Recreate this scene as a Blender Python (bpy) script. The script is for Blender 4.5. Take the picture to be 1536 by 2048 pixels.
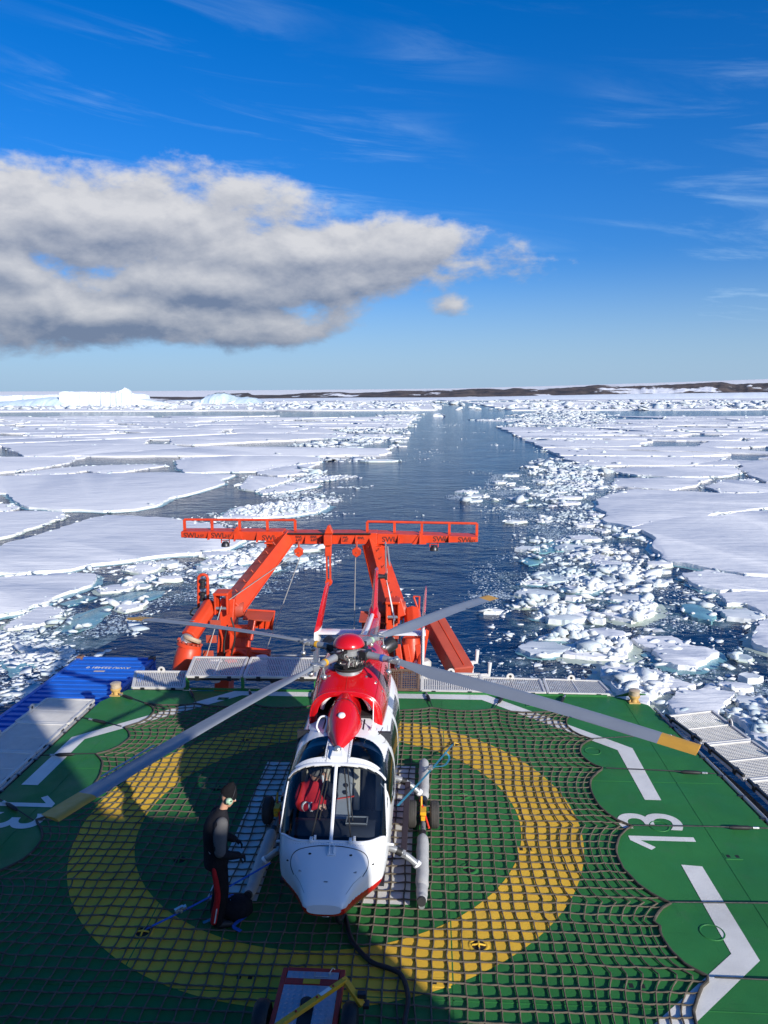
import bpy, bmesh, math, random
import numpy as np
from mathutils import Vector, Matrix, noise as mnoise
from math import sin, cos, pi, radians, sqrt, atan2, tan

for o in list(bpy.data.objects):
    bpy.data.objects.remove(o)
S = bpy.context.scene
COL = S.collection
random.seed(7)
RNG = np.random.default_rng(11)
Z = Vector((0, 0, 1))

# ------------------------------------------------------------------ camera
FPX, YAW, PITCH, ROLL = 1555.79, 0.0596, 0.1479, -0.0046
CAM = Vector((1.6873, -12.4798, 7.2462))
FWD = Vector((-sin(YAW) * cos(PITCH), cos(YAW) * cos(PITCH), -sin(PITCH)))
_r = Vector((cos(YAW), sin(YAW), 0)); _u = _r.cross(FWD)
RIGHT = _r * cos(ROLL) + _u * sin(ROLL)
UP = -_r * sin(ROLL) + _u * cos(ROLL)
cd = bpy.data.cameras.new('camera')
cd.sensor_fit = 'VERTICAL'; cd.sensor_height = 24.0; cd.lens = 24.0 * FPX / 2048.0
cd.clip_start = 0.1; cd.clip_end = 60000
cam = bpy.data.objects.new('camera', cd); COL.objects.link(cam)
M3 = Matrix((RIGHT, UP, -FWD)).transposed()
cam.matrix_world = Matrix.Translation(CAM) @ M3.to_4x4()
S.camera = cam

# ------------------------------------------------------------------ sun, sky, exposure
SUN_EL = radians(22.0)
SUN_H = Vector((0.64, -0.77, 0)).normalized()          # horizontal direction towards the sun
SUN_DIR = Vector((SUN_H.x * cos(SUN_EL), SUN_H.y * cos(SUN_EL), sin(SUN_EL)))
sl = bpy.data.lights.new('sun', 'SUN'); sl.energy = 5.0; sl.angle = radians(0.53); sl.color = (1.0, 0.95, 0.86)
sun = bpy.data.objects.new('sun', sl); COL.objects.link(sun)
sun.rotation_euler = SUN_DIR.to_track_quat('Z', 'Y').to_euler()
S.view_settings.view_transform = 'Standard'; S.view_settings.look = 'None'
S.view_settings.exposure = 0.15; S.view_settings.gamma = 1.0
S.view_settings.use_curve_mapping = False

W = bpy.data.worlds.new('World'); S.world = W; W.use_nodes = True
wt = W.node_tree; wt.nodes.clear()

class NT:
    """small helper to write node maths"""
    def __init__(s, t): s.t = t
    def new(s, ty, **kw):
        n = s.t.nodes.new(ty)
        for k, v in kw.items(): setattr(n, k, v)
        return n
    def put(s, sock, v):
        if isinstance(v, (int, float)): sock.default_value = v
        elif isinstance(v, (tuple, list)): sock.default_value = v
        else: s.t.links.new(v, sock)
    def m(s, op, a, b=0.0, c=0.0, clamp=False):
        n = s.new('ShaderNodeMath', operation=op, use_clamp=clamp)
        s.put(n.inputs[0], a); s.put(n.inputs[1], b); s.put(n.inputs[2], c)
        return n.outputs[0]
    def xyz(s, x, y, z):
        n = s.new('ShaderNodeCombineXYZ')
        s.put(n.inputs[0], x); s.put(n.inputs[1], y); s.put(n.inputs[2], z); return n.outputs[0]
    def noise(s, vec, scale, detail=6.0, rough=0.55, dist=0.0, lac=2.0):
        n = s.new('ShaderNodeTexNoise'); n.inputs['Scale'].default_value = scale
        n.inputs['Detail'].default_value = detail; n.inputs['Roughness'].default_value = rough
        n.inputs['Distortion'].default_value = dist; n.inputs['Lacunarity'].default_value = lac
        s.put(n.inputs['Vector'], vec); return n.outputs[0]
    def ss(s, v, a, b):
        n = s.new('ShaderNodeMapRange', interpolation_type='SMOOTHSTEP')
        s.put(n.inputs[0], v); n.inputs[1].default_value = a; n.inputs[2].default_value = b; return n.outputs[0]
    def lin(s, v, a, b, c=0.0, d=1.0):
        n = s.new('ShaderNodeMapRange')
        s.put(n.inputs[0], v); n.inputs[1].default_value = a; n.inputs[2].default_value = b
        n.inputs[3].default_value = c; n.inputs[4].default_value = d; return n.outputs[0]
    def mix(s, f, a, b, blend='MIX'):
        n = s.new('ShaderNodeMix', data_type='RGBA', blend_type=blend)
        s.put(n.inputs[0], f); s.put(n.inputs[6], a); s.put(n.inputs[7], b); return n.outputs[2]

g = NT(wt)
sky = g.new('ShaderNodeTexSky', sky_type='NISHITA', sun_disc=False)
sky.sun_elevation = SUN_EL
sky.sun_rotation = atan2(SUN_H.x, SUN_H.y)
sky.altitude = 0; sky.air_density = 1.0; sky.dust_density = 1.6; sky.ozone_density = 3.0
bg_sky = g.new('ShaderNodeBackground'); bg_sky.inputs[1].default_value = 0.115
SKYTINT = (0.62, 0.81, 1.08, 1)
skyc = g.mix(1.0, sky.outputs[0], SKYTINT, 'MULTIPLY')
hsv = g.new('ShaderNodeHueSaturation'); hsv.inputs['Saturation'].default_value = 1.22; wt.links.new(skyc, hsv.inputs['Color'])
wt.links.new(g.mix(1.0, hsv.outputs[0], (1.0, 0.98, 1.12, 1), 'MULTIPLY'), bg_sky.inputs[0])
tc = g.new('ShaderNodeTexCoord'); sep = g.new('ShaderNodeSeparateXYZ')
wt.links.new(tc.outputs['Generated'], sep.inputs[0])
AZ = g.m('ARCTAN2', sep.outputs[0], sep.outputs[1]); EL = g.m('ARCSINE', sep.outputs[2])
# cumulus bank low over the ice: lobes (azimuth, elevation, half width, half height)
LOBES = [(-0.42, 0.198, 0.34, 0.085), (-0.70, 0.195, 0.34, 0.09), (-0.15, 0.170, 0.30, 0.058), (-0.38, 0.094, 0.34, 0.048),
         (-0.55, 0.150, 0.20, 0.042), (-0.27, 0.135, 0.26, 0.05), (0.026, 0.110, 0.034, 0.020, 0.45), (1.7, 0.16, 0.6, 0.06), (-2.2, 0.2, 0.6, 0.08)]
def cloud_density(dx, dy):
    a = g.m('ADD', AZ, dx); e = g.m('ADD', EL, dy)
    s = None
    for (ca, ce, ra, re, *wgt) in LOBES:
        u = g.m('MULTIPLY', g.m('SUBTRACT', a, ca), 1 / ra); v = g.m('MULTIPLY', g.m('SUBTRACT', e, ce), 1 / re)
        d = g.m('SUBTRACT', 1.0, g.m('SQRT', g.m('ADD', g.m('MULTIPLY', u, u), g.m('MULTIPLY', v, v))))
        if wgt: d = g.m('MULTIPLY', d, wgt[0])
        s = d if s is None else g.m('SMOOTH_MAX', s, d, 0.18)
    p = g.xyz(g.m('MULTIPLY', a, 10.0), g.m('MULTIPLY', e, 18.0), 6.2)
    n = g.noise(p, 1.0, 8.0, 0.58, 0.1)
    n2 = g.noise(g.xyz(g.m('MULTIPLY', a, 3.6), g.m('MULTIPLY', e, 8.0), 9.1), 1.0, 3.0, 0.5)
    s = g.m('MAXIMUM', s, -0.9)
    return g.m('ADD', g.m('ADD', g.m('MULTIPLY', s, 0.95), g.m('MULTIPLY', g.m('SUBTRACT', n, 0.5), 1.45)), g.m('MULTIPLY', g.m('SUBTRACT', n2, 0.5), 0.40))
D0 = cloud_density(0, 0); D1 = cloud_density(0.008, 0.015)
calpha = g.ss(D0, 0.05, 0.36)
lit = g.m('MULTIPLY', g.m('SUBTRACT', D0, D1), 1.15)
lit = g.m('ADD', lit, g.lin(D0, 0.15, 1.3, 0.62, 0.42))
lit = g.m('ADD', lit, g.lin(EL, 0.05, 0.23, -0.30, 0.14))
lit = g.m('MINIMUM', g.m('MAXIMUM', lit, 0.0), 1.0)
ccol = g.mix(lit, (0.19, 0.245, 0.37, 1), (0.80, 0.80, 0.82, 1))
# thin cirrus veils
pc = g.xyz(g.m('MULTIPLY', g.m('ADD', AZ, g.m('MULTIPLY', EL, 1.3)), 2.2), g.m('MULTIPLY', g.m('ADD', EL, g.m('MULTIPLY', AZ, 0.10)), 17.0), 1.3)
cir = g.noise(pc, 1.3, 8.0, 0.64, 0.7)
cir2 = g.noise(g.xyz(g.m('MULTIPLY', AZ, 2.0), g.m('MULTIPLY', EL, 3.5), 2.4), 1.0, 2.0, 0.5)
ca_ = g.m('MULTIPLY', g.ss(cir, 0.48, 0.80), g.ss(cir2, 0.34, 0.62))
ca_ = g.m('MULTIPLY', g.m('MULTIPLY', ca_, 0.75), g.ss(EL, 0.52, 0.26))
haze_h = g.m('MULTIPLY', g.ss(EL, 0.18, -0.02), 0.66)
thin = g.m('MAXIMUM', ca_, haze_h)
bg_thin = g.new('ShaderNodeBackground'); bg_thin.inputs[0].default_value = (0.53, 0.77, 1.04, 1); bg_thin.inputs[1].default_value = 0.85
mx1 = g.new('ShaderNodeMixShader'); wt.links.new(thin, mx1.inputs[0])
wt.links.new(bg_sky.outputs[0], mx1.inputs[1]); wt.links.new(bg_thin.outputs[0], mx1.inputs[2])
bg_cl = g.new('ShaderNodeBackground'); wt.links.new(ccol, bg_cl.inputs[0]); bg_cl.inputs[1].default_value = 0.80
mx2 = g.new('ShaderNodeMixShader'); wt.links.new(g.m('MULTIPLY', calpha, 0.95), mx2.inputs[0])
wt.links.new(mx1.outputs[0], mx2.inputs[1]); wt.links.new(bg_cl.outputs[0], mx2.inputs[2])
W.cycles.sampling_method = 'MANUAL'; W.cycles.sample_map_resolution = 512
S.cycles.max_bounces = 6; S.cycles.diffuse_bounces = 2; S.cycles.glossy_bounces = 3; S.cycles.transparent_max_bounces = 8
wo = g.new('ShaderNodeOutputWorld'); wt.links.new(mx2.outputs[0], wo.inputs[0])

# ------------------------------------------------------------------ helpers
def ray(px, py):
    return RIGHT * ((px - 768) / FPX) - UP * ((py - 1024) / FPX) + FWD
def at(px, py, z=0.0):                       # point of the horizontal plane z seen at a photo pixel
    d = ray(px, py); t = (z - CAM.z) / d.z
    return CAM + d * t
def aty(px, py, y):                          # point of the cross plane y seen at a photo pixel
    d = ray(px, py); t = (y - CAM.y) / d.y
    return CAM + d * t

ORG = {}
def tag(o, label=None, cat=None, group=None, kind=None):
    if label: o['label'] = label
    if cat: o['category'] = cat
    if group: o['group'] = group
    if kind: o['kind'] = kind
    return o
def thing(name, label, cat, loc=(0, 0, 0), group=None):
    o = bpy.data.objects.new(name, None); COL.objects.link(o); o.location = loc
    o.empty_display_size = 0.2
    ORG[o.name] = Vector(loc)
    return tag(o, label, cat, group)

class MB:
    def __init__(s): s.v = []; s.f = []
    def add(s, vs, fs):
        k = len(s.v); s.v += [Vector(p) for p in vs]; s.f += [[i + k for i in f] for f in fs]; return s
    def box(s, c, sz, rot=None):
        c = Vector(c); hx, hy, hz = sz[0] / 2, sz[1] / 2, sz[2] / 2
        vs = [Vector((x, y, z)) for z in (-hz, hz) for y in (-hy, hy) for x in (-hx, hx)]
        if rot is not None: vs = [rot @ p for p in vs]
        return s.add([c + p for p in vs], [[0, 2, 3, 1], [4, 5, 7, 6], [0, 1, 5, 4], [2, 6, 7, 3], [0, 4, 6, 2], [1, 3, 7, 5]])
    def beam(s, a, b, w, h, up=Z, w2=None, h2=None):
        a, b = Vector(a), Vector(b); d = (b - a).normalized(); up = Vector(up)
        x = d.cross(up)
        if x.length < 1e-4: x = d.cross(Vector((1, 0, 0)))
        x.normalize(); y = x.cross(d)
        w2 = w if w2 is None else w2; h2 = h if h2 is None else h2
        vs = [a + x * sx * w / 2 + y * sy * h / 2 for sy in (-1, 1) for sx in (-1, 1)] + [b + x * sx * w2 / 2 + y * sy * h2 / 2 for sy in (-1, 1) for sx in (-1, 1)]
        return s.add(vs, [[0, 1, 3, 2], [4, 6, 7, 5], [0, 4, 5, 1], [2, 3, 7, 6], [0, 2, 6, 4], [1, 5, 7, 3]])
    def tube(s, pts, r, n=8, cap=True, closed=False, flat=1.0, up=None):
        pts = [Vector(p) for p in pts]; m = len(pts)
        rs = [r] * m if isinstance(r, (int, float)) else list(r)
        vs = []; px = None
        for i, p in enumerate(pts):
            if closed: d = pts[(i + 1) % m] - pts[i - 1]
            else: d = pts[min(i + 1, m - 1)] - pts[max(i - 1, 0)]
            d.normalize()
            if up is not None: x = d.cross(Vector(up))
            elif px is None: x = d.cross(Z) if abs(d.z) < 0.9 else d.cross(Vector((1, 0, 0)))
            else: x = px - d * px.dot(d)
            if x.length < 1e-6: x = d.cross(Vector((0.3, 1, 0.2)))
            x.normalize(); px = x; y = x.cross(d)
            vs += [p + (x * cos(2 * pi * k / n) + y * sin(2 * pi * k / n) * flat) * rs[i] for k in range(n)]
        fs = []
        for i in range(m if closed else m - 1):
            j = (i + 1) % m
            for k in range(n):
                l = (k + 1) % n; fs.append([i * n + k, i * n + l, j * n + l, j * n + k])
        if cap and not closed:
            fs.append(list(range(n))[::-1]); fs.append([(m - 1) * n + k for k in range(n)])
        return s.add(vs, fs)
    def lathe(s, prof, c=(0, 0, 0), axis=Z, n=20, cap=True):
        c = Vector(c); q = Vector(axis).normalized().to_track_quat('Z', 'Y'); vs = []
        for (r, h) in prof:
            vs += [c + q @ Vector((r * cos(2 * pi * k / n), r * sin(2 * pi * k / n), h)) for k in range(n)]
        fs = []
        for i in range(len(prof) - 1):
            for k in range(n):
                l = (k + 1) % n; fs.append([i * n + k, i * n + l, (i + 1) * n + l, (i + 1) * n + k])
        if cap: fs.append(list(range(n))[::-1]); fs.append([(len(prof) - 1) * n + k for k in range(n)])
        return s.add(vs, fs)
    def loft(s, rings, cap=True, closed=True):
        n = len(rings[0]); vs = [p for r in rings for p in r]; fs = []
        for i in range(len(rings) - 1):
            for k in range(n if closed else n - 1):
                l = (k + 1) % n; fs.append([i * n + k, i * n + l, (i + 1) * n + l, (i + 1) * n + k])
        if cap: fs.append(list(range(n))[::-1]); fs.append([(len(rings) - 1) * n + k for k in range(n)])
        return s.add(vs, fs)
    def prism(s, poly, z0, z1):
        n = len(poly); vs = [Vector((p[0], p[1], z0)) for p in poly] + [Vector((p[0], p[1], z1)) for p in poly]
        fs = [list(range(n))[::-1], list(range(n, 2 * n))] + [[i, (i + 1) % n, n + (i + 1) % n, n + i] for i in range(n)]
        return s.add(vs, fs)
    def plate(s, pts, th, nrm=None):             # a planar polygon in 3D given thickness
        pts = [Vector(p) for p in pts]
        if nrm is None: nrm = (pts[1] - pts[0]).cross(pts[2] - pts[0]).normalized()
        nrm = Vector(nrm); n = len(pts); vs = [p - nrm * th / 2 for p in pts] + [p + nrm * th / 2 for p in pts]
        return s.add(vs, [list(range(n))[::-1], list(range(n, 2 * n))] + [[i, (i + 1) % n, n + (i + 1) % n, n + i] for i in range(n)])
    def ball(s, c, r, n=10, sc=(1, 1, 1)):
        c = Vector(c); m = max(4, n // 2)
        prof = [(sin(pi * i / m), -cos(pi * i / m)) for i in range(m + 1)]
        vs = []
        for (a, h) in prof:
            a = max(a, 1e-3)
            vs += [c + Vector((a * cos(2 * pi * k / n) * sc[0], a * sin(2 * pi * k / n) * sc[1], h * sc[2])) * r for k in range(n)]
        fs = [[i * n + k, i * n + (k + 1) % n, (i + 1) * n + (k + 1) % n, (i + 1) * n + k] for i in range(m) for k in range(n)]
        return s.add(vs, fs)
    def build(s, name, mat, parent=None, smooth=None, bevel=0.0, fix=False):
        me = bpy.data.meshes.new(name)
        org = ORG[parent.name] if parent is not None else Vector((0, 0, 0))
        me.from_pydata([tuple(p - org) for p in s.v], [], s.f)
        if fix:
            bm = bmesh.new(); bm.from_mesh(me); bmesh.ops.recalc_face_normals(bm, faces=bm.faces); bm.to_mesh(me); bm.free()
        me.materials.append(mat)
        if smooth is not None:
            me.polygons.foreach_set('use_smooth', [True] * len(me.polygons)); me.set_sharp_from_angle(angle=radians(smooth))
        me.update()
        o = bpy.data.objects.new(name, me); COL.objects.link(o)
        ORG[o.name] = org
        if parent is not None: o.parent = parent
        if bevel > 0:
            b = o.modifiers.new('bevel', 'BEVEL'); b.width = bevel; b.segments = 2; b.limit_method = 'ANGLE'; b.angle_limit = radians(40)
        return o

def arc(c, r, a0, a1, n, z=0.0):
    return [Vector((c[0] + r * cos(a0 + (a1 - a0) * i / n), c[1] + r * sin(a0 + (a1 - a0) * i / n), z)) for i in range(n + 1)]
def lerp(a, b, t): return a + (b - a) * t
def bez(pts, n):
    """Catmull-Rom through points"""
    pts = [Vector(p) for p in pts]; out = []
    P = [pts[0] * 2 - pts[1]] + pts + [pts[-1] * 2 - pts[-2]]
    for i in range(1, len(P) - 2):
        for k in range(n):
            t = k / n; a, b, c, d = P[i - 1], P[i], P[i + 1], P[i + 2]
            out.append(0.5 * ((2 * b) + (c - a) * t + (2 * a - 5 * b + 4 * c - d) * t * t + (3 * b - a - 3 * c + d) * t ** 3))
    out.append(pts[-1]); return out

# ------------------------------------------------------------------ materials
MATS = {}
def pm(name, col, rough=0.5, metal=0.0, var=0.12, scale=5.0, bump=0.0, bscale=60.0, coat=0.0, dirt=0.0, dirtcol=(0.05, 0.04, 0.03), rvar=0.1, spec=0.5, alpha=None):
    m = bpy.data.materials.new(name); m.use_nodes = True; t = m.node_tree; b = t.nodes['Principled BSDF']; n = NT(t)
    c = n.new('ShaderNodeTexCoord').outputs['Object']
    f = n.noise(c, scale, 6, 0.6)
    v = n.lin(f, 0.25, 0.75, 1 - var, 1 + var)
    hs = n.new('ShaderNodeHueSaturation'); hs.inputs['Color'].default_value = (*col, 1); t.links.new(v, hs.inputs['Value'])
    out = hs.outputs[0]
    if dirt > 0:
        d = n.ss(n.noise(c, scale * 1.7 + 1.1, 8, 0.68, 0.4), 0.52, 0.78)
        out = n.mix(n.m('MULTIPLY', d, dirt), out, (*dirtcol, 1))
    t.links.new(out, b.inputs['Base Color'])
    t.links.new(n.lin(n.noise(c, scale * 3, 4, 0.6), 0.3, 0.7, max(0.02, rough - rvar), min(1, rough + rvar)), b.inputs['Roughness'])
    b.inputs['Metallic'].default_value = metal; b.inputs['Coat Weight'].default_value = coat
    b.inputs['Coat Roughness'].default_value = 0.06; b.inputs['Specular IOR Level'].default_value = spec
    if bump > 0:
        bn = n.new('ShaderNodeBump'); bn.inputs['Strength'].default_value = bump; bn.inputs['Distance'].default_value = 0.01
        t.links.new(n.noise(c, bscale, 5, 0.65), bn.inputs['Height']); t.links.new(bn.outputs[0], b.inputs['Normal'])
    MATS[name] = m; return m

def deckpaint(name, col, worn, salt=(0.30, 0.34, 0.30), k=1.0):
    """anti-slip deck paint: blotches, drag marks, salt specks, fine grit"""
    m = bpy.data.materials.new(name); m.use_nodes = True; t = m.node_tree; b = t.nodes['Principled BSDF']; n = NT(t)
    c = n.new('ShaderNodeNewGeometry').outputs['Position']
    v = n.lin(n.noise(c, 0.55, 6, 0.62, 0.3), 0.3, 0.7, 0.80, 1.18)
    hs = n.new('ShaderNodeHueSaturation'); hs.inputs['Color'].default_value = (*col, 1); t.links.new(v, hs.inputs['Value'])
    out = n.mix(n.m('MULTIPLY', n.ss(n.noise(c, 1.6, 8, 0.7, 0.5), 0.54, 0.75), 0.5 * k), hs.outputs[0], (*worn, 1))
    for sc, rot, sd in (((1.3, 0.10, 1), 0.2, 0), ((0.12, 1.1, 1), 0.35, 5)):
        mp = n.new('ShaderNodeMapping'); mp.inputs['Scale'].default_value = sc; mp.inputs['Rotation'].default_value = (0, 0, rot); mp.inputs['Location'].default_value = (sd, sd, 0); t.links.new(c, mp.inputs[0])
        out = n.mix(n.m('MULTIPLY', n.ss(n.noise(mp.outputs[0], 5.0, 5, 0.6), 0.62, 0.74), 0.30 * k), out, (*[x * 0.45 for x in col], 1))
    out = n.mix(n.m('MULTIPLY', n.m('MULTIPLY', n.ss(n.noise(c, 26.0, 4, 0.7), 0.66, 0.74), n.ss(n.noise(c, 0.8, 3, 0.5), 0.45, 0.6)), 0.4 * k), out, (*salt, 1))
    t.links.new(out, b.inputs['Base Color'])
    t.links.new(n.lin(n.noise(c, 1.1, 5, 0.65, 0.4), 0.3, 0.7, 0.38, 0.75), b.inputs['Roughness'])
    bn = n.new('ShaderNodeBump'); bn.inputs['Strength'].default_value = 0.35; bn.inputs['Distance'].default_value = 0.012; b.inputs['Specular IOR Level'].default_value = 0.22
    t.links.new(n.m('ADD', n.noise(c, 60, 4, 0.65), n.m('MULTIPLY', n.noise(c, 2.2, 3, 0.5), 1.6)), bn.inputs['Height']); t.links.new(bn.outputs[0], b.inputs['Normal']); return m
GREEN = deckpaint('deck green paint', (0.030, 0.172, 0.044), (0.055, 0.15, 0.065))
YELLOW = deckpaint('deck yellow paint', (0.80, 0.48, 0.05), (0.50, 0.32, 0.07), (0.7, 0.6, 0.4))
WHITEP = deckpaint('deck white paint', (0.70, 0.68, 0.63), (0.48, 0.45, 0.38), (0.8, 0.78, 0.74), 0.8)
DARKHOLE = pm('dark recess', (0.012, 0.012, 0.012), 0.7)  # near-black that paints in the shade inside holes, slots and intakes
ROPE = pm('rope', (0.135, 0.112, 0.082), 0.9, 0, 0.4, 7, 0.6, 160, dirt=0.75, dirtcol=(0.055, 0.048, 0.038), spec=0.2)
ROPED = pm('edge rope', (0.085, 0.075, 0.06), 0.9, 0, 0.3, 9, 0.6, 160, spec=0.2)
BLACK = pm('black rubber', (0.012, 0.012, 0.013), 0.6, 0, 0.2)
TYRE = pm('tyre rubber', (0.045, 0.042, 0.038), 0.8, 0, 0.25, 12, dirt=0.3, dirtcol=(0.10, 0.09, 0.07))
STEEL = pm('galvanised steel', (0.50, 0.49, 0.46), 0.45, 0.55, 0.15, 7, dirt=0.35, dirtcol=(0.24, 0.20, 0.15))
PANELW = pm('safety panel white', (0.62, 0.60, 0.56), 0.5, 0.1, 0.10, 4, dirt=0.35, dirtcol=(0.36, 0.31, 0.25))
GREYM = pm('grey painted metal', (0.30, 0.31, 0.32), 0.4, 0.3, 0.1, 6)
DARKM = pm('dark machined metal', (0.06, 0.06, 0.065), 0.4, 0.7, 0.3, 20)
LIGHTM = pm('bare light metal', (0.55, 0.54, 0.52), 0.32, 0.8, 0.15, 14)
ORANGE = pm('crane orange paint', (0.60, 0.050, 0.011), 0.42, 0, 0.20, 1.3, 0.2, 14, dirt=0.6, dirtcol=(0.26, 0.035, 0.016))
ORANGED = pm('crane oxide red paint', (0.42, 0.070, 0.038), 0.5, 0, 0.14, 1.5, 0.12, 20, dirt=0.35, dirtcol=(0.20, 0.045, 0.03))
BLUEC = pm('container blue paint', (0.012, 0.115, 0.52), 0.45, 0, 0.12, 1.2, 0.1, 12, dirt=0.25, dirtcol=(0.02, 0.08, 0.30))
RED = pm('helicopter red paint', (0.56, 0.006, 0.009), 0.22, 0, 0.04, 2, coat=0.5, rvar=0.05)
WHITE = pm('helicopter white paint', (0.80, 0.80, 0.80), 0.22, 0, 0.03, 2, coat=0.4, rvar=0.05)
BLADE = pm('rotor blade grey', (0.215, 0.235, 0.265), 0.42, 0, 0.07, 2.5, dirt=0.15, dirtcol=(0.14, 0.15, 0.17))
BLADEY = pm('rotor tip yellow', (0.56, 0.29, 0.035), 0.5, 0, 0.10, 6, dirt=0.2, dirtcol=(0.3, 0.18, 0.07))
FLOATG = pm('grey float fabric', (0.42, 0.415, 0.40), 0.75, 0, 0.12, 5, 0.4, 40, dirt=0.2, dirtcol=(0.28, 0.27, 0.26))
SEATB = pm('beige seat cover', (0.38, 0.33, 0.25), 0.8, 0, 0.12, 8)
CABIN = pm('dark cabin trim', (0.020, 0.023, 0.030), 0.6, 0, 0.2, 6)
HEADL = pm('pale headliner', (0.50, 0.47, 0.40), 0.8, 0, 0.06, 5)
CYAN = pm('cyan webbing', (0.03, 0.23, 0.34), 0.7, 0, 0.2, 30)
BLUEW = pm('blue webbing', (0.02, 0.10, 0.42), 0.7, 0, 0.2, 30)
YELM = pm('yellow enamel', (0.72, 0.36, 0.015), 0.45, 0, 0.1, 6, dirt=0.2, dirtcol=(0.3, 0.16, 0.02))
REDM = pm('red enamel', (0.42, 0.022, 0.016), 0.45, 0, 0.12, 6, dirt=0.2, dirtcol=(0.2, 0.02, 0.02))
REDW = pm('red webbing', (0.75, 0.05, 0.02), 0.7)
LAMPY = pm('deck lamp housing', (0.55, 0.34, 0.11), 0.5, 0, 0.2, 20, dirt=0.3, dirtcol=(0.35, 0.22, 0.12))
LAMPG = pm('deck lamp lens', (0.46, 0.36, 0.25), 0.3, 0, 0.15, 20)
INK = pm('black stencil paint', (0.10, 0.018, 0.012), 0.6)
NAVY = pm('dark jacket fleece', (0.012, 0.012, 0.016), 0.85, 0, 0.3, 10, 0.3, 90, spec=0.2)
GREYF = pm('grey fleece', (0.10, 0.098, 0.10), 0.9, 0, 0.12, 10, 0.3, 90, spec=0.2)
TROUS = pm('black work trousers', (0.012, 0.010, 0.012), 0.85, 0, 0.3, 10, spec=0.2)
REDF = pm('red work fabric', (0.40, 0.010, 0.014), 0.8, 0, 0.15, 10, 0.3, 60, spec=0.3)
SKIN = pm('skin', (0.55, 0.29, 0.19), 0.5, 0, 0.08, 12)
HAIR = pm('dark hair', (0.03, 0.02, 0.015), 0.6)
KNIT = pm('black knit', (0.010, 0.010, 0.012), 0.95, 0, 0.3, 40, 0.6, 160, spec=0.1)
KNITG = pm('grey knit', (0.17, 0.16, 0.15), 0.95, 0, 0.2, 40, 0.6, 160, spec=0.1)
MINT = pm('mint headset shell', (0.36, 0.52, 0.36), 0.35)
REFL = pm('reflective tape', (0.62, 0.62, 0.62), 0.4)

def glass(name, tint=(0.84, 0.90, 0.94), refl=1.0):
    m = bpy.data.materials.new(name); m.use_nodes = True; t = m.node_tree; t.nodes.clear(); n = NT(t)
    tr = n.new('ShaderNodeBsdfTransparent'); tr.inputs[0].default_value = (*tint, 1)
    gl = n.new('ShaderNodeBsdfGlossy'); gl.inputs['Roughness'].default_value = 0.03; gl.inputs[0].default_value = (0.95, 0.97, 1, 1)
    fr = n.new('ShaderNodeFresnel'); fr.inputs[0].default_value = 1.5
    c = n.new('ShaderNodeTexCoord').outputs['Object']
    bn = n.new('ShaderNodeBump'); bn.inputs['Strength'].default_value = 0.05; bn.inputs['Distance'].default_value = 0.02
    t.links.new(n.noise(c, 3.0, 2, 0.5), bn.inputs['Height']); t.links.new(bn.outputs[0], gl.inputs['Normal'])
    mx = n.new('ShaderNodeMixShader'); t.links.new(n.m('MULTIPLY', fr.outputs[0], refl), mx.inputs[0])
    t.links.new(tr.outputs[0], mx.inputs[1]); t.links.new(gl.outputs[0], mx.inputs[2])
    o = n.new('ShaderNodeOutputMaterial'); t.links.new(mx.outputs[0], o.inputs[0]); return m
GLASS = glass('canopy glass')

def text_part(name, body, size, mat, matrix, parent, bold=0.0, extrude=0.003):
    cu = bpy.data.curves.new(name, 'FONT'); cu.body = body; cu.size = size; cu.align_x = 'CENTER'; cu.align_y = 'CENTER'
    cu.extrude = extrude; cu.offset = bold
    tmp = bpy.data.objects.new('tmp_text', cu); COL.objects.link(tmp)
    me = bpy.data.meshes.new_from_object(tmp)
    bpy.data.objects.remove(tmp); bpy.data.curves.remove(cu)
    org = ORG[parent.name]; me.transform(Matrix.Translation(-org) @ matrix)
    me.materials.clear(); me.materials.append(mat); me.name = name
    o = bpy.data.objects.new(name, me); COL.objects.link(o); o.parent = parent; ORG[o.name] = org; return o

def organic(name, mb, mat, parent, voxel=0.016, sm=8):
    """fuse overlapping limb shapes into one continuous surface"""
    o = mb.build(name, mat, parent, smooth=180)
    r = o.modifiers.new('remesh', 'REMESH'); r.mode = 'VOXEL'; r.voxel_size = voxel; r.use_smooth_shade = True
    s = o.modifiers.new('smooth', 'SMOOTH'); s.factor = 0.5; s.iterations = sm
    return o

def skin_part(name, joints, edges, mat, parent, root=0, sub=2):
    """continuous limb surface grown from a jointed skeleton"""
    org = ORG[parent.name]; bm = bmesh.new(); lay = bm.verts.layers.skin.verify(); vs = []
    for i, (p, r) in enumerate(joints):
        v = bm.verts.new(Vector(p) - org); rr = (r, r) if isinstance(r, (int, float)) else r
        v[lay].radius = rr; v[lay].use_root = (i == root); vs.append(v)
    for a, b in edges: bm.edges.new((vs[a], vs[b]))
    me = bpy.data.meshes.new(name); bm.to_mesh(me); bm.free(); me.materials.append(mat)
    o = bpy.data.objects.new(name, me); COL.objects.link(o); o.parent = parent; ORG[o.name] = org
    sk = o.modifiers.new('skin', 'SKIN'); sk.use_smooth_shade = True; sk.branch_smoothing = 0.6
    ss = o.modifiers.new('subdivision', 'SUBSURF'); ss.levels = sub; ss.render_levels = sub
    return o
# ================================================================== SEA, ICE, LAND
SEA = -9.0
def sea_px(px, py): return at(px, py, SEA)

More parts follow.
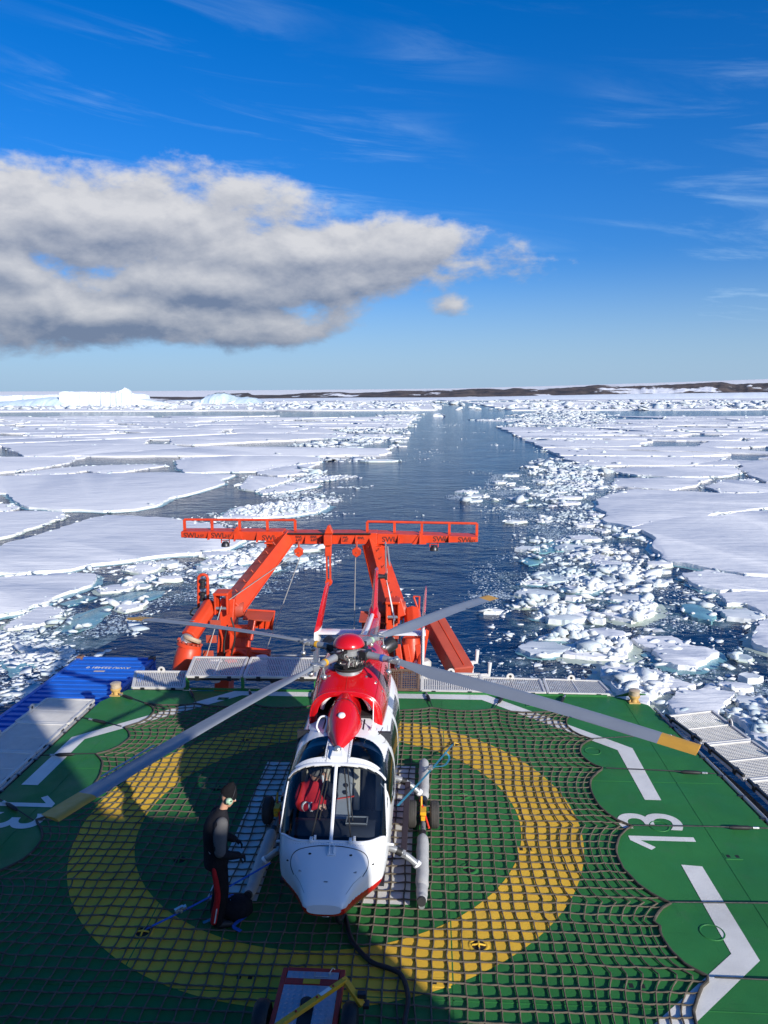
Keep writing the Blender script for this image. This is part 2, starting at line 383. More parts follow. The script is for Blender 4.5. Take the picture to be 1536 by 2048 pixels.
def water_mat():
    m = bpy.data.materials.new('cold sea water'); m.use_nodes = True; t = m.node_tree; b = t.nodes['Principled BSDF']; n = NT(t)
    c = n.new('ShaderNodeTexCoord').outputs['Object']
    b.inputs['Roughness'].default_value = 0.10; b.inputs['IOR'].default_value = 1.333; b.inputs['Specular IOR Level'].default_value = 0.22
    f = n.noise(c, 0.045, 4, 0.6, 0.3)
    t.links.new(n.mix(n.ss(f, 0.35, 0.7), (0.001, 0.014, 0.052, 1), (0.002, 0.026, 0.082, 1)), b.inputs['Base Color'])
    mp = n.new('ShaderNodeMapping'); mp.inputs['Scale'].default_value = (0.55, 1.0, 1.0); mp.inputs['Rotation'].default_value = (0, 0, 0.25)
    t.links.new(c, mp.inputs[0])
    w1 = n.noise(mp.outputs[0], 0.5, 3, 0.55, 0.6); w2 = n.noise(mp.outputs[0], 1.7, 4, 0.6, 0.4); w3 = n.noise(c, 0.09, 3, 0.5, 0.8)
    h = n.m('ADD', n.m('MULTIPLY', w1, 0.8), n.m('MULTIPLY', w2, 0.34))
    # the wind ruffles the surface unevenly
    h = n.m('MULTIPLY', h, n.lin(w3, 0.3, 0.7, 0.45, 1.15))
    bn = n.new('ShaderNodeBump'); bn.inputs['Strength'].default_value = 0.55; bn.inputs['Distance'].default_value = 0.55
    t.links.new(h, bn.inputs['Height']); t.links.new(bn.outputs[0], b.inputs['Normal'])
    return m
WATER = water_mat()
def snow_mat(name, col, col2, ripple=0.5, rough=0.75):
    m = bpy.data.materials.new(name); m.use_nodes = True; t = m.node_tree; b = t.nodes['Principled BSDF']; n = NT(t)
    geo = n.new('ShaderNodeNewGeometry'); c = geo.outputs['Position']
    f = n.noise(c, 0.11, 6, 0.62, 0.4); f2 = n.noise(c, 1.1, 5, 0.6)
    t.links.new(n.mix(n.m('ADD', n.m('MULTIPLY', n.ss(f, 0.4, 0.72), 0.7), n.m('MULTIPLY', n.ss(f2, 0.45, 0.8), 0.3)), (*col, 1), (*col2, 1)), b.inputs['Base Color'])
    b.inputs['Roughness'].default_value = rough; b.inputs['Specular IOR Level'].default_value = 0.25
    mp = n.new('ShaderNodeMapping'); mp.inputs['Scale'].default_value = (0.22, 1.0, 1.0); mp.inputs['Rotation'].default_value = (0, 0, -0.35)
    t.links.new(c, mp.inputs[0])
    r1 = n.noise(mp.outputs[0], 0.7, 5, 0.62, 0.3); r2 = n.noise(c, 0.16, 3, 0.5); r3 = n.noise(c, 6.0, 3, 0.6)
    h = n.m('ADD', n.m('ADD', n.m('MULTIPLY', r1, 0.42), n.m('MULTIPLY', r2, 0.55)), n.m('MULTIPLY', r3, 0.02))
    bn = n.new('ShaderNodeBump'); bn.inputs['Strength'].default_value = ripple; bn.inputs['Distance'].default_value = 1.0
    t.links.new(h, bn.inputs['Height']); t.links.new(bn.outputs[0], b.inputs['Normal'])
    return m
SNOW = snow_mat('wind packed snow', (0.80, 0.79, 0.775), (0.70, 0.70, 0.71))
RUBBLE = snow_mat('broken ice', (0.70, 0.715, 0.71), (0.38, 0.50, 0.53), 0.35)
SLUSH = snow_mat('wet slush ice', (0.40, 0.47, 0.53), (0.24, 0.33, 0.40), 0.25, 0.5)
AWASH = pm('ice awash', (0.16, 0.33, 0.36), 0.25, 0, 0.3, 0.5, 0.3, 3)
AWASHY = pm('stained ice foot', (0.46, 0.52, 0.42), 0.45, 0, 0.25, 0.4, 0.3, 3)
BERG = snow_mat('iceberg ice', (0.74, 0.77, 0.80), (0.56, 0.66, 0.74), 0.9)
BERGB = snow_mat('blue glacier ice', (0.62, 0.72, 0.78), (0.46, 0.62, 0.72), 0.9)

# sea: one sheet to the horizon
mb = MB(); R_ = 40000.0
rings = [[Vector((r * cos(2 * pi * k / 64), r * sin(2 * pi * k / 64), SEA)) for k in range(64)] for r in (8, 60, 300, 1500, 8000, R_)]
mb.loft(rings, cap=False); mb.f.append(list(range(64)))
sea = tag(mb.build('sea', WATER, fix=True), 'dark blue open water with ruffled surface behind the ship', kind='structure')

def vnoise(x, y, seed):
    """2D value noise, vectorised"""
    def hsh(i, j):
        h = (i * 374761393 + j * 668265263 + seed * 974634721) & 0xffffffff
        h = ((h ^ (h >> 13)) * 1274126177) & 0xffffffff
        return ((h ^ (h >> 16)) & 0xffff) / 65535.0
    xi = np.floor(x).astype(np.int64); yi = np.floor(y).astype(np.int64); fx = x - xi; fy = y - yi
    fx = fx * fx * (3 - 2 * fx); fy = fy * fy * (3 - 2 * fy)
    a = hsh(xi, yi); b = hsh(xi + 1, yi); c = hsh(xi, yi + 1); d = hsh(xi + 1, yi + 1)
    return a + (b - a) * fx + (c - a) * fy + (a - b - c + d) * fx * fy
def fbm(x, y, seed, o=3):
    s = 0; a = 0.5; t = 0
    for k in range(o): s = s + a * vnoise(x * 2 ** k, y * 2 ** k, seed + k); t += a; a *= 0.5
    return s / t
def inside(poly, x, y):
    r = np.zeros(len(x), bool); n = len(poly); j = n - 1
    for i in range(n):
        xi, yi = poly[i]; xj, yj = poly[j]
        c = ((yi > y) != (yj > y)) & (x < (xj - xi) * (y - yi) / (yj - yi + 1e-12) + xi)
        r ^= c; j = i
    return r

ALLFLOES = []
def resample(poly, step, jit, rnd):
    out = []; n = len(poly)
    for i in range(n):
        a = Vector(poly[i]); b = Vector(poly[(i + 1) % n]); L = (b - a).length; k = max(1, int(L / step))
        nr = Vector((-(b - a).y, (b - a).x)); nr = nr.normalized() if nr.length > 0 else nr
        for q in range(k):
            t = q / k; p = a.lerp(b, t)
            f = mnoise.noise(Vector((p.x / (step * 5), p.y / (step * 5), 3.1))) * 2.2 + mnoise.noise(Vector((p.x / (step * 1.7), p.y / (step * 1.7), 8.1))) * 0.9 + (rnd.random() - 0.5) * 0.7
            out.append(p + nr * f * jit)
    return out
def floe(poly, h, label=None, group=None, name='ice_floe', cat='ice floe', seed=0, mat=None, fine=1.0, foot=None, parent=None):
    rnd = random.Random(seed); h = h * 0.55; poly = [Vector((p[0], p[1])) for p in poly]
    area = sum(poly[i - 1].x * poly[i].y - poly[i].x * poly[i - 1].y for i in range(len(poly))) / 2
    if area < 0: poly.reverse(); area = -area
    per = sum((poly[i] - poly[i - 1]).length for i in range(len(poly)))
    step = max(0.22, per / (110 * fine)); pts = resample(poly, step, step * 0.42, rnd); n = len(pts)
    ALLFLOES.append([(p.x, p.y) for p in pts])
    nrm = []
    for i in range(n):
        d = pts[(i + 1) % n] - pts[i - 1]; v = Vector((d.y, -d.x)); nrm.append(v.normalized() if v.length > 1e-9 else Vector((1, 0)))
    c = sum(pts, Vector((0, 0))) / n; base = Vector((c.x, c.y, SEA))
    m_ = MB(); ins = min(0.55 * h, 0.08 * sqrt(area))
    def ring(off, z, jz):
        return [Vector((pts[i].x + nrm[i].x * off * (0.6 + 0.8 * rnd.random()), pts[i].y + nrm[i].y * off * (0.6 + 0.8 * rnd.random()), SEA + z * (1 + jz * (rnd.random() - 0.5)))) for i in range(n)]
    m_.loft([ring(0.12 * h, -0.5, 0), ring(0.10 * h, 0.4 * h, 0.7), ring(0.0, 0.95 * h, 0.3), ring(-ins * 0.6, 1.0 * h, 0.06)], cap=True)
    o = m_.build(name, mat or SNOW, parent, smooth=25)
    if parent is None:
        o.data.transform(Matrix.Translation(-base)); o.location = base; ORG[o.name] = base
        tag(o, label, cat, group)
    if foot:
        f_ = MB(); f_.loft([ring(foot * 1.0, 0.015, 0), ring(foot * 0.5, 0.05, 0.3), ring(0.0, 0.06, 0.2)], cap=False)
        f_.build('ice_foot', AWASH if rnd.random() < 0.55 else AWASHY, o, smooth=50)
    return o

ICO = None
def chunk_mesh(name, P, SZ, mat, seed=1, parent=None, label=None, kind='stuff', lump=0.28, slab=False):
    """many separate lumps of ice as one mesh (deformed icosahedra)"""
    global ICO
    if ICO is None:
        bm = bmesh.new(); bmesh.ops.create_icosphere(bm, subdivisions=1, radius=1.0)
        ICO = (np.array([v.co[:] for v in bm.verts]), np.array([[v.index for v in f.verts] for f in bm.faces])); bm.free()
    rng = np.random.default_rng(seed); V, F = ICO; N = len(P)
    if slab:
        V = np.array([(x, y, z) for z in (-1, 1) for y in (-1, 1) for x in (-1, 1)], float) * 0.8; V[4:, :2] *= 0.82
        F = np.array([[4, 5, 7], [4, 7, 6], [0, 1, 5], [0, 5, 4], [2, 6, 7], [2, 7, 3], [0, 4, 6], [0, 6, 2], [1, 3, 7], [1, 7, 5]])
    nv = len(V)
    a = rng.uniform(0, 2 * pi, N); ca, sa = np.cos(a), np.sin(a)
    pts = V[None] * (1 + rng.uniform(-lump, lump, (N, nv, 1)) * 1.4) + rng.uniform(-lump, lump, (N, nv, 3)) * 0.6
    pts = pts * SZ[:, None, :]
    tl = rng.uniform(-0.35, 0.35, N)[:, None]; pts[:, :, 2] += pts[:, :, 0] * tl
    x = pts[:, :, 0] * ca[:, None] - pts[:, :, 1] * sa[:, None]; y = pts[:, :, 0] * sa[:, None] + pts[:, :, 1] * ca[:, None]
    pts[:, :, 0] = x; pts[:, :, 1] = y; pts = pts + P[:, None, :]
    org = np.array(ORG[parent.name]) if parent is not None else np.zeros(3)
    pts = (pts.reshape(-1, 3) - org).astype(np.float32)
    faces = (F[None] + (np.arange(N) * nv)[:, None, None]).reshape(-1, 3).astype(np.int32)
    me = bpy.data.meshes.new(name); me.vertices.add(len(pts)); me.vertices.foreach_set('co', pts.ravel())
    me.loops.add(faces.size); me.loops.foreach_set('vertex_index', faces.ravel())
    me.polygons.add(len(faces)); me.polygons.foreach_set('loop_start', np.arange(0, faces.size, 3, dtype=np.int32))
    me.polygons.foreach_set('loop_total', np.full(len(faces), 3, dtype=np.int32)); me.update(calc_edges=True); me.validate()
    me.materials.append(mat); o = bpy.data.objects.new(name, me); COL.objects.link(o)
    if parent is not None: o.parent = parent; ORG[o.name] = Vector(org)
    tag(o, label, kind=kind); return o

def px_poly(lst, ox=0, oy=0, s=1.0):
    return [tuple(sea_px(ox + x / s, oy + y / s)[:2]) for x, y in lst]

# ---- floes that can be told apart, traced from the photograph as outlines on the water
A = (0, 740, 2.0); B = (0, 1000, 3.072); C_ = (768, 740, 2.0); D = (900, 1000, 2.415); E_ = (1036, 1340, 3.072)
TR = [
 (A, [(-300, 436), (0, 432), (350, 420), (700, 416), (940, 425), (880, 460), (760, 500), (650, 540), (540, 565), (420, 575), (250, 568), (140, 555), (60, 530), (20, 500), (-300, 480)], 0.7, 'huge flat snowy floe with a long curved edge towards the open lead', 0.6),
 (A, [(700, 372), (720, 358), (1000, 345), (1260, 352), (1285, 372), (1160, 388), (1030, 412), (860, 414), (740, 414), (705, 400)], 0.7, 'broad floe with a straight cut left end beside the dark gap, left of the wake', 0.5),
 (A, [(-300, 356), (0, 352), (340, 352), (250, 380), (100, 405), (0, 415), (-300, 420)], 0.7, 'floe at the left border above the long dark pointed lead', None),
 (A, [(60, 422), (180, 402), (330, 388), (600, 380), (670, 385), (560, 402), (480, 414), (400, 418), (350, 405), (300, 416), (180, 424)], 0.5, 'narrow wedge of ice lying inside the dark lead on the left', None),
 (A, [(960, 470), (1000, 428), (1180, 440), (1100, 465), (1020, 488), (965, 480)], 0.6, 'triangular floe at the left margin of the wake', 0.4),
 (A, [(1030, 490), (1170, 455), (1280, 460), (1270, 470), (1140, 492), (1050, 500)], 0.5, 'thin tilted slab beside the triangular floe, left margin of the wake', 0.6),
 (A, [(1245, 442), (1340, 430), (1335, 442), (1260, 452)], 0.5, 'small bright floe jutting furthest into the open wake on its left side', 0.4),
 (A, [(1030, 420), (1040, 400), (1150, 388), (1280, 377), (1220, 400), (1215, 420), (1110, 428)], 0.6, 'floe wedged under the broad floe with the straight cut end', None),
 (A, [(870, 597), (950, 555), (1080, 540), (1240, 530), (1320, 548), (1270, 575), (1150, 590), (1000, 600)], 0.5, 'half drowned slab behind the left arm of the orange gantry', 0.9),
 (A, [(-200, 540), (0, 540), (60, 545), (80, 555), (40, 570), (-200, 578)], 0.5, 'small floe tip at the left border below the huge flat floe', None),
 (B, [(-500, 92), (0, 85), (200, 80), (390, 85), (410, 100), (330, 140), (200, 185), (90, 225), (0, 250), (-500, 330)], 0.6, 'floe at the left border with a pointed right end above the large tilted looking floe', 0.35),
 (B, [(-600, 470), (0, 300), (120, 268), (300, 210), (500, 140), (660, 105), (800, 112), (950, 120), (1110, 135), (1350, 165), (1450, 210), (1500, 260), (1420, 300), (1330, 325), (1200, 345), (1050, 355), (900, 370), (720, 400), (560, 410), (420, 440), (250, 450), (120, 470), (0, 470), (-600, 600)], 0.62, 'largest near floe on the left, its right end behind the gantry railing', 0.6),
 (B, [(-600, 640), (0, 490), (250, 475), (480, 465), (590, 470), (590, 500), (540, 545), (470, 570), (400, 590), (300, 640), (210, 665), (150, 700), (0, 725), (-600, 850)], 0.55, 'blunt ended near floe on the left below the largest near floe', 0.6),
 (B, [(20, 800), (120, 730), (200, 690), (280, 660), (350, 680), (395, 690), (340, 750), (230, 785), (130, 800), (50, 810)], 0.45, 'small floe with a rounded end nearest the blue container', 0.5),
 (B, [(770, 440), (850, 400), (920, 390), (1000, 410), (960, 445), (870, 460)], 0.45, 'small cake of ice in the slush under the largest near floe', 0.5),
 (B, [(760, 490), (880, 465), (960, 480), (900, 510), (800, 510)], 0.35, 'thin pale cake of ice left of the gantry lamp mast', 0.4),
 (B, [(590, 562), (650, 540), (780, 520), (840, 515), (820, 550), (720, 575), (620, 580)], 0.35, 'long thin ice slab right of the blunt ended near floe', 0.4),
 (B, [(1230, 400), (1300, 370), (1450, 350), (1640, 300), (1800, 320), (1700, 370), (1500, 400), (1350, 415)], 0.5, 'rubble covered floe seen under the left arm of the gantry', 0.6),
 (B, [(1240, 440), (1300, 430), (1430, 440), (1430, 470), (1300, 475)], 0.4, 'drowned bar of ice left of the gantry leg', 0.5),
 (C_, [(880, 405), (1000, 395), (1400, 390), (1425, 420), (1340, 432), (1150, 434), (1000, 425)], 0.7, 'floe with a blunt right end beside the dark crack on the right', 0.4),
 (C_, [(860, 530), (920, 500), (1010, 485), (1130, 490), (1250, 496), (1340, 500), (1900, 505), (1900, 530), (1536, 555), (1300, 590), (1180, 612), (1000, 640), (900, 620), (870, 580)], 0.7, 'floe above the long pale pressure ridge on the right', 0.5),
 (C_, [(1290, 470), (1340, 448), (1480, 440), (1490, 458), (1900, 480), (1900, 498), (1340, 496)], 0.5, 'low floe between two dark cracks at the right border', None),
 (C_, [(900, 470), (930, 440), (1140, 436), (1310, 440), (1240, 468), (1140, 486), (1020, 478)], 0.6, 'floe with a grey crack across it right of the brash belt', None),
 (C_, [(1440, 420), (1415, 372), (1700, 358), (1900, 360), (1900, 465), (1530, 455), (1490, 440)], 0.7, 'large floe at the right border behind the jagged dark crack', None),
 (D, [(860, 157), (930, 128), (1170, 98), (1536, 58), (2100, 0), (2100, 420), (1536, 372), (1420, 378), (1250, 352), (1130, 332), (1060, 312), (1020, 267), (960, 227), (975, 190), (930, 160)], 0.8, 'largest floe on the right with a steep broken edge to the brash', 0.6),
 (D, [(1120, 372), (1250, 358), (1420, 386), (1536, 392), (2100, 430), (2100, 500), (1536, 458), (1300, 452), (1220, 440), (1150, 410)], 0.7, 'long floe below the largest right floe, split by a white seam', 0.5),
 (D, [(1290, 470), (1400, 460), (1536, 462), (2100, 505), (2100, 760), (1536, 580), (1430, 520), (1340, 520)], 0.65, 'floe corner at the right border above the turquoise lump', 0.5),
 (D, [(1460, 700), (1490, 610), (1536, 600), (1800, 640), (1800, 800), (1536, 745), (1470, 722)], 0.8, 'thick floe with a blue shaded face cut by the right border', 0.6),
 (D, [(980, 750), (1040, 725), (1230, 735), (1295, 760), (1180, 830), (1100, 825), (1030, 800), (1010, 775)], 0.7, 'solid wedge shaped floe alone in the dark water on the right', 0.6),
 (D, [(728, 832), (760, 815), (900, 830), (1000, 855), (1085, 880), (1050, 930), (980, 966), (950, 1010), (850, 985), (740, 880)], 0.7, 'white slab of ice just behind the right deck lamp', 0.6),
 (E_, [(905, 240), (990, 165), (1180, 155), (1325, 180), (1270, 250), (1240, 300), (1180, 330), (980, 330)], 0.75, 'floe right of the slab behind the deck lamp', 0.6),
 (E_, [(1260, 290), (1400, 260), (1536, 230), (1800, 250), (1800, 560), (1536, 520), (1420, 440), (1400, 370)], 0.75, 'lumpy floe behind the right safety panels', 0.6),
 (D, [(545, 770), (560, 720), (680, 695), (860, 690), (880, 720), (840, 785), (700, 780)], 0.55, 'flat topped floe littered with rubble right of the stern', 0.9),
 (D, [(430, 682), (470, 660), (600, 640), (700, 650), (750, 680), (600, 690)], 0.4, 'floe heaped with a mound of rubble right of the rotor blade tip', 0.5),
 (D, [(410, 580), (430, 545), (560, 530), (660, 535), (600, 560), (500, 580)], 0.45, 'narrow floe with a row of ice lumps along its back', 0.5),
 (D, [(310, 522), (340, 500), (450, 490), (510, 500), (480, 524), (390, 528)], 0.4, 'lump topped floe closest to the far rotor blade tip', 0.4),
 (D, [(720, 560), (800, 530), (950, 500), (1000, 515), (970, 570), (880, 605), (780, 580)], 0.55, 'broken floe with heaped blocks in the middle of the brash belt', 0.7),
 (D, [(555, 432), (600, 402), (700, 390), (760, 420), (680, 455), (600, 450)], 0.45, 'oval rubble floe in the brash belt above the narrow floe', 0.5),
 (D, [(335, 410), (420, 392), (510, 400), (440, 416)], 0.35, 'thin flat sliver of ice at the wake side of the brash', 0.4),
 (D, [(490, 380), (530, 345), (650, 362), (600, 387)], 0.4, 'small rounded floe beside the thin flat sliver', 0.4),
 (D, [(760, 352), (850, 332), (930, 350), (880, 375), (790, 370)], 0.4, 'small snowy cake near the steep edge of the largest right floe', 0.4),
 (D, [(680, 292), (720, 262), (790, 290), (770, 328), (700, 325)], 0.4, 'round grey cake in the brash beneath the steep floe edge', 0.4),
]
RUB = {29, 32, 33, 34, 35, 36, 37, 39, 40, 17, 8, 31}
for i, (fr, pl, h, lab, foot) in enumerate(TR):
    o = floe(px_poly(pl, *fr), h, lab, seed=100 + i, foot=foot)
    if i in RUB:
        poly = ALLFLOES[-1]; xs = np.array([p[0] for p in poly]); ys = np.array([p[1] for p in poly])
        ar = abs(np.sum(xs * np.roll(ys, 1) - ys * np.roll(xs, 1))) / 2; N = int(min(260, 20 + ar * 3.2)); rng = np.random.default_rng(i)
        cx, cy = xs.mean(), ys.mean(); k = rng.integers(0, len(xs), N * 2); tt = rng.uniform(0.0, 1, N * 2) ** 0.6 * 0.9
        x = cx + (xs[k] - cx) * tt; y = cy + (ys[k] - cy) * tt; ok = inside(poly, x, y); x, y, tt = x[ok][:N], y[ok][:N], tt[ok][:N]
        s = rng.gamma(2.0, 0.09, len(x)) + 0.08; mound = (1.1 if i in (33, 34, 35) else 0.35) * np.maximum(0, 1 - tt * 1.1) ** 1
        chunk_mesh('ice_rubble', np.stack([x, y, SEA + h * 0.55 + 0.6 * mound * rng.uniform(0.2, 1, len(x)) + s * 0.15], 1), np.stack([s * rng.uniform(.7, 1.4, len(x)), s * rng.uniform(.7, 1.2, len(x)), s * rng.uniform(.4, .9, len(x))], 1), RUBBLE, i, parent=o)
# turquoise pieces awash
for i, (pl, lab) in enumerate([([(1110, 520), (1180, 518), (1240, 545), (1285, 572), (1262, 605), (1200, 590), (1150, 570)], 'smooth turquoise lump of drowned ice near the right border'),
        ([(330, 300), (380, 280), (460, 285), (430, 312), (380, 322)], 'turquoise drowned cake on the wake side of the brash belt'),
        ([(350, 245), (480, 205), (610, 210), (600, 245), (430, 262)], 'long turquoise slab with white lumps right of the gantry')]):
    o = floe(px_poly(pl, *D), 0.22 if i else 0.5, lab, name='drowned_ice', cat='ice', seed=300 + i, mat=AWASH)
for i, pl in enumerate([[(340, 800), (480, 700), (620, 660), (700, 640), (680, 700), (580, 780), (420, 830)], [(0, 1000), (150, 900), (330, 870), (330, 960), (200, 1040), (60, 1090)], [(640, 620), (820, 570), (1010, 560), (1000, 590), (860, 640), (700, 660)], [(370, 640), (520, 590), (600, 600), (500, 640), (420, 660)]]):
    floe(px_poly(pl, *B), 0.06, ['pale green drowned floe with white lumps left of the wake', 'greenish drowned ice beside the blue container', 'long pale drowned slab left of the gantry mast', 'small drowned cake below the blunt ended near floe'][i], name='drowned_ice', cat='ice', seed=320 + i, mat=AWASH)

# ---- the closed pack further off: irregular cells
def clip(poly, n, d):
    out = []
    for i in range(len(poly)):
        a, b = poly[i - 1], poly[i]; da = a[0] * n[0] + a[1] * n[1] - d; db = b[0] * n[0] + b[1] * n[1] - d
        if (da <= 0) != (db <= 0):
            t = da / (da - db); out.append((a[0] + (b[0] - a[0]) * t, a[1] + (b[1] - a[1]) * t))
        if db <= 0: out.append(b)
    return out
def cells(pts, gap, sx=1.0):
    res = []
    for i, p in enumerate(pts):
        poly = [(p[0] - 400, p[1] - 400), (p[0] + 400, p[1] - 400), (p[0] + 400, p[1] + 400), (p[0] - 400, p[1] + 400)]
        for j, q in enumerate(pts):
            if i == j: continue
            nx, ny = q[0] - p[0], q[1] - p[1]; L = sqrt(nx * nx + ny * ny)
            if L > 500 or L < 1e-6: continue
            nx /= L; ny /= L; d = p[0] * nx + p[1] * ny + L / 2 - gap(i, j)
            poly = clip(poly, (nx, ny), d)
            if len(poly) < 3: break
        res.append(poly)
    return res
def pack(region, n, mind, gapf, label, group, h, seed, fine, stretch=1.5):
    rng = random.Random(seed); reg = px_poly(region); st = [(x / stretch, y) for x, y in reg]
    xs = [p[0] for p in st]; ys = [p[1] for p in st]; pts = []; tries = 0
    while len(pts) < n and tries < 6000:
        tries += 1; x, y = rng.uniform(min(xs), max(xs)), rng.uniform(min(ys), max(ys))
        if not inside(st, np.array([x]), np.array([y]))[0]: continue
        md = mind * (0.6 + 0.9 * rng.random()) * (0.55 + 0.45 * y / 400.0 if y < 900 else 1.6)
        if all((x - a) ** 2 + (y - b) ** 2 > md * md for a, b in pts): pts.append((x, y))
    gr = {}
    def gap(i, j):
        k = (min(i, j), max(i, j))
        if k not in gr: gr[k] = gapf * (rng.random() ** 3.5 * 9 + 0.22)
        return gr[k]
    cs = cells(pts, gap); c = 0
    for k, poly in enumerate(cs):
        if len(poly) < 3: continue
        poly = clip(clip(clip(clip(poly, (1, 0), max(xs) + 4), (-1, 0), -min(xs) + 4), (0, 1), max(ys) + 4), (0, -1), -min(ys) + 4)
        if len(poly) < 3: continue
        cx = sum(p[0] for p in poly) / len(poly); cy = sum(p[1] for p in poly) / len(poly)
        if not inside(st, np.array([cx]), np.array([cy]))[0]: continue
        if rng.random() < 0.03: continue
        poly = [(x * stretch, y) for x, y in poly]
        floe(poly, h * (0.7 + 0.6 * rng.random()), label, group, seed=seed * 1000 + k, fine=fine); c += 1
    return c
n1 = pack([(-350, 905), (150, 912), (700, 905), (620, 895), (640, 885), (700, 868), (760, 855), (800, 846), (770, 836), (450, 833), (100, 834), (-350, 836)], 78, 15, 0.7, 'flat snowy floe of the closed pack left of the wake', 'floes of the closed pack left of the wake', 0.8, 5, 0.6)
n2 = pack([(1195, 925), (1536, 930), (1900, 925), (1900, 838), (1536, 836), (1300, 834), (1200, 838), (1130, 846), (1120, 868), (1160, 900)], 60, 14, 0.7, 'flat snowy floe of the closed pack right of the wake', 'floes of the closed pack right of the wake', 0.8, 6, 0.6)
n3 = pack([(-300, 823), (300, 823), (420, 820), (700, 818), (860, 815), (860, 807), (400, 803), (-300, 803)], 60, 60, 2.5, 'distant floe beyond the dark lead in front of the icebergs', 'distant floes beyond the left lead', 1.6, 8, 0.35, 2.2)
n4 = pack([(1030, 820), (1200, 821), (1300, 819), (1700, 818), (1700, 800), (1200, 800), (1060, 804), (1010, 812)], 50, 55, 2.5, 'distant floe beyond the dark lead below the rocky shore', 'distant floes beyond the right lead', 1.6, 9, 0.35, 2.2)
print('pack floes', n1, n2, n3, n4, 'all', len(ALLFLOES))
# fast ice by the shore: one unbroken sheet
mb = MB(); nn = 80; near = []; far_ = []
for k in range(nn + 1):
    px = -500 + 2500 * k / nn
    py = 803.5 if px < 860 else 801
    if 860 < px < 1040: py = 800.5 + 1.5 * sin(px * 0.05)
    py += 0.7 * sin(k * 1.7) + 0.5 * sin(k * 0.6)
    near.append(Vector((*sea_px(px, py)[:2], SEA + 1.4)))
    d = ray(px, 850); d.z = 0; d.normalize(); far_.append(Vector((CAM.x + d.x * 12000, CAM.y + d.y * 12000, SEA + 1.6)))
foot_ = [Vector((p.x, p.y - 6, SEA - 1)) for p in near]
for k in range(nn):
    b0 = len(mb.v); mb.add([foot_[k], foot_[k + 1], near[k + 1], near[k], far_[k + 1], far_[k]], [[0, 1, 2, 3], [3, 2, 4, 5]])
tag(mb.build('pack_ice', SNOW), 'unbroken white pack ice reaching to the shore', kind='stuff')

# ---- brash ice: loose lumps that nobody could count
def brash(zone, n, smin, smax, label, seed, patch=8.0, thr=0.42, mat=RUBBLE, flat=0.36, name='brash_ice', avoid=True, h0=0.0):
    poly = px_poly(zone); xs = [p[0] for p in poly]; ys = [p[1] for p in poly]; rng = np.random.default_rng(seed)
    K = n * 14; x = rng.uniform(min(xs), max(xs), K); y = rng.uniform(min(ys), max(ys), K)
    ok = inside(poly, x, y); x, y = x[ok], y[ok]
    wx = x + (fbm(x / (patch * 1.5), y / (patch * 1.5), seed + 50, 3) - 0.5) * patch * 1.8 + rng.normal(0, 0.08 * patch, len(x)); wy = y + (fbm(x / (patch * 1.5), y / (patch * 1.5), seed + 70, 3) - 0.5) * patch * 1.8 + rng.normal(0, 0.08 * patch, len(x)); x, y = wx, wy
    f = fbm(x / patch, y / patch, seed, 4); ok = f + rng.uniform(-0.09, 0.09, len(x)) > thr; x, y, f = x[ok], y[ok], f[ok]
    if avoid:
        keep = np.ones(len(x), bool)
        for fl in ALLFLOES[:len(TR)]:
            fx = [p[0] for p in fl]; fy = [p[1] for p in fl]
            bb = (x > min(fx)) & (x < max(fx)) & (y > min(fy)) & (y < max(fy))
            if bb.any():
                idx = np.where(bb)[0]; ins = inside(fl, x[idx], y[idx]); keep[idx[ins]] = False
        x, y, f = x[keep], y[keep], f[keep]
    x, y, f = x[:n], y[:n], f[:n]; N = len(x)
    s = 0.62 * np.minimum(smax, smin * np.exp(np.abs(rng.normal(0, 0.75, N))) * (0.55 + f) + (rng.random(N) < 0.05) * (smax - smin) * rng.random(N) * 0.8)
    SZ = np.stack([s * rng.uniform(.8, 1.5, N), s * rng.uniform(.7, 1.1, N), s * flat * rng.uniform(.5, 1.1, N)], 1)
    return chunk_mesh(name, np.stack([x, y, SEA + h0 - SZ[:, 2] * 0.10], 1), SZ, mat, seed, label=label, slab=True)
RA = [(940, 1370), (1000, 1250), (960, 1190), (1030, 1120), (1060, 1060), (960, 1015), (925, 990), (1000, 955), (1090, 925), (1200, 925), (1210, 955), (1235, 1000), (1225, 1050), (1300, 1080), (1340, 1140), (1375, 1190), (1440, 1215), (1500, 1240), (1560, 1270), (1600, 1500), (1440, 1440), (1340, 1390), (1200, 1380), (1050, 1395)]
brash(RA, 34000, 0.05, 0.24, 'grey white slush of tiny ice bits right of the wake', 21, 6.0, 0.47, SLUSH, 0.22, 'slush_ice')
brash(RA, 2600, 0.09, 0.9, 'loose white brash ice right of the wake', 22, 7.0, 0.53)
brash([(1010, 1170), (1080, 1080), (1130, 1010), (1080, 960), (1110, 930), (1200, 930), (1215, 1000), (1215, 1060), (1300, 1090), (1330, 1150), (1290, 1230), (1150, 1200)], 1700, 0.18, 1.5, 'heaped brash blocks along the edge of the right floes', 23, 9.0, 0.50, RUBBLE, 0.5)
brash([(1060, 872), (1035, 848), (1070, 832), (1230, 838), (1200, 870), (1240, 905), (1260, 945), (1120, 955), (1050, 935), (1090, 905), (1060, 890)], 5500, 0.30, 3.4, 'belt of brash ice along the right margin of the far wake', 24, 12.0, 0.50)
brash([(1020, 838), (1060, 822), (1200, 822), (1230, 846), (1090, 846), (1010, 856)], 3000, 0.6, 5.0, 'far brash ice where the right margin of the wake meets the lead', 25, 30.0, 0.48)
LA = [(430, 1115), (530, 1085), (660, 1095), (640, 1125), (520, 1160), (430, 1200), (340, 1225), (260, 1265), (160, 1315), (-60, 1440), (-60, 1290), (60, 1262), (120, 1240), (130, 1200), (200, 1170), (260, 1140), (340, 1120)]
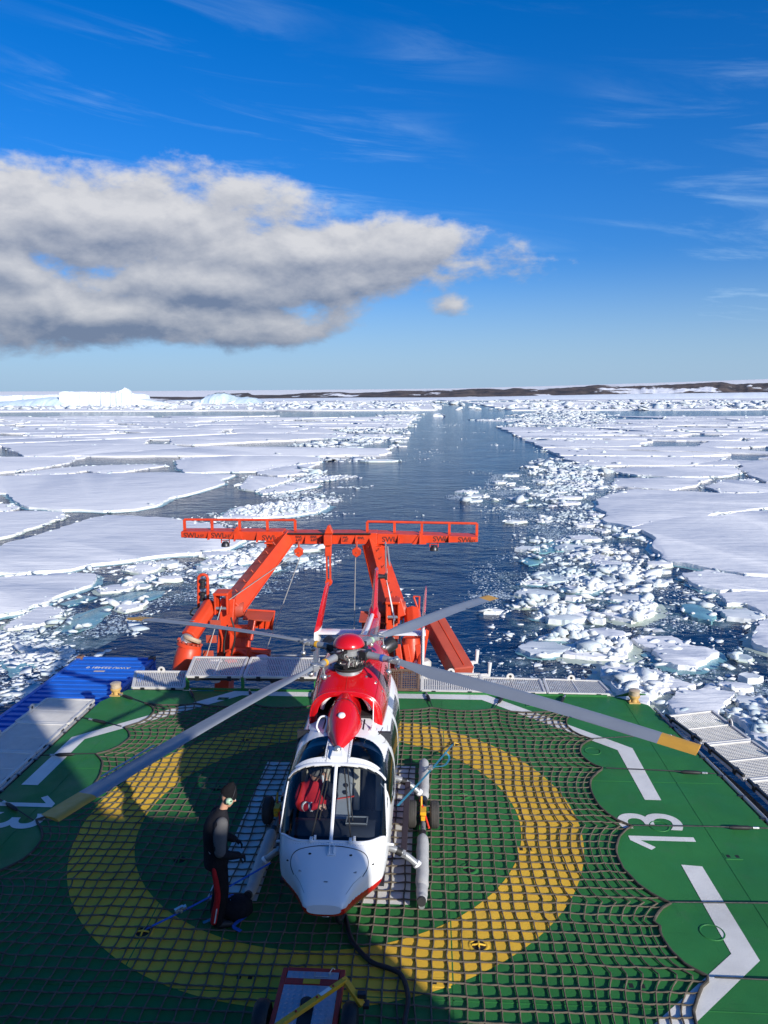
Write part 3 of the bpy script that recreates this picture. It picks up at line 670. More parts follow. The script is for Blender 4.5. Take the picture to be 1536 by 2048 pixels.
brash(LA, 5000, 0.05, 0.26, 'pale slush of ice bits left of the wake', 31, 7.0, 0.52, SLUSH, 0.22, 'slush_ice')
brash(LA, 800, 0.10, 0.9, 'loose white brash ice left of the wake', 32, 8.0, 0.56)
brash([(-40, 1300), (70, 1265), (90, 1290), (60, 1330), (-60, 1370)], 800, 0.15, 0.7, 'patch of packed white brash beside the container', 33, 10.0, 0.3)
brash([(560, 905), (640, 872), (720, 848), (770, 830), (835, 828), (825, 852), (795, 880), (790, 905), (780, 935), (700, 936), (640, 955), (570, 945)], 5500, 0.30, 3.4, 'belt of brash ice along the left margin of the far wake', 34, 11.0, 0.50)
brash([(500, 985), (640, 948), (720, 945), (720, 1012), (660, 1035), (520, 1045)], 1800, 0.12, 1.0, 'scattered brash at the left margin of the wake', 35, 9.0, 0.5)
brash([(560, 1330), (640, 1100), (720, 1000), (800, 900), (870, 840), (960, 840), (1010, 900), (1030, 960), (960, 1080), (1000, 1180), (960, 1330)], 700, 0.06, 0.7, 'few stray ice bits drifting in the open wake', 36, 12.0, 0.62)
brash([(100, 1100), (500, 1000), (560, 1010), (540, 1080), (300, 1130), (80, 1180)], 300, 0.15, 0.6, 'stray lumps in the left lead', 37, 9.0, 0.5)
# loose cakes of ice drifting among the brash, one by one
def cakes(zone, n, smin, smax, label, group, seed):
    poly = px_poly(zone); rng = random.Random(seed); xs = [p[0] for p in poly]; ys = [p[1] for p in poly]; c = 0; tries = 0; placed = []
    while c < n and tries < 4000:
        tries += 1; x, y = rng.uniform(min(xs), max(xs)), rng.uniform(min(ys), max(ys)); r = rng.uniform(smin, smax)
        if not inside(poly, np.array([x]), np.array([y]))[0]: continue
        if any((x - a) ** 2 + (y - b) ** 2 < (r + q) ** 2 * 0.8 for a, b, q in placed): continue
        if any(inside(fl, np.array([x]), np.array([y]))[0] for fl in ALLFLOES[:len(TR)]): continue
        k = rng.randint(5, 8); a0 = rng.uniform(0, 6.28); st = rng.uniform(0.55, 0.9)
        pl = [(x + r * rng.uniform(0.7, 1.15) * cos(a0 + 2 * pi * i / k), y + st * r * rng.uniform(0.7, 1.15) * sin(a0 + 2 * pi * i / k)) for i in range(k)]
        placed.append((x, y, r)); floe(pl, rng.uniform(0.3, 0.8), label, group, name='ice_cake', cat='ice cake', seed=seed * 77 + c, fine=0.4, mat=rng.choice([SNOW, RUBBLE, RUBBLE]), foot=r * 0.14 if rng.random() < 0.6 else None); c += 1
cakes(RA, 85, 0.5, 2.3, 'small loose ice cake in the brash right of the wake', 'loose ice cakes right of the wake', 51)
cakes([(1030, 850), (1060, 832), (1230, 838), (1200, 870), (1240, 905), (1250, 945), (1120, 955), (1050, 935), (1090, 905), (1060, 890)], 40, 1.5, 5.0, 'ice cake in the far brash along the right margin of the wake', 'far ice cakes right of the wake', 52)
cakes([(600, 905), (640, 872), (720, 848), (770, 830), (840, 828), (830, 852), (800, 880), (800, 905), (785, 935), (700, 936), (640, 955)], 40, 1.5, 5.0, 'ice cake in the far brash along the left margin of the wake', 'far ice cakes left of the wake', 53)
cakes([(800, 832), (860, 808), (930, 804), (1040, 806), (1060, 830), (960, 836), (880, 836)], 8, 3.0, 7.0, 'ice cake adrift where the wake fades into the far pack', 'ice cakes at the far end of the wake', 55)
cakes([(430, 1115), (530, 1085), (640, 1100), (520, 1160), (430, 1200), (340, 1225), (260, 1265), (260, 1140)], 14, 0.7, 2.4, 'small loose ice cake in the brash left of the wake', 'loose ice cakes left of the wake', 54)
# thin films of frazil between the lumps
def film_mat():
    m = bpy.data.materials.new('frazil film'); m.use_nodes = True; t = m.node_tree; b = t.nodes['Principled BSDF']; n = NT(t)
    c = n.new('ShaderNodeNewGeometry').outputs['Position']; f = n.noise(c, 0.16, 7, 0.62, 0.6); f2 = n.noise(c, 1.4, 5, 0.65, 0.3)
    a = n.m('MULTIPLY', n.ss(f, 0.46, 0.62), n.lin(f2, 0.3, 0.7, 0.35, 1.0))
    t.links.new(n.mix(n.ss(f2, 0.4, 0.72), (0.12, 0.25, 0.30, 1), (0.44, 0.54, 0.57, 1)), b.inputs['Base Color']); b.inputs['Roughness'].default_value = 0.5
    t.links.new(n.m('MULTIPLY', a, 0.8), b.inputs['Alpha'])
    bn = n.new('ShaderNodeBump'); bn.inputs['Distance'].default_value = 0.1; t.links.new(n.noise(c, 4.0, 4, 0.65), bn.inputs['Height']); t.links.new(bn.outputs[0], b.inputs['Normal']); return m
FILM = film_mat()
for zn, lab in ((RA, 'grey frazil film between the brash right of the wake'), (LA, 'grey frazil film between the brash left of the wake')):
    m_ = MB(); pl = px_poly(zn); m_.add([(x, y, SEA + 0.012) for x, y in pl], [list(range(len(pl)))]); tag(m_.build('frazil_film', FILM, fix=True), lab, kind='stuff')
# hummocks standing on the far pack
rng = np.random.default_rng(40); P = []; SZ = []
for k in range(1800):
    px = rng.uniform(-350, 1850); py = 803 + 18 * rng.random() ** 1.4
    if 850 < px < 1050 and py > 806 and rng.random() < 0.72: continue
    p = sea_px(px, py); s = rng.gamma(1.5, 1.1) + 0.6
    P.append((p.x, p.y, SEA + 1.5)); SZ.append((s * 2.4, s * 1.1, s * 0.55))
chunk_mesh('ice_hummocks', np.array(P), np.array(SZ), RUBBLE, 41, label='jumbled white hummocks on the far pack ice')
rng = np.random.default_rng(43); P = []; SZ = []
for fi, fl in enumerate(ALLFLOES):
    m = len(fl); near_ = fi < len(TR)
    for k in range(m // 2 if near_ else max(5, m // 5)):
        a = fl[rng.integers(0, m)]; dd = sqrt((a[0] - CAM.x) ** 2 + (a[1] - CAM.y) ** 2)
        if dd > 900: continue
        s = (rng.gamma(1.4, 0.07) + 0.05) * (0.9 if near_ else 1.3) * (0.6 + dd / 300.0)
        P.append((a[0] + rng.normal() * 0.6, a[1] + rng.normal() * 0.6, SEA + 0.30)); SZ.append((s * 1.9, s * 0.9, s * 0.6))
chunk_mesh('floe_edge_rubble', np.array(P), np.array(SZ), RUBBLE, 44, label='crumbled ice lumps along the edges of the pack floes')

# ---- icebergs
def berg(label, base_px, top, depth, mat, seed, base_y=812, rough=1.0, blend=0.15):
    """an iceberg: front outline given as (photo x, photo y of its crest), standing on the pack"""
    rnd = random.Random(seed); b0 = sea_px(base_px, base_y); t_ = thing('iceberg', label, 'iceberg', (b0.x, b0.y, SEA)); Y0 = b0.y
    out = []
    for i in range(len(top) - 1):
        (x0, y0), (x1, y1) = top[i], top[i + 1]; k = max(1, int(abs(x1 - x0) / 2.5))
        for q in range(k): out.append((lerp(x0, x1, q / k), lerp(y0, y1, q / k)))
    out.append(top[-1]); rows = []
    for (px, py) in out:
        p = aty(px, py, Y0); h = max(0.4, p.z - SEA); col = []
        prof = [(0.0, 0.0), (0.0 + blend * 0.25, 0.55), (blend * 0.6, 0.9), (blend, 1.0), (0.5, 1.02), (0.85, 0.9), (1.0, 0.0)]
        for (dy, hz) in prof:
            j = mnoise.noise(Vector((p.x * 0.06, dy * 9, seed * 3.3))) + 0.5 * mnoise.noise(Vector((p.x * 0.22, dy * 9, seed * 5.1))) + 0.35 * mnoise.noise(Vector((p.x * 0.6, dy * 3, seed * 7.7)))
            col.append(Vector((p.x, Y0 + dy * depth + j * 7 * max(rough, 0.7), SEA - 0.5 + h * hz * (1 + 0.05 * rough * mnoise.noise(Vector((p.x * 0.1, dy * 5 + 9, seed)))))))
        rows.append(col)
    m_ = MB(); m_.loft(rows, cap=True, closed=False); m_.build('ice_body', mat, t_, smooth=32, fix=True); return t_
berg('tall flat topped tabular iceberg with a sheer white face', 205, [(117, 812), (118, 784), (122, 782.5), (170, 783.5), (225, 785), (262, 786), (270, 788), (272, 797), (290, 800), (306, 804), (312, 811)], 90, BERG, 1, 812, 0.35, 0.06)
berg('small jagged iceberg spire rising behind the tabular iceberg', 240, [(222, 800), (226, 783), (233, 779), (238, 778), (242, 774.5), (247, 778), (252, 784), (256, 800)], 50, BERG, 2, 809, 1.0, 0.4)
berg('low domed iceberg at the left border', 55, [(-150, 812), (-60, 804), (-10, 802), (10, 799), (40, 797), (70, 793), (92, 795), (105, 799), (116, 806), (120, 812)], 120, BERGB, 3, 813, 0.6, 0.5)
berg('flat white iceberg behind the domed one at the left border', 40, [(-120, 806), (-118, 792), (0, 790.5), (60, 790), (95, 789), (97, 806)], 90, BERG, 4, 808.5, 0.4, 0.1)
berg('rounded iceberg with a blue hollow in front of the dark headland', 430, [(378, 808), (388, 800), (402, 790), (420, 785.5), (436, 785), (452, 790), (470, 794), (482, 793), (496, 795), (506, 800), (522, 807)], 110, BERGB, 5, 808, 1.1, 0.6)
berg('small block of glacier ice standing in the far wake', 878, [(866, 834), (867, 827), (875, 825), (884, 826), (890, 829), (891, 834)], 8, BERG, 6, 834, 1.0, 0.3)

# ---- land
def rock_mat():
    m = bpy.data.materials.new('bare coastal rock'); m.use_nodes = True; t = m.node_tree; b = t.nodes['Principled BSDF']; n = NT(t)
    c = n.new('ShaderNodeNewGeometry').outputs['Position']
    f = n.noise(c, 0.012, 8, 0.65, 0.3); f2 = n.noise(c, 0.0032, 5, 0.6, 0.4)
    rk = n.mix(n.ss(f, 0.35, 0.65), (0.030, 0.026, 0.028, 1), (0.12, 0.088, 0.070, 1))
    mp = n.new('ShaderNodeMapping'); mp.inputs['Scale'].default_value = (0.6, 0.5, 3.0); t.links.new(c, mp.inputs[0])
    s = n.ss(n.m('ADD', n.noise(mp.outputs[0], 0.008, 7, 0.62, 0.5), n.m('MULTIPLY', n.m('SUBTRACT', f2, 0.5), 0.9)), 0.60, 0.66)
    t.links.new(n.mix(s, rk, (0.80, 0.80, 0.82, 1)), b.inputs['Base Color']); b.inputs['Roughness'].default_value = 0.9
    bn = n.new('ShaderNodeBump'); bn.inputs['Distance'].default_value = 14; bn.inputs['Strength'].default_value = 0.8
    t.links.new(f, bn.inputs['Height']); t.links.new(bn.outputs[0], b.inputs['Normal']); return m
ROCK = rock_mat()
def ridge(name, prof, dist, depth, mat, label, seed, amp, baseoff=0.0):
    xs = np.arange(prof[0][0], prof[-1][0] + 0.01, 4.0); top = np.interp(xs, [p[0] for p in prof], [p[1] for p in prof]); rows = []
    for px, py in zip(xs, top):
        d = ray(px, 800); u = Vector((d.x, d.y, 0)).normalized(); dp = u.dot(Vector((FWD.x, FWD.y, 0)).normalized()); col = []
        base = CAM + u * (dist / dp); dd = ray(px, py); hh = CAM.z + dd.z / sqrt(dd.x ** 2 + dd.y ** 2) * (dist / dp + depth * 0.35) - SEA
        for q, (fr_, hz) in enumerate([(0, -0.08), (0.06, 0.22), (0.14, 0.48), (0.24, 0.78), (0.35, 1.0), (0.55, 0.92), (1.0, 0.5)]):
            p = base + u * depth * fr_; nz = mnoise.noise(Vector((px * 0.035, fr_ * 5, seed))) + 0.6 * mnoise.noise(Vector((px * 0.11, fr_ * 9, seed + 4)))
            z = hh * hz * (1 + (amp * nz if hz > 0 else 0)) if q != 4 else hh * (1 + 0.3 * amp * nz)
            col.append(Vector((p.x, p.y, SEA + z + baseoff)))
        rows.append(col)
    m_ = MB(); m_.loft(rows, cap=False, closed=False); return tag(m_.build(name, mat, smooth=60, fix=True), label, kind='structure')
ridge('ice_cap', [(-600, 783), (0, 783), (300, 782), (560, 780), (700, 779), (900, 777), (1100, 772), (1300, 766), (1420, 762), (1536, 758), (2000, 748)], 11000, 9000, SNOW, 'pale inland ice rising along the horizon', 3, 0.02)
ridge('rocky_hills', [(-100, 801), (60, 799), (110, 795), (200, 793), (280, 794), (300, 793), (380, 794), (430, 793), (445, 788), (480, 786), (498, 785.5), (505, 790), (560, 790), (600, 787), (640, 785), (680, 784), (700, 786), (760, 784), (800, 781), (830, 782), (870, 779), (900, 781), (930, 778), (985, 777.5), (1010, 779), (1030, 776), (1060, 778), (1100, 778), (1140, 775), (1180, 772), (1205, 770), (1220, 772), (1260, 772), (1300, 771), (1340, 769), (1380, 767), (1420, 765), (1440, 765), (1470, 768), (1490, 767), (1536, 766), (1700, 762), (2000, 770)], 3600, 1500, ROCK, 'low dark rocky hills with snow patches along the shore', 7, 0.22)

ridge('shore_ice', [(-200, 803), (300, 801), (450, 798), (700, 795), (860, 795), (1000, 793), (1100, 791), (1200, 789), (1320, 787), (1440, 785.5), (1536, 784.5), (1800, 781)], 3000, 420, BERG, 'white shore ice sloping up to the rocky hills', 12, 0.10)
# ================================================================== SHIP
HULL = pm('hull blue paint', (0.02, 0.06, 0.20), 0.4, 0, 0.1, 0.5, dirt=0.3, dirtcol=(0.12, 0.06, 0.04))
SHIPW = pm('ship white paint', (0.74, 0.73, 0.70), 0.45, 0, 0.06, 0.7, dirt=0.15, dirtcol=(0.45, 0.36, 0.26))
WDECK = pm('working deck paint', (0.10, 0.12, 0.11), 0.7, 0, 0.2, 0.8, dirt=0.3)
ship = thing('ship_hull', 'blue ship hull and working deck beneath the helideck', 'ship', (0, 0, -9))
mb = MB()
hp = [(-11.6, -70), (-11.6, 8), (-10.6, 12.2), (-8, 13.6), (6, 13.6), (8.6, 12.2), (10.6, 8), (11.6, 0), (11.6, -70)]
mb.loft([[Vector((x * 0.96, y if y < 0 else y * 0.96, -11)) for x, y in hp], [Vector((x, y, -4.0)) for x, y in hp]], cap=True)
mb.build('hull', HULL, ship, fix=True, bevel=0.1)
MB().prism([(x * 0.985, y if y < 0 else y * 0.985) for x, y in hp], -3.99, -3.97).build('working_deck', WDECK, ship)
# deckhouse that carries the helideck
mb = MB(); mb.box((0.2, -14, -2.15), (11.0, 31, 3.5)); mb.build('deckhouse_below', SHIPW, ship)

# superstructure behind the camera: it shades the near half of the helideck
sup = thing('superstructure', 'white superstructure forward of the helideck, behind the viewpoint', 'superstructure', (0, -14, 0))
mb = MB(); mb.box((-0.85, -21.2, 2.8), (17.3, 20, 5.6)); hg = mb.build('hangar', SHIPW, sup, bevel=0.05)
mb = MB()
for k in range(5): mb.box((-6 + 3 * k, -11.17, 2.0), (2.7, 0.05, 3.6))
mb.build('hangar_door', GREYM, sup, bevel=0.02)
mb = MB(); mb.box((1.35, -22.0, 6.95), (20.9, 12, 2.9)); dh = mb.build('bridge_block', SHIPW, sup, bevel=0.05)
mb = MB()
for k in range(9): mb.box((-7.4 + 2.1 * k, -15.98, 7.3), (1.5, 0.05, 0.7))
mb.build('window', DARKHOLE, dh)
mb = MB(); mb.beam((8.0, -16.9, 8.4), (8.0, -16.9, 10.6), 2.3, 2.0, Vector((0, 1, 0)), 1.7, 1.6); mb.build('shading_funnel', ORANGED, sup, bevel=0.2)  # unseen, added so its shadow darkens the left deck edge
mb = MB(); mb.tube([(10.2, -17.5, 8.3), (10.2, -17.5, 13.6)], [0.3, 0.2], 12); mb.tube([(8.8, -17.5, 11.6), (11.5, -17.5, 11.6)], 0.12, 8); mb.tube([(8.6, -17.4, 8.3), (10.1, -17.5, 12.2)], 0.09, 8)
mb.build('mast', SHIPW, sup, smooth=40)  # unseen mast, added to dapple the left side with shadow
mb = MB(); mb.ball((11.3, -17.5, 12.4), 0.7, 16); mb.ball((8.9, -17.5, 12.1), 0.5, 16); mb.build('shading_radar_dome', SHIPW, sup, smooth=60)  # unseen domes, added for round shadows on the left panels

# ---- helideck
EDGE = [(-6.22, -11.2), (-6.22, 4.95), (-5.85, 5.72), (6.15, 5.86), (6.86, 5.35), (7.2, 2.3), (7.45, 0.0), (7.8, -3.2), (8.3, -11.2)]
deck = tag(MB().prism(EDGE, -0.38, 0.0).build('helideck', GREEN, fix=True), 'green painted helicopter deck with markings', kind='structure')
def ring_part(name, r0, r1, z, mat, n=120):
    m_ = MB(); a = [Vector((r0 * cos(2 * pi * k / n), r0 * sin(2 * pi * k / n), z)) for k in range(n)]; b = [Vector((r1 * cos(2 * pi * k / n), r1 * sin(2 * pi * k / n), z)) for k in range(n)]
    m_.loft([b, a], cap=False); return m_.build(name, mat, deck)
ring_part('landing_circle', 3.25, 4.25, 0.004, YELLOW)
def strip(name, pts, mat=WHITEP, z=0.005):
    m_ = MB(); m_.add([(x, y, z) for x, y in pts], [list(range(len(pts)))]); return m_.build(name, mat, deck, fix=True)
def line(name, a, b, w, z=0.005, mat=WHITEP):
    a, b = Vector(a), Vector(b); d = (b - a).normalized(); n = Vector((-d.y, d.x)) * w / 2
    return strip(name, [(a + n), (b + n), (b - n), (a - n)], mat, z)
# perimeter line with its bends
strip('perimeter_line', [(-3.15, 5.76), (3.1, 5.79), (2.95, 5.48), (-2.9, 5.49)])
strip('perimeter_line', [(3.1, 5.79), (5.9, 3.02), (5.57, 2.92), (2.95, 5.48)])
strip('perimeter_line', [(-3.15, 5.76), (-2.9, 5.49), (-5.68, 2.89), (-6.0, 2.97)])
strip('perimeter_line', [(5.9, 3.02), (5.88, 0.92), (5.59, 0.92), (5.57, 2.92)])
strip('perimeter_line', [(-6.0, 2.97), (-5.68, 2.89), (-5.69, 0.89), (-6.01, 0.89)])
strip('perimeter_line', [(5.93, -1.08), (5.97, -3.12), (5.65, -3.01), (5.62, -1.05)])
strip('perimeter_line', [(-6.0, -1.08), (-5.69, -1.05), (-5.7, -3.0), (-6.0, -3.1)])
strip('perimeter_line', [(5.97, -3.12), (2.9, -5.95), (2.75, -5.68), (5.65, -3.01)])
strip('perimeter_line', [(-6.0, -3.1), (-5.7, -3.0), (-2.8, -5.68), (-2.95, -5.95)])
text_part('deck_numeral', '3', 1.5, WHITEP, Matrix.Translation((5.53, 0.20, 0.006)) @ Matrix.Rotation(pi / 2, 4, 'Z') @ Matrix.Diagonal((0.92, 1.0, 1.0, 1)), deck, 0.012, 0.0005)
ONE = [(-0.22, 0.53), (-0.35, 0.53), (-0.62, 0.26), (-0.54, 0.17), (-0.35, 0.36), (-0.35, -0.53), (-0.22, -0.53)]
strip('deck_numeral', [(5.53 - b, -0.05 + a) for a, b in ONE]); strip('deck_numeral', [(-5.57 + b, -0.10 - a) for a, b in ONE])
text_part('deck_numeral', '3', 1.5, WHITEP, Matrix.Translation((-5.57, -0.35, 0.006)) @ Matrix.Rotation(-pi / 2, 4, 'Z') @ Matrix.Diagonal((0.92, 1.0, 1.0, 1)), deck, 0.012, 0.0005)
strip('landing_letter_leg', [(-1.54, -2.27), (-0.80, -2.27), (-0.80, 2.05), (-1.54, 2.05)])
strip('landing_letter_leg', [(0.68, -2.24), (1.42, -2.24), (1.42, 2.0), (0.68, 2.0)])
strip('landing_letter_bar', [(-0.80, -0.4), (0.68, -0.4), (0.68, 0.38), (-0.80, 0.38)])
# weld seams of the deck plating
for a, b in [((6.36, 5.6), (6.36, -11)), ((-5.3, 5.6), (-5.3, -11)), ((2.0, 5.7), (2.0, -11)), ((-2.2, 5.7), (-2.2, -11)), ((-6.1, 1.6), (7.2, 1.6)), ((-6.1, -4.0), (7.7, -4.0))]:
    m_ = MB(); m_.beam((a[0], a[1], 0.0), (b[0], b[1], 0.0), 0.018, 0.009); m_.build('weld_seam', GREEN, deck)
# tie down pots and slotted sockets let into the deck
def pot(x, y, mat):
    m_ = MB(); m_.lathe([(0.15, 0.0), (0.13, 0.014), (0.105, 0.012), (0.095, 0.007)], (x, y, 0.0), n=24, cap=False); r = m_.build('tie_down_pot', mat, deck, smooth=40)
    m_ = MB(); m_.lathe([(0.098, 0.0065), (0.05, 0.0065), (0.001, 0.0065)], (x, y, 0), n=24, cap=False); m_.build('pot_shade_disc', DARKHOLE, r)  # flat black disc stands for the shade down in the pot
    m_ = MB(); m_.tube([(x - 0.09, y, 0.012), (x, y, 0.03), (x + 0.09, y, 0.012)], 0.013, 6); m_.tube([(x, y - 0.09, 0.012), (x, y, 0.03), (x, y + 0.09, 0.012)], 0.013, 6); m_.build('pot_bar', mat, r)
for (x, y, mt) in [(2.31, -1.33, GREEN), (2.31, 0.93, GREEN), (2.36, -3.03, YELLOW), (-2.21, -3.01, YELLOW), (-2.24, -1.33, GREEN), (-2.26, 0.93, GREEN), (2.22, 3.04, YELLOW), (-2.22, 3.04, YELLOW)]: pot(x, y, mt)
def slot(x, y, mat, rot=0):
    m_ = MB(); m_.box((x, y, 0.003), (0.26, 0.16, 0.012)); q = m_.build('deck_socket', mat, deck, bevel=0.004)
    m_ = MB()
    m_.box((x - 0.07, y, 0.006), (0.055, 0.075, 0.010)); m_.box((x + 0.07, y, 0.006), (0.055, 0.075, 0.010)); m_.build('socket_slot', DARKHOLE, q)
for (x, y, mt) in [(1.84, -3.72, YELLOW), (-0.62, -3.76, YELLOW), (4.27, -3.65, GREEN), (-4.1, -3.7, GREEN), (3.25, -0.76, YELLOW), (4.1, 5.2, GREEN), (-3.3, 5.25, GREEN), (6.5, -0.79, GREEN), (1.75, -1.15, GREEN)]: slot(x, y, mt)
for (x, y) in [(5.05, 2.85), (5.6, 0.05), (5.55, -2.6), (-5.4, -1.2)]:
    m_ = MB(); m_.lathe([(0.17, 0.0), (0.165, 0.008), (0.15, 0.008), (0.145, 0.001)], (x, y, 0.001), n=28, cap=False); m_.build('plated_ring', GREEN, deck, smooth=40)
# gutter pipe and brackets along the long edges
def edge_pipe(pts, side):
    m_ = MB(); m_.tube([(x + side * 0.10, y, -0.02) for x, y in pts], 0.035, 8); m_.build('edge_pipe', STEEL, deck, smooth=40)
    m_ = MB()
    for i in range(len(pts) - 1):
        a, b = Vector(pts[i]), Vector(pts[i + 1]); k = int((b - a).length / 0.62)
        for q in range(k):
            p = a.lerp(b, (q + 0.5) / k); m_.box((p.x + side * 0.07, p.y, -0.04), (0.16, 0.05, 0.10))
    m_.build('edge_bracket', DARKM, deck)
edge_pipe([(-6.22, -8), (-6.22, 4.8)], -1); edge_pipe([(6.86, 5.2), (7.2, 2.3), (7.45, 0.0), (7.8, -3.2)], 1)
m_ = MB(); m_.add([(6.84, 5.2, -0.16), (7.18, 2.3, -0.16), (7.43, 0, -0.16), (7.78, -3.2, -0.16), (8.15, -3.2, -0.14), (7.98, -1.4, -0.14), (7.84, 0.15, -0.14), (7.64, 1.7, -0.14), (7.36, 3.2, -0.14), (7.02, 4.7, -0.14)], [list(range(10))]); m_.build('edge_gap_shade', BLACK, deck, fix=True)  # black sheet stands for the shade in the gap beside the panels
m_ = MB(); m_.box((-6.33, 0.0, -0.16), (0.2, 10.0, 0.01)); m_.build('edge_gap_shade', BLACK, deck)  # left gutter gap, darkened by the same kind of black shade sheet
m_ = MB(); m_.box((0.1, 5.83, 0.015), (11.8, 0.05, 0.05)); m_.build('edge_rail', GREEN, deck)
m_ = MB(); m_.plate([(6.20, 5.86, 0.0), (6.62, 6.10, 0.02), (6.86, 5.60, 0.16), (6.55, 5.62, 0.20)], 0.02); m_.build('corner_plate', GREEN, deck)

# ---- fold down safety panels round the deck
def panel(label, q, grid, group=None, lug=True, mat=None, legs=False):
    """q: inner-left, inner-right, outer-right, outer-left corners; grid: 'slats' or 'mesh'"""
    q = [Vector(p) for p in q]; c = sum(q, Vector()) / 4; t_ = thing('safety_panel', label, 'safety panel', (q[0] + q[1]) / 2, group)
    nrm = (q[1] - q[0]).cross(q[3] - q[0]).normalized(); mat = mat or PANELW
    m_ = MB()
    for i in range(4):
        m_.beam(q[i], q[(i + 1) % 4], 0.06, 0.06, nrm)
    m_.beam((q[0] + q[1]) / 2, (q[2] + q[3]) / 2, 0.03, 0.045, nrm)
    m_.build('frame', mat, t_, bevel=0.006)
    m_ = MB(); w = (q[1] - q[0]).length; d = (q[3] - q[0]).length
    if grid == 'slats':
        k = int(w / 0.045)
        for i in range(1, k): m_.beam(q[0].lerp(q[1], i / k), q[3].lerp(q[2], i / k), 0.026, 0.022, nrm)
        for f in (0.33, 0.66): m_.beam(q[0].lerp(q[3], f) - nrm * 0.02, q[1].lerp(q[2], f) - nrm * 0.02, 0.02, 0.02, nrm)
    else:
        k = int(w / 0.055); l = int(d / 0.055)
        for i in range(1, k): m_.beam(q[0].lerp(q[1], i / k), q[3].lerp(q[2], i / k), 0.016, 0.012, nrm)
        for i in range(1, l): m_.beam(q[0].lerp(q[3], i / l) + nrm * 0.004, q[1].lerp(q[2], i / l) + nrm * 0.004, 0.016, 0.012, nrm)
    tag(m_.build('grating', mat, t_), kind='stuff')
    m_ = MB(); m_.beam(q[0].lerp(q[1], .02) - nrm * 0.07, q[1].lerp(q[0], .02) - nrm * 0.07, 0.05, 0.05, nrm)
    for f in (0.2, 0.8): m_.box(q[0].lerp(q[1], f) - nrm * 0.04, (0.10, 0.10, 0.12))
    m_.build('hinge', DARKM, t_)
    if lug:
        p = q[3].lerp(q[2], 0.5); u = (q[2] - q[3]).normalized(); o_ = (q[3] - q[0]).normalized()
        m_ = MB(); ringp = [p + u * 0.10 * cos(a) + Vector((0, 0, 0.05 + 0.10 * sin(a))) for a in [pi * k / 8 for k in range(9)]] + [p - u * 0.10, p + u * 0.10]
        m_.plate(ringp, 0.02, o_); lg = m_.build('lifting_lug', mat, t_)
        m_ = MB(); m_.plate([p + o_ * 0 + u * 0.035 * cos(a) + Vector((0, 0, 0.07 + 0.035 * sin(a))) for a in [2 * pi * k / 12 for k in range(12)]], 0.024, o_); m_.build('lug_eye', DARKHOLE, lg)
    return t_
panel('white slatted safety panel by the left deck lamp', [(-5.75, 5.80, 0.03), (-4.45, 5.82, 0.03), (-4.62, 6.66, 0.14), (-5.98, 6.62, 0.14)], 'slats')
panel('raised shaded safety panel in front of the left gantry leg', [(-4.36, 5.82, 0.34), (-3.02, 5.86, 0.34), (-3.10, 7.02, 0.42), (-4.52, 7.0, 0.42)], 'slats', lug=False)
panel('raised shaded safety panel just left of the helicopter tail', [(-2.92, 5.86, 0.34), (-1.10, 5.90, 0.34), (-1.22, 7.06, 0.42), (-3.00, 7.02, 0.42)], 'slats', lug=False)
panel('brown mesh safety panel right behind the helicopter', [(0.55, 5.90, 0.05), (1.42, 5.90, 0.05), (1.42, 6.45, 0.36), (0.55, 6.45, 0.36)], 'mesh', lug=False, mat=pm('rusty mesh', (0.16, 0.10, 0.07), 0.7, 0.2, 0.3, 12))
panel('white slatted safety panel next to the brown mesh panel', [(1.50, 5.92, 0.03), (2.98, 5.93, 0.03), (2.98, 6.62, 0.22), (1.50, 6.62, 0.22)], 'slats')
panel('white slatted safety panel half hidden by the right rotor blade', [(3.05, 5.93, 0.03), (4.52, 5.92, 0.03), (4.50, 6.75, 0.06), (3.02, 6.75, 0.08)], 'slats')
panel('white slatted safety panel by the right deck lamp', [(4.60, 5.92, 0.03), (6.12, 5.90, 0.03), (6.02, 6.85, 0.0), (4.62, 6.85, 0.03)], 'slats')
# raised pair stands on posts
m_ = MB()
# right side (mesh panels) and left side
rpan = [((7.03, 4.62), (7.38, 3.24), (8.46, 3.52), (8.20, 5.00)), ((7.39, 3.16), (7.66, 1.72), (8.80, 2.00), (8.47, 3.44)), ((7.67, 1.64), (7.86, 0.15), (9.0, 0.35), (8.82, 1.92)), ((7.87, 0.07), (8.0, -1.4), (9.15, -1.3), (9.01, 0.27))]
rl = ['mesh safety panel on the right edge nearest the deck lamp', 'mesh safety panel beside the yellow right blade tip', 'mesh safety panel at the right border, third from the deck lamp', 'mesh safety panel at the right border, fourth from the deck lamp']
for k, q in enumerate(rpan): panel(rl[k], [(q[1][0], q[1][1], 0.02), (q[0][0], q[0][1], 0.02), (q[3][0], q[3][1], 0.02), (q[2][0], q[2][1], 0.02)], 'mesh')
ll = ['dappled safety panel on the left edge nearest the deck lamp', 'dappled safety panel on the left edge, second from the deck lamp', 'shaded safety panel at the left border, third from the deck lamp', 'shaded safety panel at the left border, fourth from the deck lamp']
for k in range(4):
    y1 = 4.95 - 1.42 * k; y0 = y1 - 1.34
    panel(ll[k], [(-6.38, y0, 0.02), (-6.38, y1, 0.02), (-7.56, y1 + 0.03, 0.02), (-7.60, y0 + 0.03, 0.02)], 'slats', lug=True)

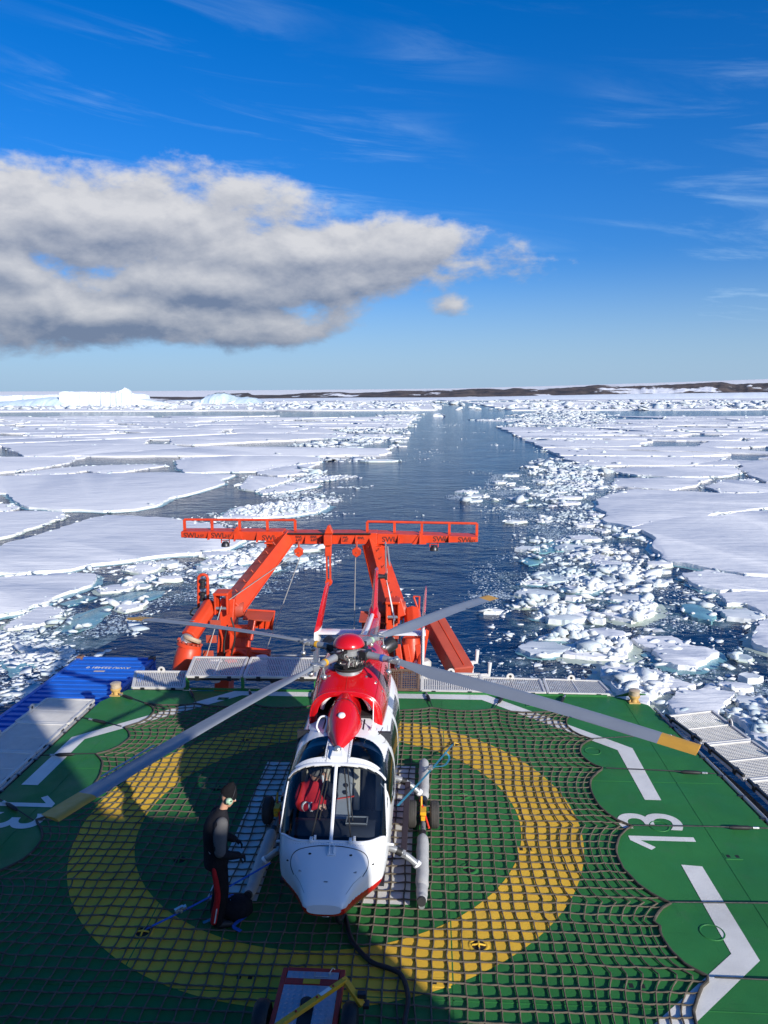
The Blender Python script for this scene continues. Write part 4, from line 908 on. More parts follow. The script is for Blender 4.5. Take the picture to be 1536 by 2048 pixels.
# ---- deck lamps
def lamp(x, y, label):
    t_ = thing('deck_lamp', label, 'lamp', (x, y, 0), 'deck corner lamps')
    m_ = MB(); m_.box((x, y, 0.012), (0.26, 0.2, 0.024)); m_.build('base_plate', LAMPY, t_)
    m_ = MB()
    for sx in (-1, 1): m_.beam((x + sx * 0.10, y, 0.0), (x + sx * 0.075, y, 0.12), 0.03, 0.03)
    m_.lathe([(0.07, 0.02), (0.075, 0.12), (0.10, 0.14)], (x, y, 0), n=14); m_.build('stand', LAMPY, t_, smooth=40)
    m_ = MB(); m_.lathe([(0.125, 0.13), (0.135, 0.15), (0.13, 0.19)], (x, y, 0), n=18); m_.build('housing', LAMPY, t_, smooth=40)
    m_ = MB(); m_.lathe([(0.118, 0.19), (0.122, 0.24), (0.112, 0.28)], (x, y, 0), n=18); m_.build('lens', LAMPG, t_, smooth=40)
    m_ = MB(); m_.lathe([(0.13, 0.28), (0.135, 0.305), (0.10, 0.325), (0.02, 0.33)], (x, y, 0), n=18); m_.build('cap', LAMPG, t_, smooth=40)
lamp(-6.0, 5.37, 'squat yellowish lamp on the left far corner of the deck')
lamp(6.56, 5.50, 'squat yellowish lamp on the right far corner of the deck')

# ---- blue container on the lower deck
ct = thing('shipping_container', 'blue corrugated shipping container below the left edge of the deck', 'container', (-8.0, 4.4, -3.4))
cx0, cx1, cy0, cy1, cz = -9.28, -6.84, -1.75, 10.40, -0.80
m_ = MB(); n_ = 76
for k in range(n_):                                              # ribbed roof and side skins
    y0 = cy0 + 0.12 + (cy1 - cy0 - 0.24) * k / n_; y1 = cy0 + 0.12 + (cy1 - cy0 - 0.24) * (k + 1) / n_; z = cz - 0.035 if k % 2 else cz - 0.002
    m_.box(((cx0 + cx1) / 2, (y0 + y1) / 2, z - 0.02), (cx1 - cx0 - 0.2, y1 - y0 - 0.01, 0.04))
    m_.box((cx0 + (0.035 if k % 2 else 0.02), (y0 + y1) / 2, cz - 1.35), (0.03, y1 - y0, 2.4)); m_.box((cx1 - (0.035 if k % 2 else 0.02), (y0 + y1) / 2, cz - 1.35), (0.03, y1 - y0, 2.4))
m_.box(((cx0 + cx1) / 2, (cy0 + cy1) / 2, cz - 1.4), (cx1 - cx0 - 0.12, cy1 - cy0 - 0.12, 2.4))
m_.build('corrugated_panel', BLUEC, ct)
m_ = MB()
for x in (cx0 + 0.06, cx1 - 0.06):
    m_.box((x, (cy0 + cy1) / 2, cz - 0.05), (0.12, cy1 - cy0, 0.12)); m_.box((x, (cy0 + cy1) / 2, cz - 2.55), (0.14, cy1 - cy0, 0.16))
    for y in (cy0 + 0.06, cy1 - 0.06): m_.box((x, y, cz - 1.3), (0.13, 0.13, 2.6))
for y in (cy0 + 0.06, cy1 - 0.06): m_.box(((cx0 + cx1) / 2, y, cz - 0.05), (cx1 - cx0 - 0.24, 0.12, 0.12)); m_.box(((cx0 + cx1) / 2, y, cz - 2.55), (cx1 - cx0 - 0.24, 0.12, 0.16))
m_.build('frame', BLUEC, ct, bevel=0.01)
for x in (cx0 + 0.08, cx1 - 0.08):
    for y in (cy0 + 0.09, cy1 - 0.09):
        m_ = MB(); m_.box((x, y, cz + 0.005), (0.18, 0.19, 0.13)); cc = m_.build('corner_casting', pm('worn casting', (0.22, 0.12, 0.08), 0.7, 0.2, 0.4, 9) if 'worn casting' not in MATS else MATS['worn casting'], ct, bevel=0.01)
        m_ = MB(); m_.box((x, y, cz + 0.068), (0.07, 0.11, 0.008)); m_.build('casting_hole', DARKHOLE, cc)
text_part('container_marking', 'AWIU 223481 0', 0.20, WHITEP, Matrix.Translation((-7.95, 9.45, cz + 0.004)) @ Matrix.Rotation(pi, 4, 'Z'), ct, 0.004, 0.001)
m_ = MB(); m_.box((-8.1, 9.15, cz + 0.003), (0.32, 0.08, 0.012)); m_.box((-8.75, 6.5, cz + 0.003), (0.16, 0.28, 0.012)); m_.build('container_label', LAMPG, ct)

# ---- orange stern gantry (A-frame)
GY = 12.0
gan = thing('stern_gantry', 'orange A-frame gantry with railed crossbeam over the stern', 'gantry', (-1.55, 9.0, -3.97))
L_, Rr = aty(362, 1068, GY), aty(956, 1075, GY); mid = aty(658, 1076, GY)
def gp(px, py, y=GY): return aty(px, py, y)
# crossbeam: deep in the middle, slender at the ends, with a top plate
def xbeam(x0, x1, zt0, zt1, zb0, zb1, name='crossbeam'):
    m_ = MB(); w = 0.55
    m_.add([(x0, GY - .02, zb0), (x1, GY - .02, zb1), (x1, GY - .02, zt1), (x0, GY - .02, zt0), (x0, GY + w, zb0), (x1, GY + w, zb1), (x1, GY + w, zt1 + 0.02), (x0, GY + w, zt0 + 0.02)],
           [[0, 1, 2, 3], [5, 4, 7, 6], [4, 0, 3, 7], [1, 5, 6, 2], [3, 2, 6, 7], [0, 4, 5, 1]]); return m_.build(name, ORANGE, gan, bevel=0.015)
def zz(py, px=658): return gp(px, py).z
xL, xR = L_.x, Rr.x; xA, xB = gp(572, 1080).x, gp(748, 1080).x
xbeam(xL, xA - 0.1, zz(1063, 362), zz(1063, 560), zz(1075, 362), zz(1083, 560)); xbeam(xA - 0.1, xB + 0.1, zz(1066, 600), zz(1066, 700), zz(1088, 600), zz(1088, 700)); xbeam(xB + 0.1, xR, zz(1067, 760), zz(1074, 956), zz(1088, 760), zz(1084, 956))
# flange edges and gusset plates
m_ = MB()
for (px, tp, bt) in [(418, 1062, 1079), (470, 1060, 1082), (515, 1063, 1084), (612, 1070, 1086), (642, 1070, 1086), (684, 1070, 1086), (712, 1070, 1086), (797, 1069, 1087), (840, 1062, 1086), (898, 1070, 1084)]:
    m_ = MB(); p = gp(px, tp); b_ = gp(px, bt); m_.plate([Vector((p.x, GY - 0.02, p.z)), Vector((p.x, GY - 0.02, b_.z)), Vector((p.x, GY - 0.20, b_.z + 0.02))], 0.03, (1, 0, 0)); m_.build('gusset', ORANGE, gan)
for (px, py) in [(475, 1052), (843, 1062)]:
    m_ = MB(); p = gp(px, py); m_.plate([Vector((p.x - 0.3, GY - 0.04, p.z - 0.42)), Vector((p.x + 0.16, GY - 0.04, p.z - 0.42)), Vector((p.x, GY - 0.04, p.z))], 0.05, (0, 1, 0)); m_.build('gusset', ORANGE, gan)
m_ = MB(); m_.tube([(xA, GY - 0.06, zz(1067, 600)), (xB - 0.1, GY - 0.06, zz(1067, 720))], 0.03, 6); m_.build('hydraulic_line', BLACK, gan)
# railings
def rail(x0, x1, zt0, zt1, zb0, zb1, n):
    m_ = MB(); m_.tube([(x0, GY + 0.3, zt0), (x1, GY + 0.3, zt1)], 0.04, 8); m_.build('handrail', ORANGE, gan, smooth=40)
    for k in range(n + 1):
        f = k / n; m_ = MB(); m_.beam((lerp(x0, x1, f), GY + 0.3, lerp(zb0, zb1, f)), (lerp(x0, x1, f), GY + 0.3, lerp(zt0, zt1, f)), 0.08, 0.08); m_.build('rail_post', ORANGE, gan)
rail(gp(363, 1043).x, gp(587, 1043).x, zz(1042, 363), zz(1043, 587), zz(1066, 363), zz(1064, 587), 4)
rail(gp(733, 1047).x, gp(955, 1050).x, zz(1046, 733), zz(1050, 955), zz(1066, 733), zz(1076, 955), 4)
# stencilled load marks
for (px, py, txt, big) in [(382, 1071, 'SWL', 1), (437, 1071, 'SWL', 1), (539, 1076, 'SWL', 1), (779, 1079, 'SWL', 1), (881, 1078, 'SWL', 1), (931, 1080, 'SWL', 1), (402, 1072, '3.5T', 0), (457, 1072, '3.5T', 0), (556, 1077, '6.8T', 0), (793, 1080, '6.8T', 0), (893, 1080, '3.5T', 0), (944, 1082, '3.5T', 0), (598, 1074, 'SWL', 2), (598, 1080, '6.8T', 2), (628, 1074, 'SWL', 2), (628, 1080, '6.8T', 2), (690, 1075, 'SWL', 2), (690, 1081, '6.8T', 2), (722, 1076, 'SWL', 2)]:
    p = gp(px, py); text_part('load_marking', txt, {1: 0.24, 0: 0.12, 2: 0.11}[big], INK, Matrix.Translation((p.x, GY - 0.027, p.z)) @ Matrix.Rotation(pi / 2, 4, 'X'), gan, 0.004, 0.002)
# centre peak and hook column
m_ = MB(); p = gp(658, 1050); m_.plate([Vector((p.x - 0.14, GY, zz(1066))), Vector((p.x + 0.14, GY, zz(1066))), Vector((p.x + 0.03, GY, p.z)), Vector((p.x - 0.03, GY, p.z))], 0.25, (0, 1, 0)); m_.build('peak', ORANGE, gan, bevel=0.01)
m_ = MB(); p0 = gp(658, 1076); p1 = gp(658, 1110); m_.box(((p0.x), GY - 0.2, (p0.z) - 0.02), (0.26, 0.3, 0.34)); m_.beam((p0.x, GY - 0.15, p0.z), (p1.x, GY - 0.15, p1.z), 0.2, 0.2, (0, 1, 0)); m_.build('hook_column', ORANGE, gan, bevel=0.02)
for s_ in (-1, 1):
    m_ = MB(); a = gp(658 + 3.4 * s_, 1108); b_ = gp(659 + 3.2 * s_, 1160); m_.beam((a.x, GY - 0.15, a.z), (b_.x, GY - 0.15, b_.z), 0.045, 0.16, (0, 1, 0)); m_.build('hook_cheek', ORANGE, gan)
m_ = MB(); b_ = gp(659, 1162); m_.lathe([(0.11, -0.09), (0.11, 0.09)], (b_.x, GY - 0.15, b_.z), (0, 1, 0), 14); m_.build('hook_sheave', ORANGE, gan, smooth=40)
# sheave blocks
for (px, py) in [(599, 1103), (714, 1103)]:
    p = gp(px, py); m_ = MB(); m_.plate([Vector((p.x + dx * 0.145, GY - 0.12, p.z + dz * 0.16)) for dx, dz in [(-0.3, 1.0), (0.3, 1.0), (1, 0.5), (0.9, -0.4), (0, -1), (-0.9, -0.4), (-1, 0.5)]], 0.14, (0, 1, 0)); bl = m_.build('sheave_block', ORANGE, gan, bevel=0.015)
    m_ = MB(); m_.tube([(p.x, GY - 0.12, p.z + 0.14), (p.x, GY - 0.12, p.z + 0.36)], 0.035, 6); m_.lathe([(0.03, -0.09), (0.03, 0.09)], (p.x, GY - 0.12, p.z), (0, 1, 0), 10); m_.build('block_shackle', ORANGED, bl)
# flood lights below the arms
for px, py in [(449, 1080), (868, 1088)]:
    p = gp(px, py); m_ = MB()
    for s_ in (-1, 1): m_.tube([(p.x + s_ * 0.13, GY + 0.1, p.z + 0.1), (p.x + s_ * 0.13, GY + 0.1, p.z - 0.12)], 0.018, 6)
    m_.tube([(p.x - 0.13, GY + 0.1, p.z - 0.03), (p.x + 0.13, GY + 0.1, p.z - 0.03)], 0.014, 6); fl = m_.build('lamp_bracket', ORANGE, gan)
    m_ = MB(); m_.lathe([(0.07, 0.10), (0.135, 0.02), (0.14, -0.06)], (p.x, GY + 0.1, p.z - 0.17), n=14); m_.build('floodlight', DARKM, fl, smooth=40)
# legs: top joint, inclined leg, hinge
def leg(top, hinge, wtop, wbot, base, bw):
    m_ = MB(); m_.beam(top, hinge, wtop, 0.55, (0, 1, 0.3), wbot, 0.75); m_.build('leg', ORANGE, gan, bevel=0.03)
    m_ = MB(); d = (Vector(hinge) - Vector(top)); sd = d.cross(Vector((0, 1, 0.3))).normalized()
    for s_ in (-1, 1): m_.beam(Vector(top) + sd * s_ * wtop * 0.5, Vector(hinge) + sd * s_ * wbot * 0.5, 0.03, 0.62, (0, 1, 0.3), 0.03, 0.82)
    m_.build('leg_flange', ORANGE, gan)
    m_ = MB(); m_.beam(hinge + Vector((0, 0, 0.35)), base, bw, 0.7, (0, 1, 0)); m_.build('leg_pedestal', ORANGE, gan, bevel=0.03)
    m_ = MB(); m_.lathe([(0.22, -0.4), (0.25, -0.3), (0.25, 0.3), (0.22, 0.4)], hinge, (1, 0, 0), 18); m_.build('hinge_pin', ORANGED, gan, smooth=40)
tl = gp(572, 1076, GY + 0.2); hl = gp(462, 1218, 9.6); leg(tl, hl, 0.40, 0.50, Vector((hl.x - 0.35, 8.7, -3.97)), 0.42)
tr = gp(746, 1090, GY + 0.2); hr = gp(784, 1218, 9.6); leg(tr, hr, 0.36, 0.40, Vector((hr.x + 0.05, 8.9, -3.97)), 0.34)
# step boxes under the joints
for p, s_ in ((gp(545, 1096, GY), -1), (gp(750, 1104, GY), 1)):
    m_ = MB(); m_.box((p.x, GY + 0.05, p.z), (0.34, 0.4, 0.36)); m_.box((p.x, GY - 0.02, p.z + 0.2), (0.42, 0.5, 0.05)); m_.box((p.x, GY - 0.16, p.z - 0.02), (0.3, 0.04, 0.03)); m_.build('joint_box', ORANGE, gan, bevel=0.01)
# head blocks on top of the pedestals
for (px, py, w) in [(446, 1205, 0.42), (786, 1222, 0.40)]:
    p = gp(px, py, 9.2); m_ = MB()
    for s_ in (-1, 1): m_.box((p.x + s_ * w * 0.42, 9.2, p.z), (0.06, 0.5, 0.62))
    m_.box((p.x, 9.2, p.z + 0.30), (w * 1.05, 0.55, 0.08)); m_.build('sheave_cheek', ORANGE, gan, bevel=0.02)
    m_ = MB(); m_.lathe([(0.05, -w * 0.4), (0.05, w * 0.4)], (p.x, 9.0, p.z - 0.12), (1, 0, 0), 10); m_.build('sheave_pin', LIGHTM, gan, smooth=40)
# lifting cylinders
def cylinder(a, b, r, name='hydraulic_cylinder', mat=ORANGE, n=8):
    m_ = MB(); m_.tube([a, b], r, n); return m_.build(name, mat, gan, bevel=0.03)
ca, cb = gp(422, 1210, 9.3), gp(378, 1275, 8.2)
cylinder(ca, cb, 0.25); cylinder(cb, cb + (cb - ca) * 0.25, 0.19, 'cylinder_gland', LIGHTM, 16)
kb = gp(374, 1318, 7.8); m_ = MB(); m_.lathe([(0.18, -0.5), (0.33, -0.42), (0.36, 0.0), (0.33, 0.3), (0.24, 0.42)], kb, (0.25, 0.2, 1), 18); m_.build('slewing_housing', ORANGE, gan, smooth=50)
m_ = MB(); m_.lathe([(0.30, -0.05), (0.345, -0.05), (0.345, 0.05), (0.30, 0.05)], gp(378, 1290, 7.9), (0.3, 0.2, 1), 22); rg_ = m_.build('bolt_ring', ORANGE, gan, smooth=30)
for k in range(14):
    a = 2 * pi * k / 14; q = Vector((0.3, 0.2, 1)).normalized().to_track_quat('Z', 'Y'); m_ = MB(); m_.lathe([(0.035, 0.06), (0.035, 0.11)], gp(378, 1290, 7.9) + q @ Vector((0.325 * cos(a), 0.325 * sin(a), 0)), (0.3, 0.2, 1), 6); m_.build('bolt', ORANGED, rg_)
m_ = MB(); m_.lathe([(0.25, -0.05), (0.275, 0.0), (0.25, 0.06)], gp(384, 1278, 8.1), (0.4, 0.4, 1), 20); m_.build('pale_band', LAMPG, gan, smooth=40)
cylinder(gp(824, 1222, 9.6), gp(828, 1275, 8.8), 0.25)
m_ = MB(); kb = gp(823, 1305, 8.3); m_.lathe([(0.2, -0.5), (0.27, -0.4), (0.29, 0.1), (0.22, 0.4)], kb, (0.0, 0.2, 1), 16); m_.build('slewing_housing', ORANGE, gan, smooth=50)
m_ = MB(); m_.lathe([(0.24, -0.05), (0.29, -0.05), (0.29, 0.05), (0.24, 0.05)], gp(824, 1284, 8.4), (0, -0.3, 1), 20); m_.build('bolt_ring', ORANGE, gan, smooth=30)
for (x0, x1) in [(796, 803), (812, 822), (836, 843)]:
    a, b_ = gp(x0, 1290, 8.2), gp(x1, 1345, 7.8); m_ = MB(); m_.beam(a, b_, 0.16, 0.2, (0, 1, 0)); m_.build('bracket_post', ORANGE, gan, bevel=0.02)
m_ = MB(); m_.beam(gp(866, 1243, 9.5), gp(926, 1350, 7.4), 0.56, 0.5, (0, 0, 1)); m_.build('side_strut', ORANGED, gan, bevel=0.03)
m_ = MB(); a, b_ = gp(866, 1243, 9.5), gp(926, 1350, 7.4); m_.beam(a + Vector((0.02, 0, 0.27)), b_ + Vector((0.02, 0, 0.27)), 0.02, 0.03); m_.build('strut_seam', ORANGE, gan)
m_ = MB(); a, b_ = gp(852, 1262, 8.6), gp(838, 1345, 7.6); m_.tube([a, b_], 0.09, 8); m_.build('stay_pipe', ORANGE, gan)
m_ = MB(); m_.beam(gp(793, 1200, 9.7), gp(803, 1235, 9.5), 0.34, 0.5, (0, 1, 0)); m_.plate([gp(787, 1190, 9.5), gp(808, 1216, 9.5), gp(806, 1240, 9.5), gp(790, 1240, 9.5)], 0.08); m_.build('hinge_ear', ORANGE, gan, bevel=0.02)
m_ = MB()
for pts in [[(827, 1193), (839, 1193), (838, 1224)], [(827, 1193), (838, 1224)]]: m_.tube([gp(x, y, 9.6) for x, y in pts], 0.03, 6)
m_.build('pipe_bracket', ORANGE, gan)
# baskets either side, seen as shallow steel bins
def bin_(x0, x1, y0, y1, Y, mat):
    a, b_, c_, d_ = gp(x0, y0, Y), gp(x1, y0 + 3, Y), gp(x1 - 6, y1, Y), gp(x0 + 3, y1 - 4, Y); m_ = MB(); m_.plate([a, b_, c_, d_], 0.06); r_ = m_.build('side_bin', mat, gan)
    m_ = MB(); m_.tube([a + Vector((0, -0.08, 0)), b_ + Vector((0, -0.08, 0)), c_ + Vector((0, -0.08, 0))], 0.045, 6)
    for f in (0.25, 0.5, 0.75): m_.beam(a.lerp(b_, f) + Vector((0, -0.06, 0)), d_.lerp(c_, f) + Vector((0, -0.06, 0)), 0.05, 0.07, (0, 1, 0))
    m_.build('bin_rib', mat, r_)
    m_ = MB(); m_.plate([a, b_, b_ + Vector((0, -0.7, -0.1)), a + Vector((0, -0.7, -0.1))], 0.05); m_.build('bin_floor', ORANGED, r_)
bin_(496, 550, 1219, 1258, 9.9, ORANGE); bin_(722, 772, 1223, 1275, 9.9, ORANGED)
# winch machinery below
for (x0, y0, x1, y1, w) in [(462, 1262, 500, 1262, 0.3), (474, 1262, 472, 1322, 0.34), (494, 1255, 490, 1312, 0.24), (484, 1276, 484, 1300, 0.3), (505, 1240, 498, 1280, 0.2)]:
    m_ = MB(); m_.beam(gp(x0, y0, 8.9), gp(x1, y1, 8.7), w, w, (0, 1, 0)); m_.build('winch_frame', ORANGE, gan, bevel=0.02)
m_ = MB(); m_.tube([gp(452, 1307, 8.4), gp(480, 1299, 8.4), gp(541, 1306, 8.4)], 0.10, 8); m_.tube([gp(480, 1300, 8.4), gp(512, 1318, 8.2)], 0.09, 8); m_.build('winch_pipe', ORANGE, gan, smooth=40)
m_ = MB(); m_.lathe([(0.34, -0.3), (0.34, -0.25), (0.2, -0.24), (0.2, 0.24), (0.34, 0.25), (0.34, 0.3)], gp(478, 1325, 8.2), (1, 0, 0.1), 20); m_.build('winch_drum', ORANGE, gan, smooth=40)
# lamp mast on the left
m_ = MB(); Y_ = 9.6; pts = [gp(397, 1214, Y_), gp(397, 1156, Y_)] + [gp(406 - 9 * cos(a), 1156 - 7 * sin(a), Y_) for a in [pi * k / 6 for k in range(1, 6)]] + [gp(415, 1156, Y_), gp(416, 1212, Y_)]
m_.tube(pts, 0.045, 8); m_.tube([gp(397, 1174, Y_), gp(415, 1174, Y_)], 0.035, 6); m_.tube([gp(397, 1198, Y_), gp(415, 1198, Y_)], 0.035, 6); m_.build('lamp_loop', ORANGE, gan, smooth=40)
for py in (1168, 1193):
    p = gp(405, py, Y_); m_ = MB(); m_.lathe([(0.10, -0.12), (0.10, -0.05), (0.07, -0.04), (0.07, 0.05), (0.11, 0.07), (0.11, 0.13), (0.06, 0.15)], p, n=14); m_.build('signal_lamp', DARKM, gan, smooth=30)
m_ = MB(); m_.tube(bez([gp(400, 1214, 9.3), gp(386, 1218, 9.2), gp(381, 1228, 9.2), gp(392, 1232, 9.2)], 6), 0.025, 6); m_.build('cable_loop', BLACK, gan)
# wires
WIRE = pm('pale wire rope', (0.42, 0.40, 0.36), 0.5, 0.4, 0.15, 20)
for nm, pts, r in [('hoist_wire', [(601, 1112, GY - .1), (526, 1318, 8.8)], 0.016), ('hoist_wire', [(711, 1112, GY - .1), (708, 1275, 9.6)], 0.016), ('guide_wire', [(596, 1104, GY - .1), (458, 1200, 9.0)], 0.013), ('guide_wire', [(443, 1212, 8.9), (412, 1316, 8.1)], 0.013), ('guide_wire', [(787, 1233, 9.0), (789, 1318, 8.2)], 0.013)]:
    m_ = MB(); m_.tube([aty(*p) for p in pts], r, 6); m_.build(nm, WIRE, gan)
m_ = MB(); m_.tube([aty(775, 1094, GY), aty(781, 1152, 11.0)], 0.035, 6); m_.build('gantry_pipe', GREYM, gan)

# hoses, stiffeners and bolts on the legs
for (a, b_, off) in ((tl, hl, 0.23), (tr, hr, -0.20)):
    d = (b_ - a); sd = d.cross(Vector((0, 1, 0.3))).normalized()
    m_ = MB(); m_.tube(bez([a + sd * off + Vector((0, -0.32, 0)) + d * f + Vector((0.02 * sin(f * 17), 0, -0.03 * sin(f * 9))) for f in np.linspace(0.02, 0.98, 9)], 3), 0.022, 6); m_.build('hydraulic_hose', BLACK, gan)
    for f in np.linspace(0.12, 0.92, 7):
        m_ = MB(); c_ = a + d * f; m_.beam(c_ + sd * 0.26 + Vector((0, -0.36, 0)), c_ - sd * 0.26 + Vector((0, -0.36, 0)), 0.03, 0.035, d.normalized()); m_.build('leg_stiffener', ORANGED, gan)
for (px, py, Y) in [(430, 1270, 8.9), (438, 1240, 9.0), (424, 1300, 8.8), (788, 1262, 9.0), (790, 1290, 8.9)]:
    p = gp(px, py, Y); m_ = MB(); m_.box(p + Vector((0, -0.38, 0)), (0.30, 0.05, 0.22)); m_.build('cover_plate', ORANGED, gan, bevel=0.01)
for pts in [[(455, 1250), (448, 1290), (452, 1330)], [(462, 1235), (470, 1270), (462, 1315)], [(806, 1240), (800, 1275), (806, 1330)], [(846, 1260), (850, 1290), (842, 1330)]]:
    m_ = MB(); m_.tube(bez([gp(x, y, 8.3) for x, y in pts], 6), 0.025, 6); m_.build('hydraulic_hose', BLACK, gan)
# white stern fittings right of the gantry
sf = thing('mooring_roller_frame', 'white angular pipe frames outboard of the dark red strut', 'pipe frame', tuple(aty(960, 1345, 7.6)))
for pts in [[(922, 1328), (953, 1324), (955, 1300)], [(940, 1352), (978, 1350), (980, 1325)], [(943, 1326), (943, 1350)]]:
    m_ = MB(); m_.tube([aty(x, y, 7.7) for x, y in pts], 0.055, 8); m_.build('pipe', SHIPW, sf, smooth=40)
# stern railing and small gear behind the panels
sr = thing('stern_railing', 'thin grey stern railing left of the helicopter tail', 'railing', tuple(aty(600, 1330, 9.5)))
m_ = MB(); m_.tube([aty(545, 1310, 9.5), aty(700, 1313, 9.5)], 0.025, 6); m_.tube([aty(545, 1326, 9.5), aty(700, 1329, 9.5)], 0.02, 6); m_.build('rail', STEEL, sr)
for px in (548, 600, 652, 698):
    m_ = MB(); m_.tube([aty(px, 1311, 9.5), aty(px, 1345, 9.5)], 0.025, 6); m_.build('post', STEEL, sr)
for (px, py, r, lab, mt) in [(548, 1322, 0.16, 'black round fender by the stern railing', BLACK), (524, 1318, 0.17, 'pale bollard behind the raised panels', SHIPW), (430, 1322, 0.16, 'pale bollard in front of the left gantry pedestal', SHIPW), (845, 1325, 0.2, 'cream fitting with bolts right of the helicopter tail', PANELW)]:
    p = aty(px, py, 8.0); m_ = MB(); m_.lathe([(r * 0.8, -0.5), (r * 0.8, -0.05), (r * 1.2, 0.0), (r * 1.2, 0.12), (r * 0.9, 0.18)], p - Vector((0, 0, 0.1)), n=16); o = m_.build('bollard', mt, smooth=40); o.data.transform(Matrix.Translation(-p)); o.location = p; tag(o, lab, 'bollard')
# little grating posts that hold up the raised pair of panels
for (x, y) in [(-4.36, 5.86), (-2.97, 5.9), (-1.14, 5.94)]:
    m_ = MB(); m_.box((x, y, 0.15), (0.07, 0.07, 0.32)); m_.build('panel_post', GREEN, deck)
# ================================================================== HELICOPTER
HX, HY = 0.36, -0.15
hel = thing('helicopter', 'red and white twin engined helicopter with grey skids parked on the deck', 'helicopter', (HX, HY, 0))
ST = np.array([  # y, half width, bottom, top
 [-3.50, 0.22, 0.72, 0.85], [-3.465, 0.27, 0.67, 0.895], [-3.38, 0.31, 0.61, 0.965], [-3.22, 0.385, 0.55, 1.065], [-3.03, 0.495, 0.50, 1.15], [-2.85, 0.615, 0.47, 1.215],
 [-2.72, 0.705, 0.46, 1.27], [-2.55, 0.745, 0.455, 1.43], [-2.35, 0.77, 0.45, 1.66], [-2.15, 0.785, 0.45, 1.89], [-2.02, 0.79, 0.45, 2.00], [-1.85, 0.795, 0.45, 2.08], [-1.6, 0.80, 0.45, 2.13], [-1.2, 0.80, 0.45, 2.17], [-0.4, 0.80, 0.45, 2.19], [0.8, 0.80, 0.46, 2.19], [1.5, 0.76, 0.56, 2.18], [2.1, 0.62, 0.86, 2.14], [2.6, 0.42, 1.30, 2.10], [2.95, 0.28, 1.62, 2.06]])
def st_at(y):
    i = int(np.clip(np.searchsorted(ST[:, 0], y) - 1, 0, len(ST) - 2)); h = ST[i + 1, 0] - ST[i, 0]; t = np.clip((y - ST[i, 0]) / h, 0, 1); out = []
    for c in (1, 2, 3):
        def sl(k):
            if k <= 0 or k >= len(ST) - 1: return 0.0 if k >= len(ST) - 1 else (ST[1, c] - ST[0, c]) / (ST[1, 0] - ST[0, 0])
            a = (ST[k, c] - ST[k - 1, c]) / (ST[k, 0] - ST[k - 1, 0]); b = (ST[k + 1, c] - ST[k, c]) / (ST[k + 1, 0] - ST[k, 0])
            return 0.0 if a * b <= 0 else 2 * a * b / (a + b)
        p0, p1, m0, m1 = ST[i, c], ST[i + 1, c], sl(i) * h, sl(i + 1) * h
        out.append((2 * t ** 3 - 3 * t * t + 1) * p0 + (t ** 3 - 2 * t * t + t) * m0 + (-2 * t ** 3 + 3 * t * t) * p1 + (t ** 3 - t * t) * m1)
    return out
NE = 2.9
def zone(x, y, z):
    """which skin panel a point of the fuselage belongs to"""
    ax = abs(x); u = x / 0.77
    if y > -2.73 + 0.30 * u * u * u * u and y < -2.03 + 0.06 * u * u and z > 1.2 and ax < 0.745 and ax > 0.026 and not (ax > 0.70 and y > -2.12): return 'windscreen'
    if -1.88 < y < -1.38 and 0.19 < ax < 0.66 and z > 1.7 and ((ax - 0.19) / 0.47) ** 3.2 + (max(0, y + 1.72) / 0.34) ** 3.2 < 1: return 'roof'
    if z < 1.90 and z > 1.22 and ax > 0.60 and ((-2.06 < y < -1.18 and z > 1.22 - 0.25 * (y + 1.2)) or -1.02 < y < -0.05 or 0.12 < y < 1.0): return 'side'
    if z < 0.735 + 0.06 * min(1.0, max(0.0, (-2.9 - y) / 0.4)): return 'belly'
    return 'shell'
ys = list(np.linspace(-3.50, -2.8, 40)) + list(np.linspace(-2.8, -1.3, 150))[1:] + list(np.linspace(-1.3, 2.95, 70))[1:]; G_ = []
ny, nt = len(ys), 256
for y in ys:
    w, zb, zt = st_at(y); zc = (zb + zt) / 2; hz = (zt - zb) / 2; row = []
    for k in range(nt):
        th = 2 * pi * k / nt; c, s = cos(th), sin(th)
        row.append((math.copysign(abs(c) ** (2 / NE), c) * w, y, zc + math.copysign(abs(s) ** (2 / NE), s) * hz))
    G_.append(row)
parts = {}
for i in range(ny - 1):
    for k in range(nt):
        l = (k + 1) % nt; q = [G_[i][k], G_[i][l], G_[i + 1][l], G_[i + 1][k]]; m = [sum(p[c] for p in q) / 4 for c in range(3)]
        z_ = zone(*m); key = z_
        if z_ in ('windscreen', 'roof', 'side'): key = z_ + ('L' if m[0] < 0 else 'R')
        if z_ == 'side': key += str(0 if m[1] < -1.1 else 1 if m[1] < 0.05 else 2)
        parts.setdefault(key, []).append([(i, k), (i, l), (i + 1, l), (i + 1, k)])
def grid_part(name, keys, mat, parent, scale=1.0, off=(0, 0, 0), rev=True):
    idx = {}; vs = []; fs = []
    for key in keys:
        for f in parts.get(key, []):
            ff = []
            for v in f:
                if v not in idx:
                    idx[v] = len(vs); p = G_[v[0]][v[1]]
                    w, zb, zt = st_at(p[1]); zc = (zb + zt) / 2
                    vs.append((p[0] * scale + HX, p[1], zc + (p[2] - zc) * scale))
                ff.append(idx[v])
            fs.append(ff if not rev else ff[::-1])
    m_ = MB(); m_.add(vs, fs); return m_.build(name, mat, parent, smooth=50)
shell = grid_part('fuselage', ['shell'], WHITE, hel)
m_ = MB(); m_.add([(p[0] + HX, p[1], p[2]) for p in G_[0]], [list(range(nt))]); m_.build('nose_cap', WHITE, hel, fix=True)
grid_part('belly', ['belly'], RED, hel)
grid_part('cabin_lining', ['shell'], CABIN, hel, 0.965)
for k in ('windscreenL', 'windscreenR'): grid_part('windscreen', [k], GLASS, hel)
